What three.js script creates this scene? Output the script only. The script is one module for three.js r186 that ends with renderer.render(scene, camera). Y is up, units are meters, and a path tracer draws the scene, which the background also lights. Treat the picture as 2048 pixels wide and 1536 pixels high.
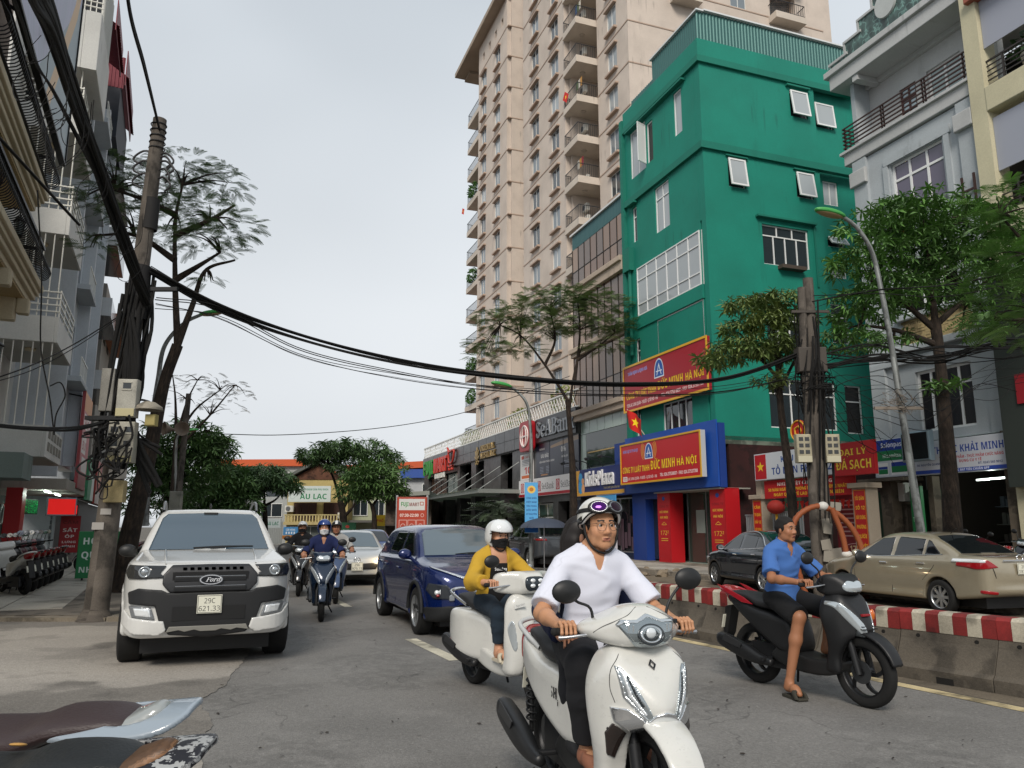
import*as THREE from 'three';
import { mergeGeometries, toCreasedNormals } from 'three/addons/utils/BufferGeometryUtils.js';
import { FontLoader } from 'three/addons/loaders/FontLoader.js';
import { TextGeometry } from 'three/addons/geometries/TextGeometry.js';

// ---------- camera, sky, sun, exposure ----------
const scene = new THREE.Scene();
const camera = new THREE.PerspectiveCamera(53.05,4/3,0.05,3000);
camera.position.set(0,1.55,0);
camera.rotation.x = 10.5*Math.PI/180;
const renderer = new THREE.WebGLRenderer({ antialias: true });
renderer.toneMapping = THREE.LinearToneMapping;
renderer.toneMappingExposure = 1.9;
renderer.shadowMap.enabled = true;

function rng(s) { return () => { s = (s + 0x6d2b79f5) | 0; let t = Math.imul(s ^ (s >>> 15), 1 | s); t = (t + Math.imul(t ^ (t >>> 7), 61 | t)) ^ t; return ((t ^ (t >>> 14)) >>> 0)/4294967296; }; }
// tileable value noise; period p cells
function hash(x, y, s) { let h = (x*374761393 + y*668265263 + s*974711) | 0; h = Math.imul(h ^ (h >>> 13), 1274126177); return ((h ^ (h >>> 16)) >>> 0)/4294967296; }
function vn(u, v, p, s) {
const x = u*p, y = v*p, ix = Math.floor(x), iy = Math.floor(y), fx = x - ix, fy = y - iy, a = fx*fx*(3 - 2*fx), b = fy*fy*(3 - 2*fy), w = (i) => ((i % p) + p) % p;
const h = (i, j) => hash(w(ix + i), w(iy + j), s);
return (h(0,0)*(1 - a) + h(1,0)*a)*(1 - b) + (h(0,1)*(1 - a) + h(1,1)*a)*b;
}
function fbm(u, v, p, s, o = 4) { let t = 0, a = 0.5, n = 0; for (let i = 0; i < o; i++) { t += a*vn(u, v, p, s + i); n += a; a *= 0.5; p *= 2; } return t/n; }
const clamp = (x, a = 0, b = 1) => Math.min(b, Math.max(a, x)), mix = (a, b, t) => a + (b - a)*t, sstep = (a, b, x) => { const t = clamp((x - a)/(b - a)); return t*t*(3 - 2*t); };

{ // overcast sky: pale grey, bluer and a little darker high on the left, faint cloud mottling
const W = 512, H = 256, d = new Float32Array(W*H*4);
for (let j = 0; j < H; j++) for (let i = 0; i < W; i++) {
const e = ((j + 0.5)/H - 0.5)*Math.PI, u = (i + 0.5)/W, v = (j + 0.5)/H, az = (u - 0.5)*2*Math.PI;
const c = fbm(u, v, 6,5,4)*0.65 + fbm(u, v, 14,9,3)*0.35, hi = sstep(0.0,1.1, e);
const side = Math.cos(az + 1.1)*Math.cos(e);
let k = 0.48 - 0.12*hi + (c - 0.5)*0.36 + 0.05*side, b = hi*0.85 + (0.5 - c)*0.6;
if (e < 0) { k = 0.15; b = 0; }
const o = (j*W + i)*4;
d[o] = k*(0.79 - 0.085*b); d[o + 1] = k*(0.825 - 0.03*b); d[o + 2] = k*(0.86 + 0.03*b); d[o + 3] = 1;
}
const t = new THREE.DataTexture(d, W, H, THREE.RGBAFormat, THREE.FloatType);
t.mapping = THREE.EquirectangularReflectionMapping; t.magFilter = THREE.LinearFilter; t.wrapS = THREE.RepeatWrapping; t.needsUpdate = true;
scene.background = t; scene.environment = t;
scene.backgroundIntensity = 1.0; scene.environmentIntensity = 1.0;
}
const sun = new THREE.DirectionalLight(0xfff6ea, 1.5);
sun.position.set(-12,58,52); sun.target.position.set(0,0,-15);
sun.castShadow = true; sun.shadow.radius = 42; sun.shadow.mapSize.set(2048,2048);
Object.assign(sun.shadow.camera, { left: -90, right: 90, top: 90, bottom: -90, near: 1, far: 220 });
scene.add(sun, sun.target);
// ---------- helpers: things, materials, textures ----------
const D2R = Math.PI/180, V3 = (x, y, z) => new THREE.Vector3(x, y, z);
const used = {};
function numbered(n) { const k = used[n] = (used[n] ?? -1) + 1; return k ? n + '_' + String(k).padStart(3, '0') : n; }
function tag(o, label, category, group) { o.userData.label = label; o.userData.category = category; if (group) o.userData.group = group; return o; }
// a thing: a Group at its base. X to the right, F metres ahead of the camera, turn in degrees about y
function thing(name, label, category, X = 0, F = 0, turn = 0, group, y = 0) {
const o = new THREE.Group(); o.name = numbered(name); o.position.set(X, y, -F); o.rotation.y = turn*D2R; scene.add(o);
return tag(o, label, category, group);
}
function add(name, geo, mat, parent) {
const o = new THREE.Mesh(geo, mat); o.castShadow = o.receiveShadow = true;
if (parent) o.name = name; else o.name = numbered(name);
(parent ?? scene).add(o); return o;
}
const many = (...g) => g.flat(9).filter(Boolean);
function each(name, list, mat, parent) { return list.map((g) => add(name, g, mat, parent)); } // alike pieces, each a part of its own
function struct(name, geo, mat) { const o = add(name, geo, mat); o.userData.kind = 'structure'; return o; }
function dup(src, label, X, F, turn, y) { const c = src.clone(); c.name = numbered(src.name.replace(/_\d+$/, '')); c.userData = { ...src.userData, label }; c.position.set(X, y ?? src.position.y, -F); c.rotation.y = turn*D2R; scene.add(c); return c; }

const lin = (hex) => new THREE.Color(hex);
const mats = {};
function mt(hex, rough = 0.8, o = {}) {
const key = [hex, rough, JSON.stringify(o, (k, v) => (v?.isTexture ? v.uuid : v))].join();
return mats[key] ??= new THREE[o.phys || o.clearcoat || o.transmission || o.ior || o.sheen ? 'MeshPhysicalMaterial' : 'MeshStandardMaterial'](
{ color: lin(hex), roughness: rough, side: THREE.DoubleSide, ...Object.fromEntries(Object.entries(o).filter(([k]) => k !== 'phys')) });
}
function dataTex(n, fn, tile = 1, srgb = true) {
const d = new Uint8Array(n*n*4);
for (let j = 0; j < n; j++) for (let i = 0; i < n; i++) { const c = fn((i + 0.5)/n, (j + 0.5)/n), o = (j*n + i)*4; for (let k = 0; k < 3; k++) d[o + k] = clamp(Array.isArray(c) ? c[k] : c)*255; d[o + 3] = 255; }
const t = new THREE.DataTexture(d, n, n); t.wrapS = t.wrapT = THREE.RepeatWrapping; t.magFilter = THREE.LinearFilter; if (srgb) t.colorSpace = THREE.SRGBColorSpace; t.repeat.set(1/tile, 1/tile); t.needsUpdate = true; return t;
}
// painted plaster: slight blotches, fine grain, a few runs of dirt
const texPlaster = dataTex(512, (u, v) => { const a = fbm(u, v, 4,1,5), g = vn(u, v, 256,3), r = sstep(0.62,0.85, fbm(u, v*0.12,24,17,3))*sstep(0.4,0.7, vn(u, v, 6,20)); return 0.9 + (a - 0.5)*0.14 + (g - 0.5)*0.05 - r*0.10; }, 5);
const texGrime = dataTex(512, (u, v) => { const a = fbm(u, v, 5,31,6), g = vn(u, v, 256,33), s = sstep(0.55,0.72, fbm(u, v, 9,36,4)); const k = 0.86 + (a - 0.5)*0.4 + (g - 0.5)*0.12 - s*0.22; return [k, k*0.99, k*0.965]; }, 2.2);
const texBark = dataTex(256, (u, v) => { const a = fbm(u*3, v, 6,51,5), g = vn(u, v, 128,53); const k = 0.62 + (a - 0.5)*0.8 + (g - 0.5)*0.25; return [k, k*0.97, k*0.93]; }, 0.8);
const texMarble = dataTex(512, (u, v) => { const a = fbm(u, v, 8,61,5), b = Math.abs(fbm(u, v, 5,66,5) - 0.5), k = sstep(0.06,0, b); const g = 0.25 + a*0.35 + k*0.28; return [g*0.62, g*0.82, g*0.78]; }, 1.6);
const bumpFine = dataTex(256, (u, v) => 0.5*vn(u, v, 128,71) + 0.5*fbm(u, v, 16,72,4), 0.7, false);
const bumpCloth = dataTex(256, (u, v) => 0.6*fbm(u, v, 6,81,4) + 0.2*(0.5 + 0.5*Math.sin(u*402)) + 0.2*(0.5 + 0.5*Math.sin(v*402)), 0.35, false);
const plaster = (hex, r = 0.9) => mt(hex, r, { map: texPlaster, bumpMap: bumpFine, bumpScale: 0.003 });
const grimy = (hex, r = 0.92) => mt(hex, r, { map: texGrime, bumpMap: bumpFine, bumpScale: 0.004 });
const cloth = (hex, r = 0.95) => mt(hex, r, { bumpMap: bumpCloth, bumpScale: 0.0012 });
const metal = (hex, r = 0.35) => mt(hex, r, { metalness: 0.9 });
const glassDark = (hex = 0x0c1013, ior = 1.7, r = 0.04) => mt(hex, r, { ior });
const paint = (hex, r = 0.3) => mt(hex, r, { map: texDust, clearcoat: 1, clearcoatRoughness: 0.05 });
const texDust = dataTex(512, (u, v) => { const a = fbm(u, v, 5,201,5), s = sstep(0.8,0.95, vn(u, v, 200,203))*sstep(0.45,0.7, vn(u, v, 9,204)), q = sstep(0.7,0.76, fbm(u, v*3,18,206,3)); const k = 0.975 + (a - 0.5)*0.05 - s*0.07 - q*0.018; return [k, k*0.995, k*0.985]; }, 0.9);
const BLACK = mt(0x0d0d0e, 0.55), RUBBER = mt(0x131313,0.85), PLASTIC = mt(0x191a1b, 0.5), STEEL = metal(0xb8babd, 0.3), CHROME = metal(0xe4e6e8,0.08), DARKM = mt(0x2a2b2d, 0.5, { metalness: 0.5 }), GALV = mt(0x9aa0a3,0.55, { metalness: 0.4, map: texGrime });
const LENS = mt(0xeef2f4,0.06, { ior: 1.5, metalness: 0.35 }), REDL = mt(0x8e0d12,0.12, { clearcoat: 1 }), AMBER = mt(0xc8641a, 0.15, { clearcoat: 1 });

// ---------- geometry ----------
function finish(g) { // same attributes everywhere so that pieces merge
if (g.index) g = g.toNonIndexed();
if (!g.attributes.uv) g.setAttribute('uv', new THREE.BufferAttribute(new Float32Array(g.attributes.position.count*2), 2));
for (const k of Object.keys(g.attributes)) if (!['position', 'normal', 'uv'].includes(k)) g.deleteAttribute(k);
return g;
}
function metric(g) { // uv in metres by the dominant axis of each face
g = finish(g); const p = g.attributes.position, n = g.attributes.normal, uv = g.attributes.uv;
for (let i = 0; i < p.count; i += 3) {
let ax = 0, ay = 0, az = 0; for (let k = 0; k < 3; k++) { ax += Math.abs(n.getX(i + k)); ay += Math.abs(n.getY(i + k)); az += Math.abs(n.getZ(i + k)); }
for (let k = i; k < i + 3; k++) ay > ax && ay > az ? uv.setXY(k, p.getX(k), p.getZ(k)) : ax > az ? uv.setXY(k, p.getZ(k), p.getY(k)) : uv.setXY(k, p.getX(k), p.getY(k));
}
return g;
}
function box(x0, x1, y0, y1, z0, z1) { const g = new THREE.BoxGeometry(x1 - x0, y1 - y0, z1 - z0); g.translate((x0 + x1)/2, (y0 + y1)/2, (z0 + z1)/2); return metric(g); }
function bbox(x0, x1, y0, y1, z0, z1, r = 0.01) { // box with chamfered edges along its length (extruded rounded outline in xy)
const s = new THREE.Shape(), w = x1 - x0, h = y1 - y0; r = Math.min(r, w/2.1, h/2.1, (z1 - z0)/2.1);
s.moveTo(x0 + r, y0 + r); s.lineTo(x1 - r, y0 + r); s.lineTo(x1 - r, y1 - r); s.lineTo(x0 + r, y1 - r);
const g = new THREE.ExtrudeGeometry(s, { depth: z1 - z0 - 2*r, bevelEnabled: true, bevelThickness: r, bevelSize: r, bevelSegments: 2 }); g.translate(0,0, z0 + r); return metric(g);
}
function prism(pts, z0, z1, bevel = 0, holes = []) { // outline in xy extruded along z
const s = new THREE.Shape(pts.map(([x, y]) => new THREE.Vector2(x, y))); for (const h of holes) s.holes.push(new THREE.Path(h.map(([x, y]) => new THREE.Vector2(x, y))));
const g = new THREE.ExtrudeGeometry(s, { depth: z1 - z0 - 2*bevel, bevelEnabled: bevel > 0, bevelThickness: bevel, bevelSize: bevel, bevelOffset: -bevel, bevelSegments: 2, curveSegments: 10 }); g.translate(0,0, z0 + bevel); return metric(g);
}
function rectHole(x0, x1, y0, y1) { return [[x0, y0],[x0, y1],[x1, y1],[x1, y0]]; }
function cyl(a, b, r0, r1 = r0, seg = 10, open = false) {
const A = V3(...a), B = V3(...b), d = B.clone().sub(A), L = d.length(); let g = new THREE.CylinderGeometry(r1, r0, L, seg, 1, open);
g.translate(0, L/2,0); g.applyQuaternion(new THREE.Quaternion().setFromUnitVectors(V3(0,1,0), d.normalize())); g.translate(...a);
g = finish(g); const uv = g.attributes.uv; for (let i = 0; i < uv.count; i++) uv.setXY(i, uv.getX(i)*6.28*r0, uv.getY(i)*L); return g;
}
function tube(pts, r, seg = 24, rad = 6, closed = false) { // round tube through points; r a number or a function of 0..1
const c = new THREE.CatmullRomCurve3(pts.map((p) => V3(...p)), closed, 'centripetal'), g = new THREE.TubeGeometry(c, seg, typeof r === 'number' ? r : 1, rad, closed);
if (typeof r !== 'number') { const p = g.attributes.position, L = []; for (let i = 0; i <= seg; i++) L.push(c.getPointAt(i/seg)); for (let i = 0; i <= seg; i++) for (let j = 0; j <= rad; j++) { const k = i*(rad + 1) + j, q = V3().fromBufferAttribute(p, k).sub(L[i]).multiplyScalar(r(i/seg)).add(L[i]); p.setXYZ(k, q.x, q.y, q.z); } }
const len = c.getLength(), uv = g.attributes.uv, rr = typeof r === 'number' ? r : r(0.5); for (let i = 0; i < uv.count; i++) uv.setXY(i, uv.getY(i)*6.28*rr, uv.getX(i)*len);
return finish(g);
}
function lathe(pts, seg = 24) { return finish(new THREE.LatheGeometry(pts.map(([x, y]) => new THREE.Vector2(x, y)), seg)); }
function sphere(x, y, z, rx, ry = rx, rz = rx, seg = 16) { const g = new THREE.SphereGeometry(1, seg, Math.max(6, seg >> 1)); g.scale(rx, ry, rz); g.computeVertexNormals(); g.translate(x, y, z); return finish(g); }
function xf(g, { r = [0,0,0], t = [0,0,0], s = 1 }) { g = g.clone(); if (s !== 1) Array.isArray(s) ? g.scale(...s) : g.scale(s, s, s); if (r[0]) g.rotateX(r[0]); if (r[1]) g.rotateY(r[1]); if (r[2]) g.rotateZ(r[2]); g.translate(...t); return g; }
const join = (...gs) => { gs = gs.flat(9).filter(Boolean).map(finish); return gs.length === 1 ? gs[0] : mergeGeometries(gs); };
const mirrorX = (g) => { g = finish(g).clone(); const p = g.attributes.position, n = g.attributes.normal, u = g.attributes.uv; for (let i = 0; i < p.count; i++) { p.setX(i, -p.getX(i)); n.setX(i, -n.getX(i)); } for (const a of [p, n, u]) for (let i = 0; i < a.count; i += 3) for (let c = 0; c < a.itemSize; c++) { const t = a.array[(i + 1)*a.itemSize + c]; a.array[(i + 1)*a.itemSize + c] = a.array[(i + 2)*a.itemSize + c]; a.array[(i + 2)*a.itemSize + c] = t; } return g; };
// loft along a path in the x = 0 plane: rows [z, y, halfWidth, halfHeight, squareness], resampled smoothly
function loft(rows, { n = 20, seg = 28, cap = true, x = 0 } = {}) {
const K = rows.length, cr = (a, b, c, d, t) => 0.5*(2*b + (c - a)*t + (2*a - 5*b + 4*c - d)*t*t + (3*b - a - 3*c + d)*t*t*t), S = [];
for (let i = 0; i <= n; i++) { const f = (i/n)*(K - 1), k = Math.min(K - 2, Math.floor(f)), t = f - k, R = (q) => rows[clamp(q, 0, K - 1)]; S.push([0,1,2,3,4].map((c) => cr(R(k - 1)[c] ?? 2.4, R(k)[c] ?? 2.4, R(k + 1)[c] ?? 2.4, R(k + 2)[c] ?? 2.4, t))); }
const pos = [], idx = [], uv = [];
for (let i = 0; i <= n; i++) {
const a = S[Math.max(0, i - 1)], b = S[Math.min(n, i + 1)], dz = b[0] - a[0], dy = b[1] - a[1], L = Math.hypot(dz, dy) || 1, nz = -dy/L, ny = dz/L, [z, y, w, h, e] = S[i];
for (let j = 0; j <= seg; j++) { const t = (j/seg)*2*Math.PI, c = Math.cos(t), s = Math.sin(t), q = 2/e, X = Math.sign(c)*Math.abs(c) ** q*Math.max(w, 1e-4), Y = Math.sign(s)*Math.abs(s) ** q*Math.max(h, 1e-4)*Math.sign(dz || 1); pos.push(x + X, y + ny*Y, z + nz*Y); uv.push(j/seg, i/n); }
}
for (let i = 0; i < n; i++) for (let j = 0; j < seg; j++) { const a = i*(seg + 1) + j, b = a + seg + 1; idx.push(a, b, a + 1, a + 1, b, b + 1); }
if (cap) for (const i of [0, n]) { const c = pos.length/3; pos.push(x, S[i][1], S[i][0]); uv.push(0,0); for (let j = 0; j < seg; j++) { const a = i*(seg + 1) + j; i ? idx.push(a, c, a + 1) : idx.push(a, a + 1, c); } }
const g = new THREE.BufferGeometry(); g.setAttribute('position', new THREE.Float32BufferAttribute(pos, 3)); g.setAttribute('uv', new THREE.Float32BufferAttribute(uv, 2)); g.setIndex(idx); g.computeVertexNormals(); return finish(g);
}
// ---------- solids from distance fields ----------
const smin = (a, b, k) => { if (k <= 0) return Math.min(a, b); const h = Math.max(k - Math.abs(a - b), 0)/k; return Math.min(a, b) - h*h*k*0.25; };
const smax = (a, b, k) => -smin(-a, -b, k);
function smooth(pts, n = 6, closed = true) { // Catmull-Rom through points; a third entry 1 keeps a corner sharp
const N = pts.length, out = [], P = (i) => closed ? pts[((i % N) + N) % N] : pts[clamp(i, 0, N - 1)];
for (let i = 0; i < (closed ? N : N - 1); i++) {
const b = P(i), c = P(i + 1), a = b[2] ? b : P(i - 1), d = c[2] ? c : P(i + 2);
for (let k = 0; k < n; k++) { const t = k/n; out.push([0,1].map((q) => 0.5*(2*b[q] + (c[q] - a[q])*t + (2*a[q] - 5*b[q] + 4*c[q] - d[q])*t*t + (3*b[q] - a[q] - 3*c[q] + d[q])*t*t*t))); }
}
if (!closed) out.push(pts[N - 1].slice(0,2)); return out;
}
function poly(pts) { // signed distance to a polygon, remembered on a fine grid
const n = pts.length, X = Float64Array.from(pts, (p) => p[0]), Y = Float64Array.from(pts, (p) => p[1]);
const exact = (px, py) => {
let d = 1e9, s = 1;
for (let i = 0, j = n - 1; i < n; j = i++) {
const ex = X[j] - X[i], ey = Y[j] - Y[i], wx = px - X[i], wy = py - Y[i], t = clamp((wx*ex + wy*ey)/(ex*ex + ey*ey || 1e-9)), bx = wx - ex*t, by = wy - ey*t;
d = Math.min(d, bx*bx + by*by);
const c1 = py >= Y[i], c2 = py < Y[j], c3 = ex*wy > ey*wx; if ((c1 && c2 && c3) || (!c1 && !c2 && !c3)) s = -s;
}
return s*Math.sqrt(d);
};
const x0 = Math.min(...X) - 0.3, x1 = Math.max(...X) + 0.3, y0 = Math.min(...Y) - 0.3, y1 = Math.max(...Y) + 0.3, h = Math.max(0.006, (x1 - x0)/700, (y1 - y0)/700), nx = Math.ceil((x1 - x0)/h) + 2, G = new Float32Array(nx*(Math.ceil((y1 - y0)/h) + 2)).fill(NaN);
const at = (i, j) => { const o = i + j*nx; let v = G[o]; if (v !== v) v = G[o] = exact(x0 + i*h, y0 + j*h); return v; };
return (px, py) => {
if (px < x0 || px > x1 || py < y0 || py > y1) return exact(px, py);
const u = (px - x0)/h, v = (py - y0)/h, i = Math.floor(u), j = Math.floor(v), a = u - i, b = v - j;
return (at(i, j)*(1 - a) + at(i + 1, j)*a)*(1 - b) + (at(i, j + 1)*(1 - a) + at(i + 1, j + 1)*a)*b;
};
}
const sym = (pts) => [...pts, ...pts.slice().reverse().map(([x, y, s]) => [-x, y, s])]; // right half outline -> whole, mirrored in x
const cap3 = (a, b, ra, rb = ra) => { const dx = b[0] - a[0], dy = b[1] - a[1], dz = b[2] - a[2], L = dx*dx + dy*dy + dz*dz || 1e-9; return (x, y, z) => { const px = x - a[0], py = y - a[1], pz = z - a[2], t = clamp((px*dx + py*dy + pz*dz)/L); return Math.hypot(px - dx*t, py - dy*t, pz - dz*t) - ra - (rb - ra)*t; }; };
const ell = (c, r, rot) => { const m = rot && new THREE.Matrix3().setFromMatrix4(new THREE.Matrix4().makeRotationFromEuler(new THREE.Euler(...rot)).transpose()).elements; return (x, y, z) => { let px = x - c[0], py = y - c[1], pz = z - c[2]; if (m) { const a = m[0]*px + m[3]*py + m[6]*pz, b = m[1]*px + m[4]*py + m[7]*pz, d = m[2]*px + m[5]*py + m[8]*pz; px = a; py = b; pz = d; } const k0 = Math.hypot(px/r[0], py/r[1], pz/r[2]), k1 = Math.hypot(px/(r[0]*r[0]), py/(r[1]*r[1]), pz/(r[2]*r[2])); return k1 < 1e-9 ? -Math.min(...r) : k0*(k0 - 1)/k1; }; };
const rbox = (c, h, r = 0.01, rot) => { const m = rot && new THREE.Matrix3().setFromMatrix4(new THREE.Matrix4().makeRotationFromEuler(new THREE.Euler(...rot)).transpose()).elements; return (x, y, z) => { let px = x - c[0], py = y - c[1], pz = z - c[2]; if (m) { const a = m[0]*px + m[3]*py + m[6]*pz, b = m[1]*px + m[4]*py + m[7]*pz, d = m[2]*px + m[5]*py + m[8]*pz; px = a; py = b; pz = d; } const qx = Math.abs(px) - h[0] + r, qy = Math.abs(py) - h[1] + r, qz = Math.abs(pz) - h[2] + r; return Math.hypot(Math.max(qx, 0), Math.max(qy, 0), Math.max(qz, 0)) + Math.min(Math.max(qx, qy, qz), 0) - r; }; };
const uni = (k, ...f) => { f = f.flat(); return (x, y, z) => { let d = f[0](x, y, z); for (let i = 1; i < f.length; i++) d = smin(d, f[i](x, y, z), k); return d; }; };
const cut = (a, b, k = 0.004) => (x, y, z) => smax(a(x, y, z), -b(x, y, z), k);
const both = (k, ...f) => (x, y, z) => { let d = f[0](x, y, z); for (let i = 1; i < f.length; i++) d = smax(d, f[i](x, y, z), k); return d; };
const sidePoly = (p) => { const f = poly(p); return (x, y, z) => f(z, y); }, frontPoly = (p) => { const f = poly(p); return (x, y, z) => f(x, y); }, planPoly = (p) => { const f = poly(p); return (x, y, z) => f(x, z); };
const plane = (nx, ny, nz, d) => { const L = Math.hypot(nx, ny, nz); return (x, y, z) => (nx*x + ny*y + nz*z - d)/L; };
const grow = (f, t) => (x, y, z) => f(x, y, z) - t;
const shell = (f, t, off = 0) => (x, y, z) => Math.abs(f(x, y, z) - off) - t; // a skin of half thickness t
// surface nets over a box; lo, hi corners; c cell size; col(x,y,z) optional linear colour
const thick = (f, outer, inner = 0.05) => (x, y, z) => { const d = f(x, y, z); return Math.max(d - outer, -d - inner); };
function net(f, lo, hi, c, col) {
const n = [0,1,2].map((k) => Math.ceil((hi[k] - lo[k])/c) + 2), [nx, ny, nz] = n, sx = 1, sy = nx, sz = nx*ny, val = new Float32Array(nx*ny*nz).fill(9), B = 6, R = c*B*0.87*1.7;
for (let k = 0; k < nz; k += B) for (let j = 0; j < ny; j += B) for (let i = 0; i < nx; i += B) {
const d = f(lo[0] + (i + B/2)*c, lo[1] + (j + B/2)*c, lo[2] + (k + B/2)*c), far = Math.abs(d) > R;
for (let kk = k; kk < Math.min(nz, k + B); kk++) for (let jj = j; jj < Math.min(ny, j + B); jj++) for (let ii = i; ii < Math.min(nx, i + B); ii++)
val[ii + jj*sy + kk*sz] = far ? d : f(lo[0] + ii*c, lo[1] + jj*c, lo[2] + kk*c);
}
for (let k = 0; k < nz; k++) for (let j = 0; j < ny; j++) for (let i = 0; i < nx; i++) if (!i || !j || !k || i === nx - 1 || j === ny - 1 || k === nz - 1) val[i + j*sy + k*sz] = Math.max(val[i + j*sy + k*sz], c*0.5);
const id = new Int32Array(nx*ny*nz).fill(-1), pos = [], idx = [], v = new Float64Array(8);
for (let k = 0; k < nz - 1; k++) for (let j = 0; j < ny - 1; j++) for (let i = 0; i < nx - 1; i++) {
const o = i + j*sy + k*sz; let m = 0;
for (let q = 0; q < 8; q++) { const w = val[o + (q & 1) + (q & 2 ? sy : 0) + (q & 4 ? sz : 0)]; v[q] = w; if (w < 0) m |= 1 << q; }
if (m === 0 || m === 255) continue;
let X = 0, Y = 0, Z = 0, e = 0;
for (let q = 0; q < 8; q++) for (const b of [1,2,4]) if (!(q & b)) { const A = v[q], Bv = v[q | b]; if ((A < 0) !== (Bv < 0)) { const t = A/(A - Bv); X += (q & 1) + (b === 1 ? t : 0); Y += ((q & 2) >> 1) + (b === 2 ? t : 0); Z += ((q & 4) >> 2) + (b === 4 ? t : 0); e++; } }
id[o] = pos.length/3; pos.push(lo[0] + (i + X/e)*c, lo[1] + (j + Y/e)*c, lo[2] + (k + Z/e)*c);
}
const quad = (a, b, c2, d, flip) => { if (a < 0 || b < 0 || c2 < 0 || d < 0) return; flip ? idx.push(a, c2, b, a, d, c2) : idx.push(a, b, c2, a, c2, d); };
for (let k = 1; k < nz - 1; k++) for (let j = 1; j < ny - 1; j++) for (let i = 1; i < nx - 1; i++) {
const o = i + j*sy + k*sz, a = val[o] < 0;
if (a !== val[o + 1] < 0) quad(id[o - sy - sz], id[o - sz], id[o], id[o - sy], !a);
if (a !== val[o + sy] < 0) quad(id[o - 1 - sz], id[o - 1], id[o], id[o - sz], !a);
if (a !== val[o + sz] < 0) quad(id[o - 1 - sy], id[o - sy], id[o], id[o - 1], !a);
}
const g = new THREE.BufferGeometry(); g.setAttribute('position', new THREE.Float32BufferAttribute(pos, 3)); g.setIndex(idx); g.computeVertexNormals();
const N = g.attributes.normal, uv = new Float32Array(pos.length/3*2);
for (let i = 0; i < pos.length/3; i++) { const ax = Math.abs(N.getX(i)), ay = Math.abs(N.getY(i)), az = Math.abs(N.getZ(i)), x = pos[i*3], y = pos[i*3 + 1], z = pos[i*3 + 2]; if (ay > ax && ay > az) { uv[2*i] = x; uv[2*i + 1] = z; } else { uv[2*i] = ax > az ? z : x; uv[2*i + 1] = y; } }
g.setAttribute('uv', new THREE.BufferAttribute(uv, 2));
if (col) { const C = new Float32Array(pos.length); for (let i = 0; i < pos.length/3; i++) { const q = col(pos[i*3], pos[i*3 + 1], pos[i*3 + 2], N.getX(i), N.getY(i), N.getZ(i)); C.set(q, i*3); } g.setAttribute('color', new THREE.BufferAttribute(C, 3)); }
return g;
}
const rgb = (hex) => lin(hex).toArray();
const VC = (r = 0.6, o = {}) => mt(0xffffff, r, { vertexColors: true, ...o });
// ---------- lettering ----------
const MARK = { '\u0300': 'g', '\u0301': 'a', '\u0302': 'c', '\u0303': 't', '\u0306': 'b', '\u0309': 'h', '\u031b': 'o', '\u0323': 'd' };
function vtext(g, s, x, y, size, { font = 'sans-serif', bold = true, width, align = 'left', color, stroke, sw = 0.06 } = {}) { // text with its accents drawn by hand
g.font = (bold ? 'bold ' : '') + size + 'px ' + font; if (color) g.fillStyle = color;
const cl = []; for (const ch of s.normalize('NFD')) MARK[ch] ? cl[cl.length - 1]?.m.push(MARK[ch]) : cl.push({ c: ch, m: [] });
let W = 0; for (const q of cl) { q.w = g.measureText(q.c).width; W += q.w; }
g.save(); g.translate(x, y); const k = width ? width/W : 1; if (align === 'center') g.translate(-W*k/2,0); if (align === 'right') g.translate(-W*k, 0); g.scale(k, 1);
for (const pass of stroke ? [1,0] : [0]) {
let px = 0; g.lineJoin = 'round';
for (const q of cl) {
const lw = size*(bold ? 0.085 : 0.055); if (pass) { g.strokeStyle = stroke; g.lineWidth = size*sw*2; g.strokeText(q.c, px, 0); } else { g.fillStyle = color ?? g.fillStyle; g.fillText(q.c, px, 0); }
const up = q.c === q.c.toUpperCase() && q.c !== 'i' ? 0.78 : 0.6; let lift = 0; g.strokeStyle = pass ? stroke : g.fillStyle; g.lineWidth = pass ? lw + size*sw*2 : lw;
for (const m of q.m) {
const cx = px + q.w/2, by = -size*(up + lift); g.beginPath();
if (m === 'd') { g.arc(cx, size*0.13, lw*0.62,0,7); pass ? g.stroke() : g.fill(); continue; }
if (m === 'o') { g.moveTo(px + q.w*0.8,-size*(up - 0.1)); g.quadraticCurveTo(px + q.w*1.08,-size*(up - 0.04), px + q.w*1.02,-size*(up + 0.1)); g.stroke(); continue; }
if (m === 'c') { g.moveTo(cx - size*0.13, by + size*0.02); g.lineTo(cx, by - size*0.07); g.lineTo(cx + size*0.13, by + size*0.02); lift += 0.08; }
if (m === 'g') { g.moveTo(cx - size*0.1, by - size*0.1); g.lineTo(cx + size*0.06, by); }
if (m === 'a') { g.moveTo(cx + size*0.1, by - size*0.1); g.lineTo(cx - size*0.06, by); }
if (m === 't') { g.moveTo(cx - size*0.12, by); g.quadraticCurveTo(cx - size*0.05, by - size*0.12, cx, by - size*0.04); g.quadraticCurveTo(cx + size*0.05, by + size*0.04, cx + size*0.12, by - size*0.07); }
if (m === 'b') { g.arc(cx, by - size*0.06, size*0.1,0.2,2.9); lift += 0.08; }
if (m === 'h') { g.arc(cx, by - size*0.06, size*0.06,-2.6,1.4); }
g.stroke();
}
px += q.w;
}
}
g.restore(); return W*k;
}
function canvasTex(w, h, draw) { const c = document.createElement('canvas'); c.width = w; c.height = h; const g = c.getContext('2d'); draw(g, w, h); const t = new THREE.CanvasTexture(c); t.colorSpace = THREE.SRGBColorSpace; t.anisotropy = 4; return t; }
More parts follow.
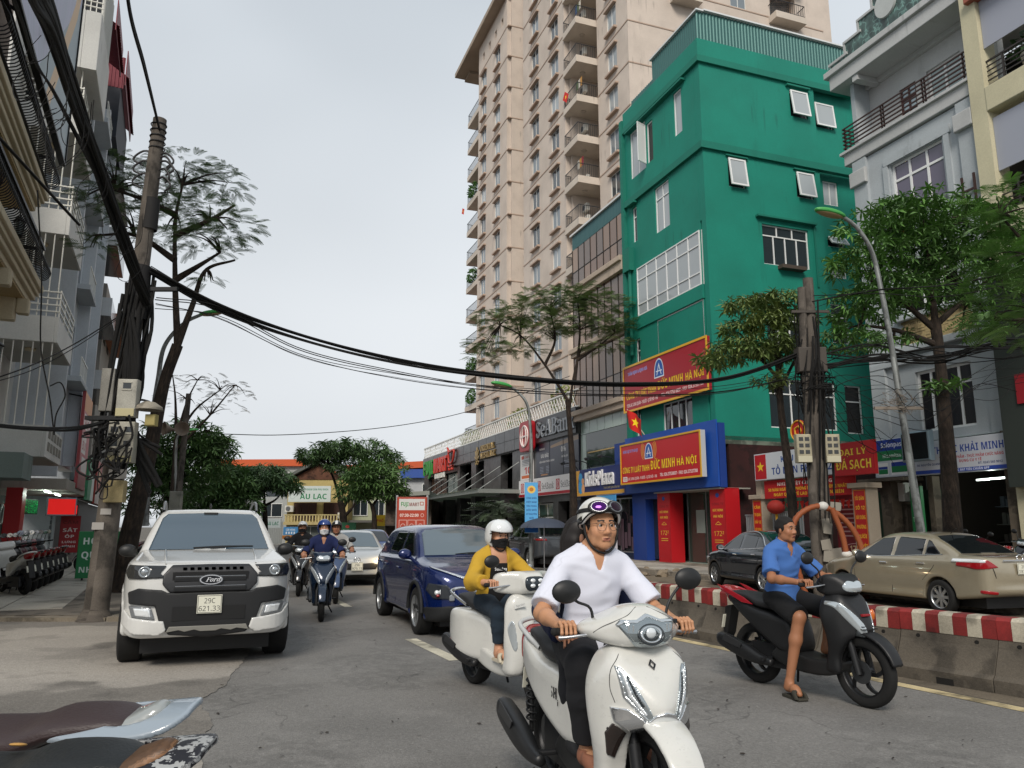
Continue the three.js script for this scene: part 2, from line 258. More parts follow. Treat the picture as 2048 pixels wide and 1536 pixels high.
// a printed panel: quad facing +z with the print, at x0..x1, y0..y1, depth z (in front of its backing)
function face(x0, x1, y0, y1, z) { const g = new THREE.PlaneGeometry(x1 - x0, y1 - y0); g.translate((x0 + x1)/2, (y0 + y1)/2, z); return finish(g); }
const printed = (tex, r = 0.55, o = {}) => new THREE.MeshStandardMaterial({ map: tex, roughness: r, side: THREE.DoubleSide, ...o });
const F_BOLD = await new FontLoader().loadAsync('fonts/droid/droid_sans_bold.typeface.json'), F_SERIF = await new FontLoader().loadAsync('fonts/droid/droid_serif_bold.typeface.json');
function letters(s, size, depth, font = F_BOLD, bevel = 0.008) { const g = new TextGeometry(s, { font, size, depth, curveSegments: 5, bevelEnabled: bevel > 0, bevelThickness: bevel, bevelSize: bevel*0.6, bevelSegments: 1 }); return finish(g); }
function textWidth(g) { g.computeBoundingBox(); return g.boundingBox.max.x; }
// a framed window with panes set back: parts go straight to a building. xs/ys are the mullion lines including the outer edges
function win(parent, x0, x1, y0, y1, z, { cols = 2, rows = [1], fm = WHITEF, gm = WINGLASS, fw = 0.05, depth = 0.06, sill, open, name = 'window', bars } = {}) {
const F = [box(x0, x1, y0, y0 + fw, z, z + depth), box(x0, x1, y1 - fw, y1, z, z + depth), box(x0, x0 + fw, y0 + fw, y1 - fw, z, z + depth), box(x1 - fw, x1, y0 + fw, y1 - fw, z, z + depth)], panes = [];
const tot = rows.reduce((a, b) => a + b, 0); let yy = y0;
rows.forEach((r, j) => {
const ya = yy, yb = yy + (y1 - y0)*r/tot; yy = yb; const C = Array.isArray(cols) ? cols[j] ?? cols[0] : cols, cw = (x1 - x0)/C;
if (j) F.push(box(x0 + fw, x1 - fw, ya - fw/2, ya + fw/2, z, z + depth - 0.003));
for (let i = 0; i < C; i++) { if (i) F.push(box(x0 + cw*i - fw/2, x0 + cw*i + fw/2, ya + fw/2 + 0.002, yb - fw/2 - 0.002, z, z + depth - 0.006)); panes.push([x0 + cw*i + fw*0.4, x0 + cw*(i + 1) - fw*0.4, ya + fw*0.4, yb - fw*0.4]); }
});
const w = add(name, join(F), fm, parent);
for (const [a, b, c, d] of panes) add('pane', box(a, b, c, d, z + depth*0.25, z + depth*0.4), gm, w);
if (sill) add('sill', box(x0 - 0.08, x1 + 0.08, y0 - 0.1, y0 - 0.002, z - 0.02, z + 0.14), sill, w);
return w;
}
const WHITEF = mt(0xe4e6e6,0.4), WINGLASS = mt(0x2b3237,0.05, { ior: 1.7 }), WINGLASS_L = mt(0xa6adb1,0.1, { ior: 1.6 });
// wall with rectangular openings: [x0,x1,y0,y1] list; from z1 back to z0
function wall(x0, x1, y0, y1, z0, z1, openings = []) { return prism([[x0, y0],[x1, y0],[x1, y1],[x0, y1]], z0, z1,0, openings.map((o) => rectHole(...o))); }
// ---------- ground, road, pavements ----------
const texAsphalt = dataTex(1024, (u, v) => { const a = fbm(u, v, 4,101,5), g = vn(u, v, 512,103), g2 = vn(u, v, 256,104), s = sstep(0.55,0.8, fbm(u, v, 10,106,4)), cr = sstep(0.012,0.0, Math.abs(fbm(u, v, 6,108,4) - 0.47))*sstep(0.5,0.62, vn(u, v, 4,112)); let k = 0.445 + (a - 0.5)*0.09 + (g - 0.5)*0.08 + (g2 - 0.5)*0.04 + s*0.03 - cr*0.09; k -= 0.035*sstep(0.6,0.66, fbm(u, v, 3,115,5))*sstep(0.35,0.6, vn(u, v, 64,117)); if (g2 > 0.92) k += 0.04; return [k, k*0.985, k*0.96]; }, 4.3);
const texApron = dataTex(1024, (u, v) => { const a = fbm(u, v, 3,121,6), g = vn(u, v, 512,123), w = sstep(0.53,0.58, fbm(u, v, 3,126,5)), p = sstep(0.62,0.75, fbm(u, v, 12,128,3)); const k = 0.585 + (a - 0.5)*0.2 + (g - 0.5)*0.1 - w*0.13 - p*0.05; return [k*0.985, k*0.95, k*0.9]; }, 6.5);
const texSlab = dataTex(512, (u, v) => { const a = fbm(u, v, 4,141,6), g = vn(u, v, 256,143), s = sstep(0.6,0.75, fbm(u, v, 8,146,4)); const k = 0.66 + (a - 0.5)*0.2 + (g - 0.5)*0.08 - s*0.1; return [k, k*0.97, k*0.91]; }, 3);
const bumpRoad = dataTex(512, (u, v) => 0.55*vn(u, v, 256,151) + 0.45*fbm(u, v, 32,152,4), 1.3, false);
const ASPHALT = mt(0xffffff, 0.82, { map: texAsphalt, bumpMap: bumpRoad, bumpScale: 0.008 }), APRON = mt(0xffffff, 0.93, { map: texApron, bumpMap: bumpRoad, bumpScale: 0.008 }), SLAB = mt(0xffffff, 0.9, { map: texSlab, bumpMap: bumpRoad, bumpScale: 0.006 });
const jag = (pts, amp, step, sd) => { const R = rng(sd), o = []; pts.forEach((p, i) => { o.push(p); const q = pts[i + 1]; if (!q) return; const n = Math.floor(Math.hypot(q[0] - p[0], q[1] - p[1])/step); for (let k = 1; k < n; k++) o.push([mix(p[0], q[0], k/n) + (R() - 0.5)*amp, mix(p[1], q[1], k/n) + (R() - 0.5)*amp]); }); return o; };
const sheet = (pts, y) => { const s = new THREE.Shape(pts.map(([x, f]) => new THREE.Vector2(x, f))), g = new THREE.ShapeGeometry(s); g.rotateX(-Math.PI/2); g.translate(0, y, 0); return metric(g); };
const slabOf = (pts, y0, y1) => { const g = prism(pts, y0, y1); g.rotateX(-Math.PI/2); return metric(g); };
struct('ground', sheet([[-900,-60],[900,-60],[900,1500],[-900,1500]],-0.03), grimy(0x6f6a62));
struct('road', sheet([[-1.5,2.0],[-0.2,-12],[16,-12],[12.5,6],[8.6,16],[5.2,25.5],[-10,68],[-18,92],[-34,92],[-17,50],[-7.4,24],[-5.2,17.7],[-3.55,11],[-2.9,8.0],[-2.95,7.4],[-2.5,6.6],[-2.3,5.8],[-1.95,5.0]],0), ASPHALT);
struct('concrete_apron', sheet([[-14,-12],[-0.4,-12], ...jag([[-1.4,2],[-1.88,5.0],[-2.2,5.8],[-2.43,6.6],[-2.85,7.4],[-2.83,8.0],[-3.5,11],[-5.15,17.7]],0.06,0.11,9), [-7.3,24],[-9,24],[-7.4,13.2],[-30,13.2],[-30,-12]],0.006), APRON);
{ // raised left pavement of big concrete slabs
const p = struct('left_pavement', slabOf([[-6.75,13.45],[-8.4,21],[-19,44],[-40,95],[-60,95],[-60,13.45]],-0.02,0.085), grimy(0x77716a));
const R = rng(11), u = [-0.407,0.914], n = [0.914,0.407];
for (let i = 0; i < 15; i++) for (let j = 0; j < 7; j++) {
const a0 = 16.5 + i*1.32, o0 = -1.55 - j*1.02, P = (a, o) => [u[0]*a + n[0]*o, u[1]*a + n[1]*o], g = 0.018, q = [P(a0 + g, o0 - g), P(a0 + 1.32 - g, o0 - g), P(a0 + 1.32 - g, o0 - 1.02 + g), P(a0 + g, o0 - 1.02 + g)];
if (q.some(([x, f]) => f < 13.5 || x > -6.9 - (f - 13.4)*0.21)) continue; const h = 0.1 + (R() - 0.5)*0.008;
add('paving_slab', slabOf(q, 0.06, h), SLAB, p);
}
struct('left_kerb', join(slabOf([[-6.72,13.2],[-6.72,13.44],[-30,13.44],[-30,13.2]],-0.02,0.07), slabOf([[-6.7,13.2],[-6.5,13.2],[-8.2,21],[-8.38,21]],-0.02,0.08)), grimy(0x8a8276));
}
const RX = (a, o = 0) => 7.45 + 0.342*a - 0.94*o, RF = (a, o = 0) => 29 - 0.94*a - 0.342*o; // along the right-hand building line: a towards the camera, o out into the street
const rp = (a, o) => [RX(a, o), RF(a, o)];
{
const p = struct('right_pavement', slabOf([rp(26,3.3), rp(26,-6), rp(-60,-6), rp(-60,3.3)],-0.02,0.13), grimy(0x9a9287));
struct('right_kerb', slabOf([rp(26,3.31), rp(26,3.55), rp(-60,3.55), rp(-60,3.31)],-0.02,0.14), grimy(0xa29a90));
const R = rng(5);
for (let i = 0; i < 26; i++) for (let j = 0; j < 3; j++) { const a = -16 + i*0.8, o = 3.2 - j*0.8; add('paving_slab', slabOf([rp(a + 0.01, o - 0.01), rp(a + 0.79, o - 0.01), rp(a + 0.79, o - 0.79), rp(a + 0.01, o - 0.79)],0.1,0.142 + (R() - 0.5)*0.012), SLAB, p); }
// dusty strip of the far carriageway beside the parked cars
struct('dusty_shoulder', sheet([rp(26,3.6), rp(26,5.9), rp(8,5.7), rp(-3,5.2), rp(-9,3.6)],0.004), mt(0xcfc2ae, 0.95, { map: texApron }));
// rubble on the pavement edge
const gs = []; for (let i = 0; i < 90; i++) { const a = -1.5 + R()*4.5, o = 3.2 + R()*1.1, s = 0.03 + R()*R()*0.16; const g = new THREE.DodecahedronGeometry(s, 0); g.scale(1 + R(), 0.5 + R()*0.5,1); g.rotateY(R()*6); const [x, f] = rp(a, o); g.translate(x, s*0.3 + (o < 3.3 ? 0.13 : 0.02), -f); gs.push(metric(g)); }
const r = add('rubble', join(gs), grimy(0x9c8f7e)); r.userData.kind = 'stuff';
}
{ // painted lines
const LW = mt(0xd8d4c4,0.8, { map: texGrime }), LY = mt(0xd9c9a0,0.85, { map: texGrime });
const strip = (pts, w) => { const L = [], Rr = []; pts.forEach((p, i) => { const a = pts[Math.max(0, i - 1)], b = pts[Math.min(pts.length - 1, i + 1)], d = Math.hypot(b[0] - a[0], b[1] - a[1]), nx = (b[1] - a[1])/d*w/2, nf = -(b[0] - a[0])/d*w/2; L.push([p[0] - nx, p[1] - nf]); Rr.push([p[0] + nx, p[1] + nf]); }); return sheet([...L, ...Rr.reverse()],0.004); };
struct('lane_line', strip([[-1.42,11.25],[-0.66,9.5]],0.17), LW);
struct('lane_line', strip([[-4.0,17.6],[-3.2,15.6]],0.15), LW);
struct('edge_line', strip([[0.2,15.5],[1.35,13.2],[2.42,11.0],[3.4,9.05],[4.4,7.0],[5.6,4.4],[7,1]],0.16), LY);
struct('road_dust', sheet([[0.35,15.5],[1.47,13.2],[2.54,11.0],[3.52,9.05],[4.52,7.0],[5.72,4.4],[6.3,4.4],[4.9,7.55],[4.1,8.9],[2.75,11.3],[1.6,13.4],[0.6,15.5]],0.003), mt(0xd6cbb8,0.95, { map: texApron }));
}
// leaf litter and grit on the road
{ const R = rng(77), gs = []; for (let i = 0; i < 150; i++) { const x = -3.2 + R()*7, f = 4.5 + R()*R()*9, s = 0.008 + R()*0.02; const g = new THREE.CircleGeometry(s, 5); g.scale(1,0.5,1); g.rotateX(-1.4 + R()*0.3); g.rotateY(R()*6); g.translate(x, 0.012,-f); gs.push(finish(g)); } const l = add('road_litter', join(gs), mt(0x2c2620,0.9)); l.userData.kind = 'stuff'; }
// ---------- right-hand buildings (x along the front towards the camera, z out into the street) ----------
const corr = (x0, x1, y0, y1, z, pitch = 0.16, amp = 0.025) => { const pts = []; const n = Math.round((x1 - x0)/pitch)*4; for (let i = 0; i <= n; i++) { const t = i % 4; pts.push([x0 + (x1 - x0)*i/n, z + (t === 1 || t === 2 ? amp : 0)]); } const back = pts.slice().reverse().map(([x, q]) => [x, q - 0.01]); const g = prism([...pts, ...back],-y1,-y0); g.rotateX(Math.PI/2); return metric(g); };
const turnR = (m, x) => { for (const q of [m].flat()) { q.rotation.y = Math.PI/2; q.position.x = x; } return m; }; // onto the right-hand side wall: x becomes depth, z becomes out
const GREEN = plaster(0x0b907c, 0.75), GREEND = plaster(0x0a826f, 0.75), BLUEP = mt(0x1d4fa8,0.5), NAVY = mt(0x142a63,0.6), REDP = mt(0xb4131d, 0.5), CREAM = plaster(0xe3d5c8), CREAM2 = plaster(0xe4d8ca), TRIM = plaster(0xc8b09e);
const flagTex = canvasTex(192,128, (g, w, h) => { g.fillStyle = '#d3231d'; g.fillRect(0,0, w, h); g.fillStyle = '#ffdf1e'; g.beginPath(); for (let i = 0; i < 10; i++) { const r = i % 2 ? 15 : 38, a = i*Math.PI/5 - Math.PI/2; g.lineTo(w/2 + r*Math.cos(a), h/2 + r*Math.sin(a)); } g.fill(); });
const FLAG = printed(flagTex, 0.8);
{
const b = thing('green_building', 'narrow teal green six storey corner building with white windows and tin parapet', 'building', 7.45,29,-70);
const X0 = -5.75, X1 = 0.5;
const fw = [[-5.35,-3.9,17.65,20.0],[-3.8,-3.25,17.75,19.7],[-1.5,-0.87,17.9,19.9],[-3.28,-2.1,14.2,16.3],[-5.3,-4.9,14.5,16.2],[-5.0,0.05,10.9,13.15],[-3.4,0.1,8.45,10.3],[-5.35,-4.95,8.0,9.9],[-3.24,-1.02,5.05,6.62],[-5.5,-5.1,5.1,7.4]];
add('front_wall', wall(X0,0.08,4.9,20.4,-0.35,0, fw.filter((w) => w[1] < 0.05).concat([[-5.0,0.05,10.9,13.15].map((v, i) => i === 1 ? 0.04 : v)])), GREEN, b);
each('corner_pier', many(box(0.083,0.49,13.5,20.4,-0.36,-0.004), box(0.34,0.488,4.9,13.498,-0.36,-0.006), box(0.083,0.338,4.9,13.5,-1.4,-1.2)), GREEN, b);
each('ledge', many(box(X0 - 0.1, X1 + 0.12,16.42,16.72,-0.3,0.14), box(X1 - 0.1, X1 + 0.121,16.421,16.719,-7.9,-0.301), box(X0 - 0.1, X1 + 0.12,20.22,20.5,-0.3,0.14), box(X1 - 0.1, X1 + 0.121,20.221,20.499,-7.9,-0.301)), GREEND, b);
add('parapet', join(box(X0 - 0.05, X1 + 0.09,20.5,21.25,-0.3,0.1), box(X1 - 0.2, X1 + 0.091,20.5,21.249,-7.9,-0.301)), GREEN, b);
add('side_fin', box(X0 - 0.35, X0 - 0.101,4.9,20.95,-0.8,0.16), GREEND, b);
add('left_wall', box(X0 - 0.1, X0,4.9,20.4,-8,-0.01), GREEN, b);
const TIN = mt(0x3f6b68,0.5, { metalness: 0.3 });
add('tin_parapet', join(corr(-3.2, X1 - 0.02,21.25,22.55,-0.06), xf(corr(0,7.8,21.25,22.6,0), { r: [0, Math.PI/2,0], t: [X1 - 0.02,0,0] }), corr(-5.6,-3.2,21.25,21.9,-0.3)), TIN, b);
add('tin_cap', join(box(-3.25, X1 + 0.1,22.56,22.63,-0.3,0.06), box(X1 - 0.25, X1 + 0.11,22.61,22.68,-7.9,-0.31)), mt(0xd7dadb, 0.5), b);
// side wall with its own windows
const sw = [[1.16,1.98,15.0,16.2],[4.53,5.4,15.05,16.15],[4.5,5.4,18.72,19.9],[2.65,4.96,11.92,13.62],[2.5,5.75,5.3,7.25],[2.6,4.9,8.4,10.1]];
turnR(add('side_wall', wall(0,5.8,4.75,20.4,-0.3,0, sw), GREEN, b), X1);
const sw2 = [[6.03,7.05,18.68,19.8],[6.2,7.0,15.1,16.2],[6.23,7.15,13.22,13.62],[6.24,7.13,11.85,12.3],[6.1,7.0,9.0,10.7],[6.5,7.35,5.26,7.25]];
turnR(add('rear_side_wall', wall(5.8,8.3,4.75,20.4,-0.7,-0.3, sw2), GREEN, b), X1);
add('soffit', box(X0, X1,4.6,4.9,-8,0), grimy(0x7d8a80), b);
// rear closing walls and roof
add('roof_slab', box(X0, X1,20.4,20.49,-8.2,-0.31), grimy(0x777777), b);
add('back_wall', box(X0, X1,0.1,20.4,-8.6,-8.3), GREEN, b);
// front windows
win(b, ...fw[0],-0.12, { cols: 2, gm: WINGLASS_L }); win(b, ...fw[2],-0.12, { cols: 1, gm: WINGLASS_L });
{ const o = win(b, ...fw[1],-0.12, { cols: 1, gm: mt(0x16181a, 0.3) }); const s = add('open_sash', join(box(0,0.05,0,1.9,0,0.04), box(0.52,0.57,0,1.9,0,0.04), box(0.05,0.52,0,0.05,0,0.04), box(0.05,0.52,1.85,1.9,0,0.04), box(0.05,0.52,0.05,1.85,0.01,0.02)), WHITEF, b); s.position.set(-3.82,17.78,0.02); s.rotation.y = -1.2; }
win(b, ...fw[3],-0.12, { cols: 2, rows: [3,1.1], gm: WINGLASS_L }); win(b, ...fw[4],-0.12, { cols: 1, rows: [2.5,1], gm: WINGLASS }); win(b, ...fw[7],-0.12, { cols: 1, rows: [2.5,1] }); win(b, ...fw[9],-0.12, { cols: 1 });
each('window_hood', many(box(-5.5,-0.5,20.02,20.1,0,0.22), box(-5.5,-4.75,16.3,16.38,0,0.25)), GREEND, b);
win(b, -5.0,0.02,10.9,13.15,-0.02, { cols: [6,6,6], rows: [0.7,1.5,0.8], gm: WINGLASS_L });
turnR(win(b, 0.03,0.75,10.9,13.15,0, { cols: 1, rows: [0.7,1.5,0.8] }), 0.05);
add('bay_base', box(-5.05,0.12,10.32,10.88,-0.9,0.06), GREEN, b);
win(b, -3.4,0.06,8.45,10.3,-0.06, { cols: [4,4], rows: [1.6,0.6], gm: WINGLASS }); turnR(win(b, 0.08,0.9,8.45,10.3,0, { cols: 1, rows: [1.6,0.6] }), 0.1);
win(b, ...fw[8],-0.12, { cols: 4 });
// side windows
const top = { cols: 1, gm: WINGLASS_L };
const hung = (q, tilt, x) => { turnR(win(b, ...q, -0.14, { cols: 1, gm: mt(0x15181a, 0.3) }), x); const W = q[1] - q[0], Hh = q[3] - q[2], s = add('open_sash', join(box(0,0.07,-Hh, 0,0,0.05), box(W - 0.07, W, -Hh, 0,0,0.05), box(0.07, W - 0.07,-0.07,0,0,0.05), box(0.07, W - 0.07,-Hh, -Hh + 0.07,0,0.05)), WHITEF, b); add('pane', box(0.06, W - 0.06,-Hh + 0.06,-0.06,0.015,0.03), WINGLASS_L, s); s.position.set(x + 0.03, q[3],-q[0]); s.rotation.set(0, Math.PI/2,0); s.rotateX(-tilt*0.6); };
hung(sw[0],0.2, X1); hung(sw[1],0.22, X1); hung(sw[2],0.22, X1); hung(sw2[0],0.16, X1 - 0.3); hung(sw2[2],0.9, X1 - 0.3);
turnR(win(b, ...sw2[1],-0.42, { cols: 2, gm: WINGLASS_L }), X1); turnR(win(b, ...sw2[3],-0.42, { cols: 1, gm: WINGLASS_L }), X1); turnR(win(b, ...sw2[4],-0.42, { cols: 1, rows: [2,1] }), X1); turnR(win(b, ...sw2[5],-0.42, { cols: 1, rows: [2,1], gm: BLACK }), X1);
turnR(win(b, ...sw[3],-0.14, { cols: [4,3], rows: [1.5,0.55] }), X1); turnR(win(b, ...sw[5],-0.14, { cols: [4,3], rows: [1.5,0.55] }), X1); turnR(win(b, ...sw[4],-0.14, { cols: [3,3], rows: [1.6,0.7] }), X1);
turnR(each('window_hood', many(box(2.35,5.3,13.85,13.93,0,0.2), box(5.22,5.3,11.2,13.85,0,0.06), box(4.3,5.5,20.05,20.12,0,0.16), box(1.05,2.1,16.28,16.33,0,0.1), box(4.4,5.5,16.25,16.3,0,0.1)), GREEND, b), X1);
turnR(add('window_box', box(3.3,4.5,11.75,11.9,0.0,0.3), mt(0x4a4038,0.8), b), X1);
add('drainpipe', join(cyl([-5.55,9.2,0.08],[-5.55,14.2,0.08],0.09), cyl([-5.2,8.3,0.06],[-5.2,9.9,0.06],0.04), box(-5.9,-5.3,13.2,14.3,0,0.25)), GREEND, b);
// ground floor: blue surround, red pillars, glass shop front
add('shop_surround', join(box(-7.1,1.05,2.95,5.3,0.02,0.3), box(-5.9,-4.75,0.12,2.95,-0.4,0.1), box(-4.75,-3.75,2.7,2.95,-0.4,0.1)), mt(0x173a86,0.55), b);
add('shop_soffit', box(-3.7,1.0,2.9,2.945,-1.0,0.29), mt(0x9b9a92,0.7), b);
const pt = canvasTex(128,512, (g, w, h) => { g.fillStyle = '#b5121c'; g.fillRect(0,0, w, h); g.fillStyle = '#274a9e'; g.beginPath(); g.arc(64,45,17,0,7); g.fill(); vtext(g, 'CÔNG TY', 64,120,26, { align: 'center', color: '#7c0a10' }); vtext(g, 'ĐỨC MINH', 64,165,26, { align: 'center', color: '#e8c23a', width: 100 }); vtext(g, 'HÀ NỘI', 64,210,26, { align: 'center', color: '#e8c23a' }); g.strokeStyle = '#e8c23a'; g.lineWidth = 4; g.beginPath(); g.moveTo(34,262); g.lineTo(64,240); g.lineTo(94,262); g.moveTo(44,262); g.lineTo(84,262); g.stroke(); vtext(g, '172²', 64,345,50, { bold: false, align: 'center', color: '#e8c23a' }); g.fillStyle = '#d8b034'; g.fillRect(24,372,80,6); g.fillRect(24,388,80,6); });
for (const [x0, x1] of [[-3.72,-2.75],[0.05,1.0]]) { const p = add('red_pillar', box(x0, x1,0.13,2.94,-0.5,0.12), REDP, b); add('print', face(x0 + 0.06, x1 - 0.06,0.4,2.9,0.124), printed(pt), p); }
add('shop_glass', join(box(-2.74,0.04,0.15,2.9,-0.7,-0.68)), mt(0x5f7068,0.03, { transmission: 0.6, ior: 1.6, phys: 1 }), b);
add('shop_frame', join(box(-2.74,-2.68,0.15,2.9,-0.72,-0.66), box(-1.4,-1.36,0.15,2.9,-0.72,-0.665), box(-0.02,0.04,0.15,2.9,-0.72,-0.66)), STEEL, b);
add('shop_room', join(box(-2.8,0.1,0.13,0.15,-5,-0.5), box(-2.8,0.1,0.15,2.95,-5.1,-5), box(-2.85,-2.75,0.15,2.9,-5,-0.73), box(0.041,0.1,0.15,2.9,-5,-0.73)), mt(0x8a9a92,0.8), b);
each('shop_poster', many(box(-2.1,-1.5,1.3,2.2,-0.675,-0.672), box(-0.95,-0.3,0.9,2.4,-0.675,-0.672)), mt(0x98a59f, 0.7), b);
add('display_window', box(-4.74,-3.76,0.2,2.68,-0.3,-0.28), WINGLASS, b);
add('maroon_wall', box(0.35,0.5,0.1,4.6,-8.2,-0.51), grimy(0x3a191a), b);
}
// signs of the law firm
const logoArch = (g, x, y, s) => { g.fillStyle = '#dfe8f2'; g.beginPath(); g.moveTo(x - s, y + s); g.quadraticCurveTo(x - s, y - s*1.1, x, y - s*1.15); g.quadraticCurveTo(x + s, y - s*1.1, x + s, y + s); g.fill(); g.fillStyle = '#1d56ad'; g.beginPath(); g.moveTo(x - s*0.85, y + s*0.85); g.quadraticCurveTo(x - s*0.85, y - s*0.95, x, y - s); g.quadraticCurveTo(x + s*0.85, y - s*0.95, x + s*0.85, y + s*0.85); g.fill(); g.strokeStyle = '#e8f0f8'; g.lineWidth = s*0.13; g.beginPath(); g.moveTo(x - s*0.45, y + s*0.7); g.lineTo(x, y - s*0.5); g.lineTo(x + s*0.45, y + s*0.7); g.moveTo(x - s*0.6, y + s*0.25); g.lineTo(x + s*0.6, y + s*0.25); g.stroke(); };
{
const t1 = canvasTex(1024,320, (g, w, h) => { g.fillStyle = '#a81c2c'; g.fillRect(0,0, w, h); vtext(g, 'THẨM ĐỊNH & ĐỊNH GIÁ', 60,62,30, { color: '#5a6fd0', width: 270, stroke: '#d9dff5', sw: 0.03 }); logoArch(g, 480,88,62); vtext(g, 'CÔNG TY LUẬT TNHH', 30,238,62, { color: '#f4c60c', width: 410, stroke: '#7a4a08', sw: 0.03 }); vtext(g, 'ĐỨC MINH', 455,234,84, { color: '#f4c60c', width: 310, stroke: '#7a4a08', sw: 0.03 }); vtext(g, 'HÀ NỘI', 785,230,68, { color: '#f4c60c', width: 205, stroke: '#7a4a08', sw: 0.03 }); vtext(g, '172B LẠC LONG QUÂN - P.BƯỞI - Q.TÂY HỒ - HN', 34,294,34, { color: '#f1e6e2', width: 420 }); vtext(g, 'TEL: 024.3753 8837 - FAX: 024.37537788', 500,288,34, { color: '#f1e6e2', width: 480 }); });
const s = thing('shop_sign', 'large crimson law firm sign board under bay window with yellow border', 'sign', RX(0,0), RF(0,0), -70);
add('panel', bbox(-6.05,0.6,6.6,8.67,0.16,0.3,0.02), mt(0x9c1626,0.5), s); add('print', face(-6.0,0.55,6.65,8.62,0.303), printed(t1,0.45), s);
add('border', join(box(-6.06,0.61,8.6,8.69,0.3,0.33), box(-6.06,0.61,6.58,6.67,0.3,0.33), box(-6.06,-5.98,6.67,8.6,0.3,0.329), box(0.53,0.61,6.67,8.6,0.3,0.329)), mt(0xe3b02c, 0.4), s);
const t2 = canvasTex(1024,300, (g, w, h) => { g.fillStyle = '#c21019'; g.fillRect(0,0, w, h); vtext(g, 'ĐOÀN LUẬT SƯ TP HÀ NỘI', 30,62,28, { color: '#3f57c4', width: 220, stroke: '#e3e6f5', sw: 0.03 }); g.strokeStyle = '#d8a62c'; g.lineWidth = 7; for (const k of [-1,1]) for (const r of [70,86,102]) { g.beginPath(); g.arc(400 , 66, r, k > 0 ? -0.65 : Math.PI - 0.75, k > 0 ? 0.75 : Math.PI + 0.65); g.stroke(); } logoArch(g, 400,78,56); vtext(g, 'CÔNG TY LUẬT TNHH', 16,222,62, { color: '#ffd60a', width: 390, stroke: '#7a1a08', sw: 0.035 }); vtext(g, 'ĐỨC MINH', 420,218,92, { color: '#ffd60a', width: 315, stroke: '#7a1a08', sw: 0.035 }); vtext(g, 'HÀ NỘI', 750,214,72, { color: '#ffd60a', width: 235, stroke: '#7a1a08', sw: 0.035 }); g.fillStyle = '#f0e8e4'; g.fillRect(20,250,66,38); vtext(g, '172', 26,280,30, { color: '#a01018' }); vtext(g, 'LẠC LONG QUÂN - P.BƯỞI - Q.TÂY HỒ - HN', 92,280,30, { color: '#e9dcd8', width: 410 }); vtext(g, 'TEL: 024.37538837 - FAX: 024.37537788', 540,276,34, { color: '#f4ecea', width: 450 }); });
const q = thing('shop_sign', 'bright red law firm sign board with gold wreath emblem over the glass shop front', 'sign', RX(0,0), RF(0,0), -70);
add('panel', bbox(-5.72,0.52,3.35,5.08,0.5,0.72,0.02), mt(0xb8bcc0,0.4), q); add('print', face(-5.66,0.46,3.4,5.04,0.723), printed(t2,0.35), q);
add('border', join(box(-5.73,0.53,5.02,5.09,0.72,0.75), box(-5.73,0.53,3.34,3.41,0.72,0.75), box(-5.73,-5.66,3.41,5.02,0.72,0.749), box(0.46,0.53,3.41,5.02,0.72,0.749)), mt(0xd9a726,0.4), q);
each('bracket', many(...[-5,-2.5,0].map((x) => box(x, x + 0.06,3.6,4.8,0.3,0.5))), DARKM, q);
const bk = add('backboard', box(-5.95,1.0,2.98,5.42,0.302,0.36), BLUEP, q);
}
{ // flag on a short pole over the lower sign
const f = thing('national_flag', 'red flag with yellow star on short pole above lower law firm sign', 'flag', RX(-4.6,0.2), RF(-4.6,0.2), -70, undefined, 5.1);
add('pole', cyl([0.3,0.2,0],[0,1.45,0.75],0.02), mt(0xc9c2b0,0.5), f);
const g = new THREE.PlaneGeometry(1.25,0.95,14,8), p = g.attributes.position; for (let i = 0; i < p.count; i++) { const x = p.getX(i) + 0.625, y = p.getY(i); p.setXYZ(i, 0.05 + x*0.98,1.05 + y*0.8 - x*0.36 - 0.1*x*x, 0.75 + Math.sin(x*6 + y*2)*0.06); } g.computeVertexNormals(); add('cloth', finish(g), FLAG, f);
}
// ---------- apartment tower ----------
const DARKROOM = mt(0x26241f, 0.9), RAIL = mt(0x3a3d40,0.5, { metalness: 0.5 });
function acUnit(parent, x, y, z, s = 1, turn = 0) { // outdoor unit: case, fan grille ring, feet
const a = add('air_conditioner', join(bbox(-0.42*s, 0.42*s, 0,0.6*s, -0.3*s, 0,0.02)), mt(0xd3d3cc, 0.6), parent); add('fan_grille', join(xf(new THREE.TorusGeometry(0.22*s, 0.012,6,18), { t: [-0.1*s, 0.3*s, 0.005] }), xf(new THREE.TorusGeometry(0.12*s, 0.01,6,14), { t: [-0.1*s, 0.3*s, 0.005] }), xf(new THREE.CylinderGeometry(0.2*s, 0.2*s, 0.01,18), { r: [Math.PI/2,0,0], t: [-0.1*s, 0.3*s, 0.002] })), mt(0x5d6064,0.6), a); a.position.set(x, y, z); a.rotation.y = turn; return a;
}
function railing(parent, x0, x1, y, h, z, n, zb) { // front run and returns to the wall at zb
const g = [box(x0, x1, y + h - 0.05, y + h, z - 0.04, z), box(x0, x1, y + 0.06, y + 0.09, z - 0.03, z - 0.005)]; for (let i = 0; i <= n; i++) { const x = mix(x0 + 0.01, x1 - 0.01, i/n); g.push(box(x - 0.01, x + 0.01, y, y + h - 0.05, z - 0.03, z - 0.01)); }
if (zb !== undefined) for (const x of [x0, x1]) { g.push(box(x - 0.02, x + 0.02, y + h - 0.051, y + h - 0.001, zb, z - 0.04)); const m = Math.max(2, Math.round(Math.abs(z - zb)/0.16)); for (let i = 1; i < m; i++) { const q = mix(z, zb, i/m); g.push(box(x - 0.01, x + 0.01, y, y + h - 0.052, q - 0.01, q + 0.01)); } }
return add('railing', join(g), RAIL, parent);
}
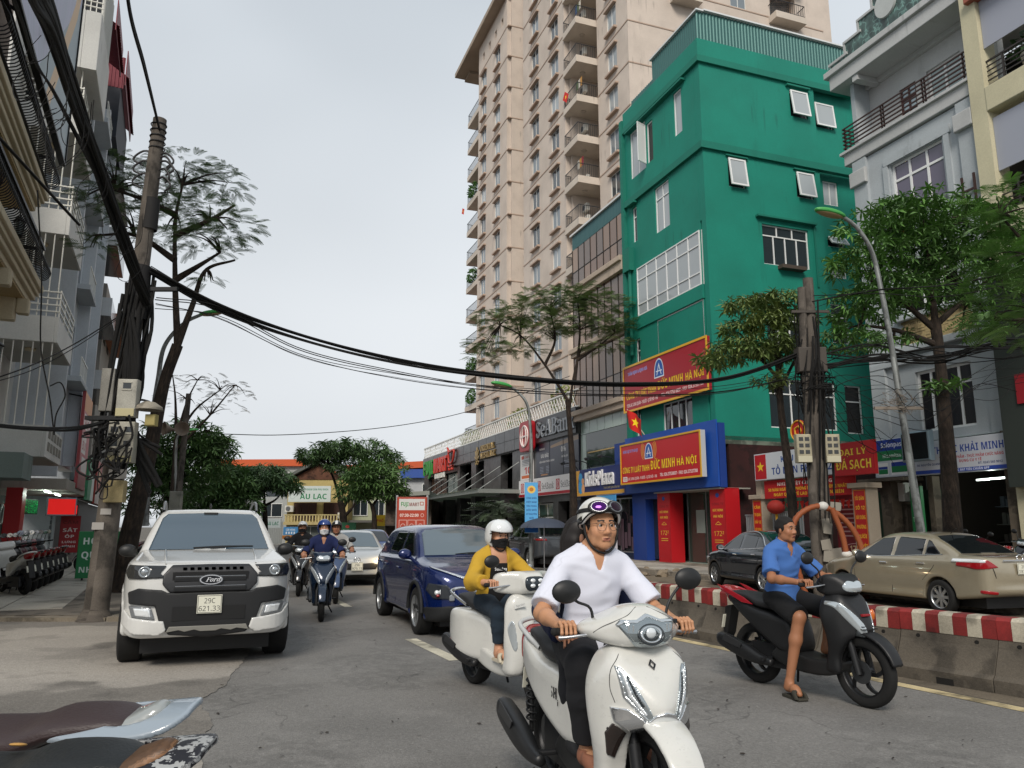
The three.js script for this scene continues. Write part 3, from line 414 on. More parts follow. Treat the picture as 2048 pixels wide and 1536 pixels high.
function leafBall(R, cx, cy, cz, rx, ry, rz, n, s = 0.16) { const gs = []; for (let i = 0; i < n; i++) { const a = R()*6.28, b = Math.acos(2*R() - 1), r = Math.cbrt(0.25 + 0.75*R()), g = new THREE.PlaneGeometry(s*(0.7 + R()*0.8), s*0.45,2,1); const p = g.attributes.position; for (let k = 0; k < p.count; k++) if (Math.abs(p.getX(k)) < 1e-4) p.setZ(k, s*0.1); else p.setY(k, p.getY(k)*0.25); g.rotateX(R()*6); g.rotateY(R()*6); g.rotateZ(R()*6); g.translate(cx + rx*r*Math.sin(b)*Math.cos(a), cy + ry*r*Math.cos(b), cz + rz*r*Math.sin(b)*Math.sin(a)); g.computeVertexNormals(); gs.push(finish(g)); } return join(gs); }
const LEAF = mt(0x3f6a24,0.75, { transmission: 0.25 }), LEAFD = mt(0x2c5024,0.75, { transmission: 0.2 }), LEAFY = mt(0x7d8a35,0.75, { transmission: 0.25 }), LEAFB = mt(0x8d6d40,0.8);
{
const b = thing('apartment_tower', 'tall beige apartment tower with rows of windows and stacked balconies', 'building', 7.48,45.8,-70), R = rng(21), H = 60;
const EX = -2.4, ZE = -1.57;
// window column helper: openings and windows
const winAt = (cols, k) => cols.map(([x0, x1]) => [x0, x1,49.0 - 3.25*k - 1.95,49.0 - 3.25*k - 0.05]);
const openAB = [], openCD = [], openE = [];
for (let k = 0; k <= 11; k++) openAB.push(...winAt([[-31.2,-29.7],[-26.8,-25.3]], k));
for (let k = -2; k <= 11; k++) openCD.push(...winAt([[-16.75,-15.2],[-12.5,-11.0]], k));
for (let k = -2; k <= 8; k++) openE.push(...winAt([[-5.5,-4.1]], k));
for (const x of [-31.0,-29.0,-27.0,-25.0]) openAB.push([x, x + 0.6,50.6,51.5]);
add('wall', wall(-32.4,-23.3,8,53,-0.4,0, openAB), CREAM, b);
add('wall', wall(-18.9,-9.8,8, H, -0.4,0, openCD), CREAM, b);
add('wall', wall(-7.2, EX, 8, H, ZE - 0.4, ZE, openE), CREAM, b);
const T = turnR(add('wall', wall(-ZE + 0.4,19.8,8, H, -0.5,0,[[10.35,11.75,40.0,41.6],[5.3,7.1,40.0 - 0.6,42.4 - 0.6],[14.0,16.4,39.9,42.3]]), CREAM, b), EX);
each('side_wall', many(box(-23.302,-23.0,8,53,-5.2,-0.401), box(-36.8,-36.4,8,52.9,-14,-2.2), box(-32.399,-32.0,8,52.9,-2.4,-0.401), box(-18.9,-18.6,8, H, -6,-0.401), box(-9.801,-9.5,8, H, -3.4,-0.401), box(-7.2,-6.9,8, H, -3.4, ZE - 0.401)), CREAM, b);
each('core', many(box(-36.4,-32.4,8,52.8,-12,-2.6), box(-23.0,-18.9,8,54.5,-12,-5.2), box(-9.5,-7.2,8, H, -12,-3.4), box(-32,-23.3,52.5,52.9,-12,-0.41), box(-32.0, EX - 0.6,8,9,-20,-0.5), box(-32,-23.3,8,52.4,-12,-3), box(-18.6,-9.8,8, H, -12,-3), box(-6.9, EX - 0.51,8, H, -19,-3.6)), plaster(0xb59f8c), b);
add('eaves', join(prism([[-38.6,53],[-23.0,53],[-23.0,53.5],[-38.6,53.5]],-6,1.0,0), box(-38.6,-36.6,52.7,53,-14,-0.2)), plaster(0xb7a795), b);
add('parapet', box(-23.0,-18.9,54.5,56,-5.4,-5.0), CREAM2, b);
// string courses
const sc = []; for (let k = -2; k <= 12; k++) { const y = 49.62 - 3.25*k; if (y < 53) { sc.push(box(-32.41,-23.29, y, y + 0.09,0.001,0.035)); sc.push(box(-23.32,-22.96, y, y + 0.09,-5.2,-0.0)); } sc.push(box(-18.91,-9.79, y, y + 0.09,0.001,0.035)); if (k < 9) { sc.push(box(-7.21, EX + 0.03, y - 0.01, y + 0.08, ZE, ZE + 0.035), box(EX, EX + 0.035, y - 0.01, y + 0.08,-19, ZE)); } }
add('string_course', join(sc), TRIM, b);
// windows: one of each size is built, the rest are copies
const FR = mt(0xdcdcd8,0.45), G1 = mt(0x7a848b, 0.06, { ior: 1.6 }), G2 = mt(0x444b50,0.06, { ior: 1.6 }), G3 = mt(0x9ea6ab, 0.1, { ior: 1.6 });
const mk = (w, gm) => { const q = win(b, 0, w, 0,1.9,-0.1, { cols: 2, fm: FR, gm, fw: 0.06 }); add('sill', bbox(-0.12, w + 0.12,-0.16,-0.002,-0.05,0.26,0.01), TRIM, q); add('window_hood', bbox(-0.12, w + 0.12,1.9,2.03,-0.05,0.24,0.01), TRIM, q); return q; };
const protos = {}; let first = true;
for (const [list, z] of [[openAB, 0],[openCD, 0],[openE, ZE]]) for (const [x0, x1, y0] of list) {
const w = +(x1 - x0).toFixed(2); if (w < 1) continue; const gi = R() < 0.3 ? 1 : R() < 0.35 ? 2 : 0, key = w + '_' + gi; let q = protos[key]; if (!q) q = protos[key] = mk(w, [G1, G2, G3][gi]); else { q = q.clone(); b.add(q); } q.position.set(x0, y0, z);
}
turnR(win(b, 10.35,11.75,40.0,41.6,-0.1, { cols: 2, fm: FR, gm: G1 }), EX);
for (const x of [-31.0,-29.0,-27.0,-25.0]) add('vent', box(x, x + 0.6,50.6,51.5,-0.3,-0.25), mt(0x8c8279,0.7), b);
// balconies between the blocks
const slab = (x0, x1, y, z0, z1) => add('balcony', bbox(x0, x1, y - 0.55, y, z0, z1,0.015), CREAM2, b);
for (let k = -2; k <= 8; k++) {
const y = 49.0 - 3.25*k - 2.6, s = slab(-9.78,-7.3, y, ZE - 1.8,0.15); railing(s, -9.7,-7.35, y, 1.0,0.12,16, ZE);
const dr = add('balcony_door', box(-9.3,-7.5, y, y + 2.2,-3.4,-3.36), G2, b);
if (R() < 0.85) acUnit(b, -9.2, y + 1.35,-1.2,0.95); if (R() < 0.6) acUnit(b, -9.2, y + 0.45,-1.3,0.9);
if (k % 2 === 0) for (let q = 0; q < 3; q++) add('laundry', box(-8.7 + q*0.35,-8.4 + q*0.35, y + 1.1, y + 1.8,-0.5,-0.48), mt([0x8a2f3a, 0xc9c4b8,0x3f587e, 0xb98a4a, 0x5a6a4a][(k + q*2 + 10) % 5],0.9), b);
const lamp = add('ceiling_lamp', lathe([[0, y - 0.62],[0.2, y - 0.6],[0.22, y - 0.552],[0, y - 0.552]].map(([r, q]) => [r, q]), 12).translate(-8.6,0,-1), mt(0xb9aea2,0.5), b);
}
const plants = [];
for (let k = 0; k <= 11; k++) {
const y = 49.0 - 3.25*k - 2.6; let s = slab(-22.98,-18.92, y, -5,-1.6); railing(s, -22.95,-18.95, y, 1.0,-1.65,18);
add('balcony_door', box(-21.8,-19.2, y, y + 2.3,-5.16,-5.12), G2, b);
s = slab(-36.78,-32.42, y, -2.4,-0.1); railing(s, -36.75,-32.45, y, 1.0,-0.14,22,-2.2);
add('balcony_door', box(-35.8,-33.2, y, y + 2.3,-2.56,-2.52), G2, b);
if (k === 2 || k === 3 || k === 4 || k === 10) plants.push(leafBall(R, -20.2, y + 1.0,-1.5,1.2,1.1,0.5,220,0.28));
if (k === 3 || k === 9 || k === 10 || k === 6) plants.push(leafBall(R, -34.6, y + 0.9,-0.1,1.5,0.8,0.4,220,0.28));
}
for (const [x0, x1, y] of [[5.3,7.1,39.4],[14.0,16.4,39.9]]) { turnR(add('balcony', bbox(x0 - 0.2, x1 + 0.2, y - 0.55, y, -0.5,0.9,0.015), CREAM2, b), EX); turnR(railing(b, x0 - 0.15, x1 + 0.15, y, 1.0,0.85,14,0), EX); turnR(add('balcony_door', box(x0 + 0.1, x1 - 0.1, y, y + 2.2,-0.6,-0.51), G2, b), EX); turnR(add('balcony', bbox(x0 - 0.2, x1 + 0.2, y + 2.75, y + 3.3,-0.5,0.9,0.015), CREAM2, b), EX); }
const hp = add('balcony_plant', join(plants), LEAF, b);
for (const [k, x, z] of [[3,-8.9,0.18]]) { const y = 49.0 - 3.25*4 - 2.6; const f = add('flag', new THREE.PlaneGeometry(0.95,0.65,4,2), FLAG, b); f.position.set(-9.2, y + 0.75,0.2); f.rotation.z = -0.7; }
const f2 = add('flag', new THREE.PlaneGeometry(0.9,0.6,4,2), FLAG, b); f2.position.set(-36.9,35.9,0.3); f2.rotation.z = -0.5;
}
// ---------- podium with shops along the street ----------
const GRAN = mt(0x4a4a4d, 0.35, { map: texGrime, ior: 1.5 }), GRAND = mt(0x2c2c2f, 0.4, { map: texGrime });
{
const b = thing('shopping_podium', 'low dark granite shopping podium at foot of beige tower, white lattice along its roof', 'building', 7.45,29,-70), R = rng(31);
const ops = [[-43.9,-34.4,4.1,5.9],[-33.8,-30.7,3.9,6.25],[-29.5,-27.6,3.9,6.2],[-24.0,-21.7,3.9,6.25],[-44,-36,0.3,2.7],[-33.5,-26,0.3,3.1],[-22.5,-18.6,0.3,3.0],[-17.9,-15.1,0.3,2.9],[-14.4,-11.9,0.3,2.9]];
add('wall', wall(-45.6,-11.45,0.1,6.3,-0.5,0, ops.map(([a, c, d, e]) => [a, c, d, Math.min(e, 6.25)])), GRAN, b);
{ const f = add('fascia', box(-45.7,-11.4,6.302,7.7,-0.6,0.12), GRAN, b); for (let i = 0; i < 18; i++) for (const [y0, y1] of [[6.33,6.98],[7.01,7.67]]) add('panel', box(-45.6 + i*1.9 + 0.02,-45.6 + (i + 1)*1.9 - 0.02, y0, y1,0.121,0.15 + R()*0.004), mt([0x434346,0x4a4b4e, 0x3d3d41][i*7 % 3],0.3, { map: texGrime }), f); }
add('left_wall', box(-45.6,-45.3,0.1,7.6,-14,-0.51), GRAN, b);
add('roof', box(-45.3,-11.5,7.3,7.5,-14,-0.61), GRAND, b);
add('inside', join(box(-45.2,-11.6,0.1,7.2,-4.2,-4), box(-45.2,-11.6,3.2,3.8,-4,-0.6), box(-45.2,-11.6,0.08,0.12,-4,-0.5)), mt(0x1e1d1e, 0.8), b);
win(b, -43.85,-38.5,4.15,5.85,-0.3, { cols: 3, fm: DARKM, gm: mt(0x5a3c28,0.1, { ior: 1.6 }) }); win(b, -38.2,-34.5,4.15,5.85,-0.3, { cols: 2, fm: DARKM, gm: mt(0x87908c, 0.1, { ior: 1.6 }) });
win(b, -43.9,-36.1,0.4,2.65,-0.3, { cols: [4,4], rows: [1.6,0.7], fm: DARKM, gm: mt(0x6a4a40,0.2) });
for (const [x0, x1] of [[-33.75,-30.75],[-29.45,-27.65],[-23.95,-21.75]]) win(b, x0, x1,3.95,6.15,-1.2, { cols: 2, fm: DARKM, gm: mt(0x23272b, 0.06, { ior: 1.6 }) });
win(b, -17.85,-15.15,0.4,2.85,-0.3, { cols: [2,2], rows: [1.7,0.8], gm: mt(0x3f5a52,0.06, { ior: 1.6 }) });
{ const sh = add('roller_shutter', corr(0.35,2.85,-14.35,-11.95,0,0.12,0.02), mt(0x9a958a, 0.6, { metalness: 0.2 }), b); sh.rotation.z = Math.PI/2; sh.position.set(0,0,-0.3); sh.rotation.z = 0; }
for (const x of [-26.6,-30.2,-34.2,-20.6]) add('pillar', bbox(x - 0.45, x + 0.45,0.12,3.85,0.3,1.1,0.02), GRAND, b);
// canopy: steel frame, glass panes, hanging rods
const cn = add('canopy', join(box(-40.5,-19.8,3.55,3.78,2.7,2.85), box(-40.5,-40.35,3.55,3.78,0.13,2.7), box(-19.95,-19.8,3.55,3.78,0.13,2.7), ...Array.from({ length: 16 }, (_, i) => box(-39.1 + i*1.2,-39.0 + i*1.2,3.58,3.75,0.14,2.7))), mt(0x9aa09c, 0.4, { metalness: 0.5 }), b);
for (let i = 0; i < 17; i++) add('pane', box(-40.33 + i*1.2,-39.17 + i*1.2,3.79,3.81,0.2,2.95), mt(0xa9b8b0,0.1, { transmission: 0.7, phys: 1 }), cn);
for (let i = 0; i < 6; i++) add('rod', cyl([-38.9 + i*3.6,3.8,2.5],[-38.2 + i*3.6,5.5,0.1],0.032), GALV, cn);
// lattice along the roof
const la = add('lattice', join(box(-45.6,-11.45,7.72,7.8,0.0,0.1), box(-45.6,-11.45,8.62,8.7,0.0,0.1), ...Array.from({ length: 18 }, (_, i) => box(-45.6 + i*2,-45.54 + i*2,7.8,8.62,-0.02,0.0))), mt(0xe3e3df, 0.5), b);
const sl = box(-0.025,0.025,-0.56,0.56,-0.012,0.012), WL = mt(0xe6e6e2,0.5);
for (let i = 0; i < 84; i++) for (const s of [-1,1]) { const m = add('slat', sl, WL, la); m.position.set(-45.3 + i*0.4,8.21,0.05 + s*0.014); m.rotation.z = s*0.62; }
add('roof_plant', join(leafBall(R, -22,8.3,-0.6,2.0,0.9,0.5,260,0.22), leafBall(R, -33,8.4,-0.6,2.6,0.7,0.5,260,0.22), leafBall(R, -15,8.6,-0.6,1.4,1.0,0.5,200,0.22)), LEAFY, b);
}
{ // FUJIMART letters
const s = thing('shop_sign', 'green and red raised supermarket letters with a cart outline on the podium corner', 'sign', RX(0), RF(0), -70);
const a = add('green_letters', xf(letters('FUJI', 1.25,0.12), { t: [-44.9,6.1,0.2] }), mt(0x2c8a3a, 0.4), s); a.scale.set(1,1,1);
add('red_letters', xf(letters('MART', 1.25,0.12), { s: [0.92,1,1], t: [-41.2,6.1,0.2] }), mt(0xb93428,0.4), s);
add('cart', join(tube([[-36.5,7.9,0.3],[-36.2,7.7,0.3],[-36.0,6.75,0.3],[-34.9,6.7,0.3],[-34.5,7.5,0.3],[-36.1,7.5,0.3]],0.09,40,6), tube([[-36.0,6.75,0.3],[-36.1,6.4,0.3],[-34.8,6.35,0.3]],0.09,20,6), sphere(-35.8,6.1,0.3,0.14), sphere(-35.0,6.1,0.3,0.14)), mt(0xb93428,0.4), s);
add('small_letters', xf(letters('FRESH EVERYDAY', 0.4,0.06), { s: [0.75,1,1], t: [-40.8,5.62,0.2] }), mt(0xd8d8d2,0.4), s);
const o = thing('building_name_sign', 'gold leaf emblem and two lines of gold letters on the dark podium fascia', 'sign', RX(0), RF(0), -70), GOLD = mt(0x9a8150,0.35, { metalness: 0.6 });
add('letters', join(xf(letters('ORIENTAL', 0.42,0.06, F_SERIF), { t: [-27.9,6.82,0.17] }), xf(letters('WESTLAKE', 0.42,0.06, F_SERIF), { t: [-27.9,6.3,0.17] })), GOLD, o);
const lf = (x, y, r, k) => xf(sphere(0,0.42,0,0.15,0.42,0.04,10), { r: [0,0, r], t: [x, y, 0.2], s: k }); add('emblem', join(lf(-28.7,6.4,0,1.05), lf(-28.7,6.35,0.6,0.95), lf(-28.7,6.35,-0.6,0.95), lf(-28.7,6.3,1.15,0.75), lf(-28.7,6.3,-1.15,0.75), xf(new THREE.TorusGeometry(0.16,0.03,6,14), { t: [-28.9,6.1,0.2] }), xf(new THREE.TorusGeometry(0.16,0.03,6,14), { t: [-28.5,6.1,0.2] })), GOLD, o);
// bank
const k = thing('bank_sign', 'black bank sign box with silver raised letters and round cornered red emblem', 'sign', RX(0), RF(0), -70);
add('backing', box(-17.1,-11.5,6.35,7.72,0.16,0.22), mt(0x26262a, 0.35), k);
add('letters', xf(letters('SeABank', 0.92,0.1, F_SERIF), { s: [0.94,1,1], t: [-16.85,6.6,0.22] }), mt(0x75797e, 0.3, { metalness: 0.5 }), k);
const sh = []; const ro = (x0, x1, y0, y1, r) => { for (const [cx, cy, a] of [[x1 - r, y0 + r, -90],[x1 - r, y1 - r, 0],[x0 + r, y1 - r, 90],[x0 + r, y0 + r, 180]]) for (let i = 0; i <= 5; i++) { const t = (a + i*18)*D2R; sh.push([cx + r*Math.cos(t), cy + r*Math.sin(t)]); } }; ro(-19.0,-17.2,5.95,7.75,0.3);
const em = add('emblem_box', prism(sh, 0.2,0.55,0.02), mt(0xa01420,0.4), k), ring = (x, y, rx, ry) => tube(Array.from({ length: 16 }, (_, i) => [x + rx*Math.cos(i*Math.PI/8), y + ry*Math.sin(i*Math.PI/8), 0.57]), 0.05,40,5, true); add('emblem', join(ring(-18.1,6.85,0.62,0.62), ring(-18.1,6.85,0.3,0.62), xf(new THREE.BoxGeometry(1.1,0.09,0.05), { t: [-18.1,6.85,0.57] })), mt(0xe8d9d6,0.4), em);
const st = canvasTex(1024,128, (g, w, h) => { g.fillStyle = '#e9e7e8'; g.fillRect(0,0, w, h); g.fillStyle = '#b5202e'; g.fillRect(0,108, w, 20); for (const x of [40,370,700]) { g.fillStyle = '#b5202e'; g.fillRect(x, 22,60,74); g.strokeStyle = '#f3e3e3'; g.lineWidth = 5; g.beginPath(); g.ellipse(x + 30,59,23,30,0,0,7); g.moveTo(x + 18,30); g.lineTo(x + 42,88); g.moveTo(x + 42,30); g.lineTo(x + 18,88); g.stroke(); vtext(g, 'SeABank', x + 76,84,62, { font: 'serif', bold: false, color: '#3d3a40', width: 215 }); } });
const q = thing('bank_sign', 'long white bank strip sign with red lower edge under the navy poster', 'sign', RX(0), RF(0), -70); add('panel', bbox(-20.0,-11.5,3.28,4.3,0.05,0.2,0.01), mt(0xdedcdd, 0.5), q); add('print', face(-19.95,-11.55,3.3,4.28,0.203), printed(st), q);
const pt = canvasTex(768,300, (g, w, h) => { g.fillStyle = '#1b2036'; g.fillRect(0,0, w, h); g.fillStyle = '#8a6a45'; g.beginPath(); g.moveTo(280,40); g.quadraticCurveTo(500,10, w, 0); g.lineTo(w, 40); g.quadraticCurveTo(500,50,280,60); g.fill(); for (const [s, x, y, z] of [['SeABank', 60,60,26],['ƯU ĐÃI', 90,130,44],['VẬN HÀNH THÔNG MINH', 60,175,24],['0%', 470,110,60],['miễn phí', 480,160,26]]) vtext(g, s, x, y, z, { color: '#c9c6c4' }); g.fillStyle = '#7d8496'; for (let i = 0; i < 5; i++) { g.fillRect(70,210 + i*13,70,5); g.fillRect(190,210 + i*13,60,5); g.fillRect(520,190 + i*13,180,5); } g.fillStyle = '#a8713f'; g.fillRect(90,276,130,12); });
const p = thing('wall_poster', 'large navy advertising poster over the upper bank window', 'poster', RX(0), RF(0), -70); add('panel', box(-17.42,-11.5,4.33,6.3,0.01,0.06), mt(0x1b2036,0.4), p); add('print', face(-17.4,-11.52,4.35,6.28,0.064), printed(pt, 0.3), p); add('seam', join(...[-15.4,-13.5].map((x) => box(x, x + 0.03,4.34,6.29,0.064,0.075))), DARKM, p);
const pr = canvasTex(192,256, (g, w, h) => { g.fillStyle = '#dcdad9'; g.fillRect(0,0, w, h); g.fillStyle = '#c4442e'; g.fillRect(18,12,40,34); vtext(g, 'CHO VAY', 66,40,26, { color: '#c4442e' }); g.fillStyle = '#8c8f98'; for (let i = 0; i < 4; i++) g.fillRect(24,60 + i*16,140,6); vtext(g, '10', 60,200,96, { color: '#c02c30' }); g.fillStyle = '#d0662c'; g.fillRect(20,214,150,30); });
const r = thing('wall_poster', 'narrow white poster with red figures beside the navy bank poster', 'poster', RX(0), RF(0), -70); add('panel', box(-20.1,-17.95,4.33,5.9,0.01,0.06), mt(0xd2d0cf, 0.5), r); add('print', face(-20.08,-17.97,4.35,5.88,0.064), printed(pr, 0.5), r);
}
// ---------- bronze glass building with the toy shop ----------
{
const b = thing('bronze_glass_building', 'narrow building of bronze glass bands with tin top beside green building', 'building', 7.45,29,-70), X0 = -12.05, X1 = -6.12, R = rng(41);
const BAND = plaster(0xd2c0ae), BR = [0x8f7767,0x836d60,0x9a806c, 0x786a62].map((h, i) => mt(h, 0.1 + i*0.02, { metalness: 0.25 }));
add('body', join(box(X0, X1,0.1,17.2,-9,-0.25)), mt(0x4a4440,0.7), b);
add('tin_top', join(corr(X0, X1,16.45,17.25,0.0), xf(corr(0.3,8,16.45,17.25,0), { r: [0,-Math.PI/2,0], t: [X0 - 0.01,0,-8.2] })), mt(0x3f6568,0.5, { metalness: 0.3 }), b);
add('tin_cap', box(X0 - 0.1, X1,17.26,17.36,-0.6,0.12), mt(0xd9dbdb, 0.5), b);
for (const [y0, y1, d] of [[13.5,14.2,0.2],[10.4,10.85,0.15],[6.9,7.45,0.25]]) add('band', join(bbox(X0 - 0.1, X1, y0, y1 - 0.25,-0.24, d, 0.02), bbox(X0 - 0.14, X1, y1 - 0.25, y1,-0.24, d + 0.12,0.02)), BAND, b);
for (const [y0, y1] of [[14.2,16.45],[10.85,13.5],[7.45,10.4]]) {
const n = 8, w = (X1 - X0)/n, f = add('mullion', join(...Array.from({ length: n + 1 }, (_, i) => box(X0 + i*w - 0.012, X0 + i*w + 0.012, y0, y1,-0.02,0.03)), box(X0, X1, mix(y0, y1,0.42) - 0.012, mix(y0, y1,0.42) + 0.012,-0.02,0.027)), DARKM, b);
for (let i = 0; i < n; i++) for (const [p, q] of [[y0, mix(y0, y1,0.42)],[mix(y0, y1,0.42), y1]]) { const m = add('pane', box(X0 + i*w + 0.013, X0 + (i + 1)*w - 0.013, p + 0.013, q - 0.013,-0.015,0), BR[Math.floor(R()*4)], f); m.rotation.y = (R() - 0.5)*0.0; }
}
// show window behind frosted panels
add('show_window_glass', box(X0 + 1.2, X1,4.5,6.2,-0.1,-0.06), mt(0x24302e, 0.05, { ior: 1.7 }), b);
const fr = add('frosted_band', box(X0, X1,4.4,6.9,-0.24,-0.12), mt(0x9fb0a8,0.4), b);
for (let i = 0; i < 7; i++) add('panel', box(X0 + 0.02 + i*0.84, X0 + 0.82 + i*0.84,6.22,6.88,-0.1,-0.04), mt(0xa8bab2,0.2), fr);
add('panel', box(X0 + 0.02, X0 + 1.18,4.42,6.2,-0.1,-0.05), mt(0xa8bab2,0.2), fr);
add('shelf_edge', box(X0 + 1.4, X1,5.2,5.26,-0.055,-0.03), mt(0xb89a58,0.4), b);
add('shop_front', join(box(X0, X1,0.1,0.4,-0.25,-0.05), box(X0, X0 + 0.5,0.4,2.9,-0.25,0.02)), mt(0x13233f, 0.5), b);
win(b, X0 + 0.6, X1 - 0.1,0.4,2.85,-0.2, { cols: 4, fm: STEEL, gm: mt(0x1b1f25,0.06, { ior: 1.6 }) });
const disp = []; for (let i = 0; i < 16; i++) disp.push(box(X0 + 0.8 + i*0.32, X0 + 1.02 + i*0.32,0.5 + (i % 3)*0.1,1.1 + (i*7 % 5)*0.2,-0.13,-0.11)); add('goods', join(disp), mt(0x5a4450,0.7), b);
}
{
const kt = canvasTex(1024,256, (g, w, h) => { g.fillStyle = '#16296b'; g.fillRect(0,0, w, h); g.fillStyle = '#e3a83a'; g.beginPath(); g.moveTo(0,0); g.lineTo(150,0); g.quadraticCurveTo(90,130,130,256); g.lineTo(0,256); g.fill(); g.fillRect(0,222, w, 34); g.fillStyle = '#3aa0dc'; g.beginPath(); g.ellipse(165,70,40,44,0,0,7); g.ellipse(165,165,48,70,0,0,7); g.fill(); g.fillStyle = '#f2b27a'; g.beginPath(); g.ellipse(215,110,26,30,0,0,7); g.ellipse(220,185,34,50,0,0,7); g.fill(); vtext(g, 'Trọn tình yêu cho bé', 640,205,30, { color: '#d9c26a', bold: false, width: 300 }); });
const s = thing('shop_sign', 'navy toy shop sign with white raised letters, yellow edge and blue and orange figures', 'sign', RX(0), RF(0), -70);
add('panel', bbox(-11.75,-6.2,3.02,4.36,0.02,0.3,0.02), mt(0x16296b, 0.5), s); add('print', face(-11.72,-6.23,3.05,4.33,0.303), printed(kt, 0.45), s);
add('letters', xf(letters('KidsPlaza', 0.62,0.06, F_BOLD), { s: [0.8,1.1,1], t: [-10.25,3.5,0.31] }), mt(0xe6e6e8,0.4), s);
for (let i = 0; i < 4; i++) each('spotlight', many(tube([[-11.3 + i*1.4,4.36,0.2],[-11.2 + i*1.4,4.65,0.5],[-11.1 + i*1.4,4.72,1.1]],0.025,10,5), xf(bbox(-0.16,0.16,-0.07,0.07,-0.06,0.06,0.02), { r: [0.5,0,0], t: [-11.1 + i*1.4,4.7,1.15] })), mt(0x22262b, 0.5), s);
const ct = canvasTex(128,96, (g, w, h) => { g.fillStyle = '#4b9ed8'; g.fillRect(0,0, w, h); g.fillStyle = '#dce9f2'; g.fillRect(0,70, w, 26); g.fillStyle = '#e8eef4'; g.beginPath(); g.moveTo(10,90); g.lineTo(60,40); g.lineTo(110,20); g.lineTo(70,70); g.fill(); g.fillStyle = '#b08850'; g.beginPath(); g.moveTo(40,95); g.lineTo(115,45); g.lineTo(110,80); g.fill(); });
const c = thing('hanging_banner', 'small sky blue banner hanging under the toy shop sign', 'banner', RX(-8.2,0.7), RF(-8.2,0.7), -70, undefined, 2.05); add('cloth', xf(bbox(0,1.9,0,0.9,-0.02,0.02,0.005), {}), mt(0x4b9ed8,0.8), c); add('print', face(0.02,1.88,0.02,0.88,0.023), printed(ct, 0.7), c); add('rod', cyl([-0.05,0.92,0],[2.6,1.0,-0.6],0.02), STEEL, c);
const pt = canvasTex(128,320, (g, w, h) => { g.fillStyle = '#a81d28'; g.fillRect(0,0, w, h); vtext(g, 'THỜI', 64,90,40, { align: 'center', color: '#f3e7e6' }); vtext(g, 'TRANG', 64,138,36, { align: 'center', color: '#f3e7e6' }); vtext(g, 'KIDS', 64,190,34, { align: 'center', color: '#e8c8c8' }); vtext(g, '10', 50,290,66, { align: 'center', color: '#f7efee' }); });
const p = thing('promotion_stand', 'red and white shop promotion box standing on pavement before toy shop', 'stand', RX(-6.6,1.3), RF(-6.6,1.3), -62, undefined, 0.13); add('box', bbox(-0.5,0.5,0,1.75,-0.5,0,0.02), mt(0xcfcdd6,0.6), p); add('print', face(-0.48,0.35,0.05,1.7,0.003), printed(pt, 0.5), p); add('top_panel', bbox(-0.3,0.25,1.75,2.2,-0.4,-0.34,0.01), mt(0xb02029,0.5), p);
const d = thing('round_shop_sticker', 'round pink sticker sign behind the toy shop glass', 'sign', RX(-7.6,0.02), RF(-7.6,0.02), -70); add('disc', xf(new THREE.CylinderGeometry(0.36,0.36,0.03,24), { r: [Math.PI/2,0,0], t: [0,1.9,0] }), mt(0xb98a96,0.6), d);
}
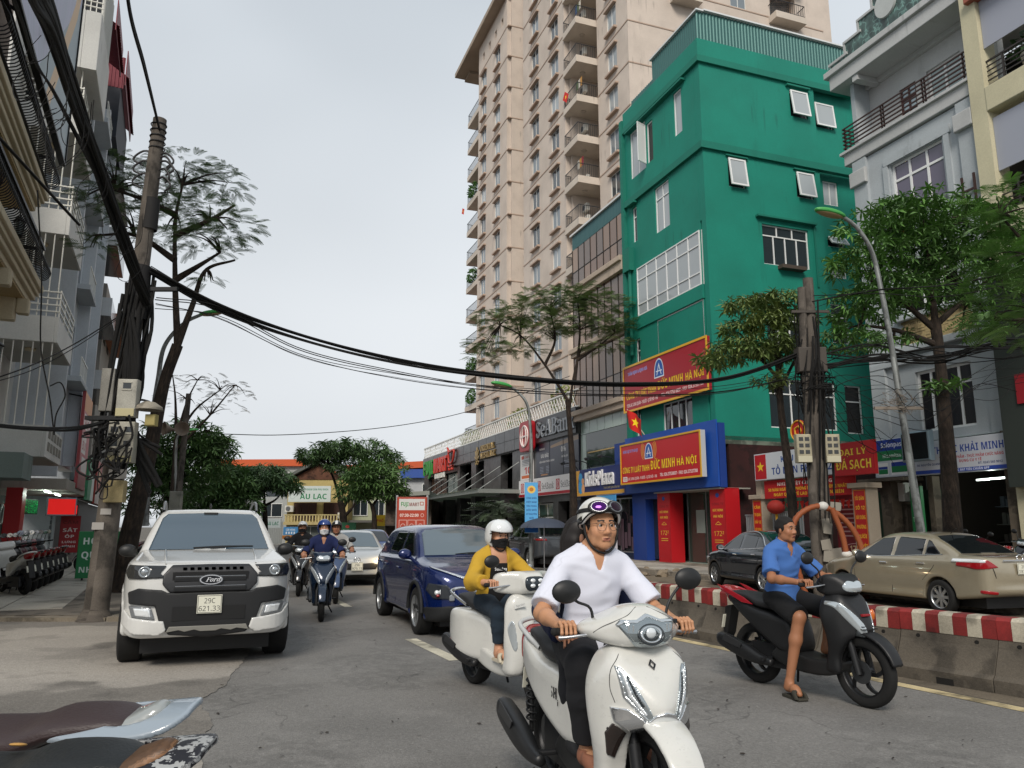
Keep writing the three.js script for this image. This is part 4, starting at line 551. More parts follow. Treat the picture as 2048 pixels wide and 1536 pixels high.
// ---------- grey-blue house ----------
const GREY = plaster(0xbfc7cc), GREYL = plaster(0xcfd1d1), REDBROWN = mt(0x4c2620,0.55), IRON = mt(0x3a241f, 0.6);
{
const b = thing('grey_townhouse', 'pale blue grey townhouse with green marble parapet and brown balcony rails', 'building', 12.1,26.0,-70), R = rng(51);
add('roof_slab', join(bbox(-0.45,5.3,17.62,18.15,-4,0,0.02), bbox(-0.6,5.4,18.15,18.38,-4,0.12,0.02)), GREYL, b);
const st = [[-0.35,18.38],[5.4,18.38],[5.4,20.4],[2.9,20.4],[2.9,20.0],[1.8,20.0],[1.8,19.5],[1.12,19.5],[1.12,19.05],[0.42,19.05],[0.42,18.6],[-0.35,18.6]];
add('parapet', prism(st, -0.35,-0.05), mt(0xffffff, 0.35, { map: texMarble }), b);
each('parapet_coping', many(...[[-0.45,0.5,18.6],[0.34,1.2,19.05],[1.04,1.88,19.5],[1.72,2.98,20.0],[2.8,5.4,20.4]].map(([a, c, y]) => bbox(a, c, y, y + 0.1,-0.42,0.0,0.01)), ...[[0.42,18.6,19.05],[1.12,19.05,19.5],[1.8,19.5,20.0],[2.9,20.0,20.4]].map(([x, a, c]) => box(x - 0.08, x, a + 0.1, c, -0.41,-0.01))), GREYL, b);
add('medallion', xf(new THREE.CylinderGeometry(0.48,0.5,0.08,32), { r: [Math.PI/2,0,0], s: [0.9,1.15,1], t: [2.35,19.35,-0.02] }), plaster(0xd5dad9), b);
const o3 = [[1.62,2.3,14.95,16.7],[2.75,4.05,14.95,16.75],[4.55,5.1,14.95,16.7]], o2 = [[1.82,3.85,11.5,13.6],[1.9,3.9,8.3,10.0],[2.0,3.98,4.47,6.4]];
add('upper_wall', wall(0.0,5.3,14.9,17.62,-1.35,-1.1, o3), GREYL, b);
add('front_wall', wall(0.42,5.1,4.2,14.35,-0.4,-0.12, o2), GREY, b);
each('corner_pilaster', many(box(0.3,0.9,4.2,14.35,-0.38,0.0), box(4.5,5.1,4.2,14.35,-0.39,-0.02), box(1.6,4.2,13.62,13.9,-0.12,-0.04), box(1.55,1.75,11.5,13.618,-0.119,-0.05), box(3.95,4.15,11.5,13.618,-0.119,-0.05)), GREY, b);
each('capital', many(bbox(0.22,0.95,13.4,13.95,-0.02,0.12,0.03), bbox(4.45,5.1,13.4,13.95,-0.04,0.12,0.03)), GREYL, b);
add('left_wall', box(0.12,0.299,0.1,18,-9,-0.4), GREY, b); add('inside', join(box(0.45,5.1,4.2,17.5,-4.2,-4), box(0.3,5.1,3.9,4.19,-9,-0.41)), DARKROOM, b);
add('balcony_slab', join(bbox(-0.05,5.1,14.4,14.9,-1.35,0,0.02), bbox(-0.15,5.15,14.82,14.92,-1.2,0.1,0.01)), GREYL, b);
each('soffit_rib', many(box(0.6,0.85,17.4,17.62,-1.1,-0.05), box(0,5.2,17.45,17.62,-1.1,-0.95)), GREYL, b);
{ const g = []; for (let i = 0; i < 6; i++) { const y = 15.05 + i*0.15; g.push(box(-0.02,5.1, y, y + 0.045,-0.02,0.02), box(-0.02,0.02, y, y + 0.045,-1.1,-0.021)); } for (const x of [0.02,1.7,1.8,3.4,3.5,4.9]) g.push(box(x, x + 0.05,14.92,15.85,-0.05,-0.02)); add('balcony_railing', join(g), IRON, b); }
win(b, ...o3[1],-1.25, { cols: [2,2], rows: [1.4,0.35], gm: mt(0x8fa0a0,0.1, { ior: 1.6 }), fw: 0.09 });
const dw = (x0, x1) => { const w = win(b, x0, x1,14.95,16.7,-1.2, { cols: [2,2,2,2], rows: [1,1,1,1], fm: REDBROWN, gm: mt(0x9fb0b8,0.1, { ior: 1.6 }), fw: 0.07, name: 'door' }); return w; };
dw(...o3[0].slice(0,2)); dw(...o3[2].slice(0,2));
const VG = mt(0x5a5468,0.08, { ior: 1.65 }), DG = mt(0x1c1a1c, 0.06, { ior: 1.6 });
win(b, ...o2[0],-0.28, { cols: [3,3], rows: [1.5,0.6], gm: VG, fw: 0.08 }); win(b, ...o2[1],-0.28, { cols: [3,3], rows: [1.3,0.5], gm: DG, fw: 0.08 }); win(b, ...o2[2],-0.28, { cols: [4,4], rows: [1.35,0.55], gm: DG, fw: 0.08, sill: GREYL });
// split-face stone band
{ const gs = []; for (let j = 0; j < 9; j++) for (let i = 0; i < 9; i++) { const x = 1.72 + i*0.275 + (j % 2)*0.1, y = 7.3 + j*0.09; gs.push(box(x, Math.min(4.25, x + 0.268), y, y + 0.083,-0.11,-0.05 + R()*0.04)); } const s = add('stone_tile', join(gs), grimy(0xcdb98c), b); s.userData.kind = 'stuff'; }
each('window_ledge', many(bbox(1.5,4.4,7.05,7.28,-0.11,0.15,0.02), bbox(1.5,4.4,8.12,8.28,-0.11,0.1,0.02), bbox(0.3,5.1,6.72,6.92,-0.11,0.02,0.02)), GREY, b);
each('shop_pier', many(box(0.3,0.75,0.1,4.2,-0.4,0), box(4.75,5.1,0.1,4.2,-0.4,0), box(1.9,2.1,0.1,3.1,-0.6,-0.3)), grimy(0x6d6459), b);
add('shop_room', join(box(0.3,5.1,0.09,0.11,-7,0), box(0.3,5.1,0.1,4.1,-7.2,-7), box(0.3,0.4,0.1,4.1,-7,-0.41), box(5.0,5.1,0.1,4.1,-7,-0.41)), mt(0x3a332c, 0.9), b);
for (let j = 0; j < 4; j++) add('shop_shelf', join(box(2.3,4.9,0.5 + j*0.55,0.53 + j*0.55,-3.2,-2.6), ...Array.from({ length: 14 }, (_, i) => box(2.35 + i*0.18,2.48 + i*0.18,0.53 + j*0.55,0.75 + j*0.55 + R()*0.15,-3.1,-2.8))), mt([0x27303a, 0x2b2724,0x30302c, 0x242a30][j],0.7), b);
add('lamp_tube', cyl([2.9,2.95,-1.2],[4.1,2.98,-1.2],0.03), mt(0xffffff, 0.4, { emissive: lin(0xdfeee8), emissiveIntensity: 1.6 }), b);
const pl = new THREE.PointLight(0xe6f2ea, 2.0,8,2); pl.position.set(3.5,2.85,-1.1); pl.castShadow = true; b.add(pl);
}
{ // signs on the grey house
const t = canvasTex(1024,320, (g, w, h) => { g.fillStyle = '#c9cdd6'; g.fillRect(0,0, w, h); vtext(g, 'NHÀ THUỐC KHẢI MINH', 20,130,100, { color: '#1c3f9a', width: 985 }); vtext(g, 'THUỐC - MỸ PHẨM - THỰC PHẨM CHỨC NĂNG', 300,190,40, { color: '#b01c26', width: 690 }); vtext(g, 'DỤNG CỤ Y TẾ', 520,230,36, { color: '#b01c26' }); vtext(g, 'DS NGUYỄN QUANG THÁI', 30,240,30, { color: '#20346e' }); vtext(g, 'ĐT: 0243 565 9012', 720,262,30, { color: '#20346e' }); g.fillStyle = '#2b4aa6'; g.fillRect(0,284, w, 36); vtext(g, 'NHÀ THUỐC ĐẠT TIÊU CHUẨN GPP', 340,313,30, { color: '#e6e9f2' }); });
const s = thing('pharmacy_sign', 'long pale pharmacy sign with blue letters below the white framed window', 'sign', 12.1,26,-70); add('panel', bbox(1.9,5.05,3.12,4.12,-0.1,0.16,0.02), mt(0xc2c6ce, 0.5), s); add('print', face(1.92,5.03,3.14,4.1,0.163), printed(t), s);
const u = canvasTex(512,400, (g, w, h) => { g.fillStyle = '#cfd4da'; g.fillRect(0,0, w, h); g.fillStyle = '#1b3a96'; g.fillRect(0,0, w, 120); vtext(g, 'Salonpas', 256,84,70, { align: 'center', color: '#e8eaf0' }); g.fillStyle = '#1f7d48'; g.fillRect(0,120, w, 108); vtext(g, 'Hisamitsu', 256,196,56, { align: 'center', color: '#e0ebe3' }); g.fillStyle = '#f0f1ee'; g.fillRect(40,250,150,130); g.fillRect(230,240,240,145); g.fillStyle = '#1f7d48'; g.fillRect(48,320,134,50); g.fillRect(238,290,224,70); g.fillStyle = '#1b3a96'; g.fillRect(48,290,134,28); g.fillRect(238,250,224,44); });
const q = thing('pharmacy_brand_sign', 'blue, green and white medicine sign panel left of the pharmacy sign', 'sign', 12.1,26,-70); add('panel', bbox(0.36,1.84,3.12,4.36,-0.1,0.2,0.02), mt(0xc6cbd2,0.5), q); add('print', face(0.38,1.82,3.14,4.34,0.203), printed(u), q);
const l = thing('led_sign_box', 'square black screen sign with pale rim hanging before the pharmacy sign', 'sign', 12.1,26,-70); add('case', bbox(1.98,3.02,3.5,4.42,0.5,0.72,0.04), mt(0x8fa3ad, 0.4, { metalness: 0.4 }), l); add('screen', bbox(2.04,2.96,3.56,4.36,0.721,0.735,0.01), mt(0x0c1011,0.15), l); add('bracket', box(2.4,2.5,4.0,4.1,0.16,0.5), DARKM, l);
}
// ---------- yellow building on the right edge ----------
{
const b = thing('yellow_townhouse', 'cream yellow building with grey roller blinds and planted balconies at the right edge', 'building', 12.1,26,-70), YW = plaster(0xdfd8b8), BL = mt(0x9da2b0,0.85), R = rng(61);
each('column', many(box(5.12,5.62,0.1,24,-0.5,0.12), box(9.6,10.1,0.1,24,-0.5,0.12)), YW, b);
for (const y of [17.3,13.5,9.6,5.7]) add('beam', bbox(5.62,9.6, y, y + 0.75,-0.5,0.14,0.02), YW, b);
for (const y of [14.25,10.35,6.45]) {
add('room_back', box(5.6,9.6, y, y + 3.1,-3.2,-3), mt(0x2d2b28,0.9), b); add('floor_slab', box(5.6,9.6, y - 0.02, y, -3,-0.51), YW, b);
add('roller_blind', box(5.63,9.59, y + 1.3, y + 2.95,-0.08,-0.04), BL, b);
const g = [box(5.62,9.6, y + 0.85, y + 0.9,-0.1,-0.05)]; for (let i = 0; i < 5; i++) g.push(box(5.62,9.6, y + 0.1 + i*0.15, y + 0.135 + i*0.15,-0.09,-0.06)); for (let i = 0; i < 5; i++) g.push(box(6.1 + i*0.8,6.15 + i*0.8, y, y + 0.9,-0.1,-0.05)); add('railing', join(g), mt(0x2b2625,0.6), b);
add('balcony_plant', leafBall(R, 7.0, y + 1.0,-0.7,1.1,0.6,0.4,160,0.3), LEAFD, b); each('pot', many(lathe([[0,0],[0.16,0],[0.22,0.35],[0.2,0.35],[0.14,0.05]],14).translate(6.6, y + 0.3,-0.5), lathe([[0,0],[0.16,0],[0.22,0.35],[0.2,0.35],[0.14,0.05]],14).translate(7.4, y + 0.3,-0.5)), mt(0xa39e96,0.8), b);
}
add('lintel', bbox(5.4,9.7,17.1,17.3,-0.1,0.3,0.02), mt(0x9a5a48,0.8), b);
each('ladder_bracket', many(box(4.5,4.56,11.0,11.9,0.05,0.1), box(4.9,4.96,11.0,11.9,0.05,0.1), box(4.56,4.9,11.4,11.46,0.05,0.1)), IRON, b);
const dk = add('dark_cladding', box(5.15,9.6,2.6,8.4,0.15,0.4), mt(0x2e3531,0.6), b); add('red_board', box(5.7,9,4.8,5.6,0.41,0.45), mt(0x9a1a26,0.5), b);
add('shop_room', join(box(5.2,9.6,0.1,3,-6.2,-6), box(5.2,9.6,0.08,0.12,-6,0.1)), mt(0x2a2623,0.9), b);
}
// ---------- community house yard between green building and grey house ----------
{
const b = thing('community_gate', 'community house gate with red posts and grey steel bars beside green building', 'gate', 10.45,22.3,-70, undefined, 0.1); b.scale.setScalar(0.87);
each('gate_post', many(bbox(-6.35,-5.75,0.12,2.75,-0.4,0.1,0.02), bbox(-6.45,-5.65,2.75,2.92,-0.5,0.2,0.02), bbox(-6.2,-5.85,2.92,3.5,-0.3,0,0.02), bbox(-0.95,-0.3,0.12,2.95,-0.4,0.1,0.02), bbox(-1.05,-0.2,2.95,3.12,-0.5,0.2,0.02)), plaster(0xb7a997), b);
const v = (lines) => canvasTex(128,512, (g, w, h) => { g.fillStyle = '#bb1c1c'; g.fillRect(0,0, w, h); g.strokeStyle = '#e6b422'; g.lineWidth = 3; g.strokeRect(6,6, w - 12, h - 12); lines.forEach((s, i) => vtext(g, s, 64,70 + i*62,34, { align: 'center', color: '#f0c62a', width: 96 })); });
add('red_couplet', face(-6.3,-5.8,0.3,2.7,0.104), printed(v(['CẤM', 'TỰ QUẢN', 'SỐ 12', 'XÂY DỰNG', 'GIA ĐÌNH', 'VĂN HÓA', '2'])), b); add('red_couplet', face(-0.9,-0.35,0.3,2.9,0.104), printed(v(['TỔ DÂN', 'SỐ 12', 'XÂY DỰNG', 'PHƯỜNG', 'BƯỞI', 'QUYẾT', 'CHIẾN'])), b);
for (let i = 0; i < 9; i++) add('bar', box(-7.3 + i*0.11,-7.26 + i*0.11,0.2,2.1,-0.3,-0.26), mt(0x9da1a5,0.5), b);
for (let i = 0; i < 15; i++) add('bar', box(-5.6 + i*0.12,-5.55 + i*0.12,0.2,2.2,-0.3,-0.26), mt(0x9da1a5,0.5), b);
add('gate_rail', join(box(-7.35,-6.35,2.1,2.16,-0.31,-0.25), box(-5.7,-3.8,2.2,2.26,-0.31,-0.25), box(-5.7,-3.8,0.9,0.95,-0.32,-0.24)), mt(0x8c9094,0.5), b);
each('yard_wall', many(box(-4,-1.0,0.1,3.0,-4.2,-4), box(-7.2,-6.4,0.1,4.3,-2.4,-2.2)), mt(0x2f4a38,0.9), b);
const nb = canvasTex(256,384, (g, w, h) => { g.fillStyle = '#7d1720'; g.fillRect(0,0, w, h); for (let i = 0; i < 9; i++) { g.fillStyle = '#c39a9a'; g.fillRect(24,40 + i*26,120 + (i*53) % 90,8); } g.strokeStyle = '#d8b0b0'; g.lineWidth = 4; g.beginPath(); g.ellipse(128,326,90,30,0,0,7); g.stroke(); vtext(g, '172A', 128,342,46, { align: 'center', color: '#e8cfa0' }); });
add('notice_board', box(-2.9,-1.1,0.5,2.9,-1.0,-0.95), mt(0x6d141c, 0.6), b); add('print', face(-2.85,-1.15,0.55,2.85,-0.945), printed(nb), b);
const bt = []; for (let i = 0; i < 16; i++) { const x = -5.2 + i*0.26; bt.push(prism([[x, 2.62 - (i % 4 === 2 ? 0.1 : 0)],[x + 0.22,2.62],[x + 0.13,2.28]],-0.2,-0.19)); } add('bunting', join(bt), mt(0xc9281e, 0.8), b);
}
{
const t = canvasTex(768,192, (g, w, h) => { g.fillStyle = '#c8cdd3'; g.fillRect(0,0, w, h); g.fillStyle = '#b31c22'; g.fillRect(4,4,118,184); g.fillStyle = '#e8c22a'; g.beginPath(); for (let i = 0; i < 10; i++) { const r = i % 2 ? 17 : 42, a = i*Math.PI/5 - Math.PI/2; g.lineTo(62 + r*Math.cos(a), 96 + r*Math.sin(a)); } g.fill(); vtext(g, 'KHU TẬP THỂ', 270,76,60, { color: '#23498f', width: 400 }); vtext(g, 'TỔ DÂN PHỐ 172', 176,162,72, { color: '#1f3f86', width: 560 }); });
const s = thing('community_sign', 'white and blue community group sign with red star panel behind utility pole', 'sign',  10.45,22.3,-70, undefined, 0.12); s.scale.setScalar(0.87); add('panel', bbox(-5.95,-1.46,3.45,4.5,0.1,0.2,0.01), mt(0xbfc4ca, 0.5), s); add('print', face(-5.93,-1.48,3.47,4.48,0.203), printed(t), s);
const r = canvasTex(640,128, (g, w, h) => { g.fillStyle = '#b51a1d'; g.fillRect(0,0, w, h); vtext(g, 'NHIỆT LIỆT CHÀO MỪNG', 300,40,34, { align: 'center', color: '#f3e6e0' }); vtext(g, '50 NĂM NGÀY GIẢI PHÓNG MIỀN NAM THỐNG NHẤT', 310,78,30, { align: 'center', color: '#f0c62a', width: 560 }); vtext(g, 'NGÀY QUỐC TẾ LAO ĐỘNG - ĐIỆN BIÊN', 320,114,30, { align: 'center', color: '#f0c62a', width: 500 }); });
const q = thing('red_banner', 'red cloth banner with yellow lettering strung under community sign', 'banner',  10.45,22.3,-70, undefined, 0.12); q.scale.setScalar(0.87); add('cloth', box(-5.6,-0.8,2.72,3.42,0.02,0.05), mt(0xb01a1d, 0.8), q); add('print', face(-5.58,-0.82,2.73,3.41,0.053), printed(r, 0.8), q);
const d = canvasTex(512,300, (g, w, h) => { g.fillStyle = '#b3151b'; g.fillRect(0,0, w, h); vtext(g, 'ĐẠI LÝ', 80,116,84, { color: '#eec63a', width: 350, stroke: '#7a1208', sw: 0.03 }); vtext(g, 'ĐÁ SẠCH', 36,246,116, { color: '#eec63a', width: 450, stroke: '#7a1208', sw: 0.03 }); });
const e = thing('ice_shop_sign', 'red sign with big yellow letters between utility pole and grey townhouse', 'sign',  10.45,22.3,-70, undefined, 0.12); e.scale.setScalar(0.87); add('panel', bbox(-1.44,0.44,3.34,4.46,0.24,0.38,0.01), mt(0xa8151b, 0.5), e); add('print', face(-1.42,0.42,3.36,4.44,0.383), printed(d), e);
const l = thing('red_lantern', 'round red lantern hanging beside red gate post', 'lantern', 8.95,26.4,0, undefined, 2.0); add('lantern_body', sphere(0,0.2,0,0.3,0.24,0.3,18), mt(0xa3281f, 0.7), l); add('tassel', cyl([0,-0.35,0],[0,-0.04,0],0.03,0.05), mt(0xc89a2a, 0.8), l); add('cord', cyl([0,0.42,0],[0,1.2,0],0.008), BLACK, l);
// old plank door with an air conditioner over it, green shop strip
const w = thing('plank_shed', 'old shed front of grey weathered planks with air conditioner above', 'shed', 12.1,26,-70), R = rng(71);
for (let i = 0; i < 12; i++) add('plank', box(0.02 + i*0.112,0.12 + i*0.112,0.12,2.25,-0.5,-0.46 + R()*0.02), grimy([0x5e5850,0x6a635a, 0x565048][i % 3]), w); add('frame', join(box(-0.08,0.0,0.12,2.9,-0.5,-0.4), box(1.4,1.5,0.12,2.9,-0.5,-0.4), box(-0.08,1.5,2.26,2.34,-0.5,-0.4), box(-0.3,1.6,3.0,3.1,-0.5,0.35)), grimy(0x6a6258), w); acUnit(w, 0.55,2.36,-0.3,1.0); add('back', box(-0.1,1.5,0.1,4,-0.8,-0.7), mt(0x2b2826,0.9), w);
const gt = canvasTex(96,384, (g, W, h) => { g.fillStyle = '#1d6a3c'; g.fillRect(0,0, W, h); ['NHÀ', 'THUỐC', 'QUẦY', '1'].forEach((s, i) => vtext(g, s, 48,90 + i*80,32, { align: 'center', color: '#9fc4a8', width: Math.min(80, s.length*22) })); });
const k = thing('green_strip_sign', 'narrow tall green sign strip left of grey street lamp', 'sign', 12.1,26,-70); add('panel', box(1.5,1.9,0.3,2.8,-0.1,0.02), mt(0x1d6a3c, 0.5), k); add('print', face(1.52,1.88,0.32,2.78,0.024), printed(gt), k);
const ro = thing('round_gold_emblem', 'round red and gold emblem sign high behind the meter boxes', 'sign', 10.45,22.3,-70, undefined, 0.1); ro.scale.setScalar(0.87); add('disc', xf(new THREE.CylinderGeometry(0.42,0.42,0.06,28), { r: [Math.PI/2,0,0], t: [-3.35,5.2,0.1] }), mt(0xb5221c, 0.5), ro); add('ring', join(xf(new THREE.TorusGeometry(0.38,0.03,6,28), { t: [-3.35,5.2,0.14] }), xf(new THREE.TorusGeometry(0.18,0.04,6,5), { t: [-3.35,5.2,0.14] })), mt(0xd9a62a, 0.4), ro);
}
// a point F metres ahead on the sight line of a place in the picture (real depths are given for everything)
const P = (px, py, F) => { const s = Math.sin(10.5*D2R), c = Math.cos(10.5*D2R), X = px - 1024, Y = 768 - py, u = s*1539 + c*Y, w = c*1539 - s*Y; return [X*F/w, 1.55 + u*F/w, -F]; };
const LX = (a, o = 0) => -3.29 - 0.407*a + 0.914*o, LF = (a, o = 0) => -1.465 + 0.914*a + 0.407*o;
const WHITEP = plaster(0xe2e2de), WHITEB = plaster(0xdbe3ea), CREAMV = plaster(0xcfc3a8), TAN = plaster(0xae986f), WIRON = mt(0xd9d8d0,0.5), BIRON = mt(0x121314,0.5, { metalness: 0.4 });
{
const b = thing('cream_villa', 'cream villa with heavy cornices, bellied black iron balconies and wall lanterns at left edge', 'house', LX(0), LF(0), 114);
const W = 21.6; // wall end
add('wall', wall(12, W, 0,16.5,-1.6,-0.95,[[18.2,19.9,4.5,7.2],[18.0,19.6,8.7,10.4]]), CREAMV, b);
add('end_wall', box(W - 0.3, W, 0,16.5,-9,-1.601), CREAMV, b);
add('tan_pilaster', join(bbox(20.9, W + 0.12,0,7.2,-1.2,-0.75,0.05), bbox(20.8, W + 0.25,6.9,7.4,-1.3,-0.55,0.05)), TAN, b);
add('arched_window', prism([[18.2,0.6],[20.5,0.6],[20.5,4.8],[20.2,5.7],[19.6,6.2],[18.2,6.4]],-0.95,-0.85), mt(0x26302f, 0.08, { ior: 1.6 }), b);
add('window_surround', tube([[20.6,0.6,-0.85],[20.6,4.8,-0.85],[20.3,5.8,-0.85],[19.6,6.35,-0.85],[18.2,6.5,-0.85]],0.09,30,6), TAN, b);
win(b, 18.2,19.9,4.5,7.2,-1.3, { cols: 2, rows: [3,1], gm: WINGLASS }); win(b, 18.0,19.6,8.7,10.4,-1.3, { cols: 2, gm: WINGLASS });
// balcony slabs with stepped mouldings
const slab = (x0, x1, y, d) => join(bbox(x0, x1, y, y + 0.16,-1.2, d - 0.22,0.02), bbox(x0, x1 + 0.08, y + 0.16, y + 0.3,-1.2, d - 0.12,0.03), bbox(x0, x1 + 0.16, y + 0.3, y + 0.42,-1.2, d - 0.05,0.02), bbox(x0, x1 + 0.22, y + 0.42, y + 0.62,-1.2, d + 0.03,0.03));
add('balcony_slab', slab(12,24.1,7.55,0), CREAMV, b); add('balcony_slab', slab(12,23.9,10.2,-0.1), CREAMV, b);
add('soffit', join(box(12,24.0,7.5,7.55,-1.2,-0.25), box(12,23.8,10.15,10.2,-1.2,-0.35)), TAN, b);
for (const [y, x0, x1] of [[8.2,14,24.1],[10.85,16,23.9]]) {
const r = add('railing', join(box(x0, x1, y + 0.95, y + 1.03,-0.1,0.0), box(x0, x1, y + 0.02, y + 0.06,-0.1,-0.04), box(x1 - 0.06, x1, y + 0.95, y + 1.03,-1.0,-0.1)), BIRON, b);
const bal = tube([[0,0.04,-0.06],[0,0.12,0.12],[0,0.3,0.2],[0,0.5,0.1],[0,0.75,-0.04],[0,0.95,-0.05]],0.014,14,5);
for (let i = 0; i < 62; i++) { const x = x1 - 0.08 - i*0.13; if (x < x0) break; const m = add('baluster', bal, BIRON, r); m.position.set(x, y, 0); }
const be = xf(bal, { r: [0, Math.PI/2,0] }); for (let i = 0; i < 5; i++) { const m = add('baluster', be, BIRON, r); m.position.set(x1, y, -0.2 - i*0.16); }
}
for (const [x, y, z] of [[20.0,9.3,-0.65],[22.2,9.25,-0.35],[21.85,5.9,-0.45]]) { // wall lanterns
const l = add('wall_lantern', join(tube([[x, y + 0.05, z - 0.5],[x, y + 0.3, z - 0.3],[x, y + 0.33, z - 0.05],[x, y + 0.15, z]],0.018,16,5), lathe([[0,0.14],[0.05,0.13],[0.16,0.02],[0.17,-0.01],[0.13,-0.01]],6).translate(x, y, z), lathe([[0.09,-0.4],[0.1,-0.37],[0.05,-0.45],[0,-0.5]],6).translate(x, y, z), ...[0,1,2,3,4,5].map((i) => { const c = Math.cos(i*1.047), s = Math.sin(i*1.047); return cyl([x + 0.13*c, y, z + 0.13*s],[x + 0.095*c, y - 0.38, z + 0.095*s],0.008,0.008,4); })), BIRON, b);
add('lantern_glass', lathe([[0.12,-0.01],[0.088,-0.38]],6).translate(x, y, z), mt(0x5b6463,0.15), l);
}
each('bracket', many(...[17.5,20.5,23.2].map((x) => join(bbox(x, x + 0.3,6.9,7.5,-0.95,-0.4,0.05), bbox(x, x + 0.3,7.1,7.5,-0.4,-0.1,0.05)), )), CREAMV, b);
add('awning_arm', join(cyl([17.0,10.1,-0.9],[22.8,9.6,0.9],0.04), cyl([18,13,-0.9],[19.5,12.9,0.5],0.04)), BIRON, b);
add('cable_coil', join(...[0,1,2].map((i) => xf(new THREE.TorusGeometry(0.34 + i*0.02,0.018,5,24), { r: [0,0.4 + i*0.1,0], t: [18.9,9.1,-0.3] }))), mt(0x2a1a1c, 0.6), b);
}
{
const t = canvasTex(512,512, (g, w, h) => { g.fillStyle = '#b3b3cb'; g.fillRect(0,0, w, h); for (let i = 0; i < 70; i++) { g.strokeStyle = ['rgba(160,175,190,.35)', 'rgba(190,190,215,.35)'][i % 2]; g.lineWidth = 8 + (i*7) % 18; g.beginPath(); const x = (i*97) % w; g.moveTo(x, 0); g.bezierCurveTo(x + 60, h*0.3, x - 60, h*0.7, x + 30, h); g.stroke(); } g.fillStyle = '#97a6ae'; g.beginPath(); g.moveTo(w, 120); g.lineTo(w, h); g.lineTo(250, h); g.fill(); g.strokeStyle = '#d1b088'; g.lineWidth = 30; g.beginPath(); g.moveTo(330, h); g.lineTo(470,180); g.lineTo(w, 0); g.stroke(); });
const s = thing('advertising_board', 'large lavender and grey advertising board with tan stripe on cream villa front', 'billboard', LX(0), LF(0), 114);
add('panel', box(14,24.15,11.85,18.5,0.1,0.2), mt(0xa9a9c0,0.6), s); add('print', face(14.02,24.13,11.87,18.48,0.203), printed(t, 0.5), s); add('frame', join(box(14,24.2,11.78,11.85,0.08,0.24), box(24.15,24.22,11.85,18.5,0.08,0.24)), BIRON, s);
}
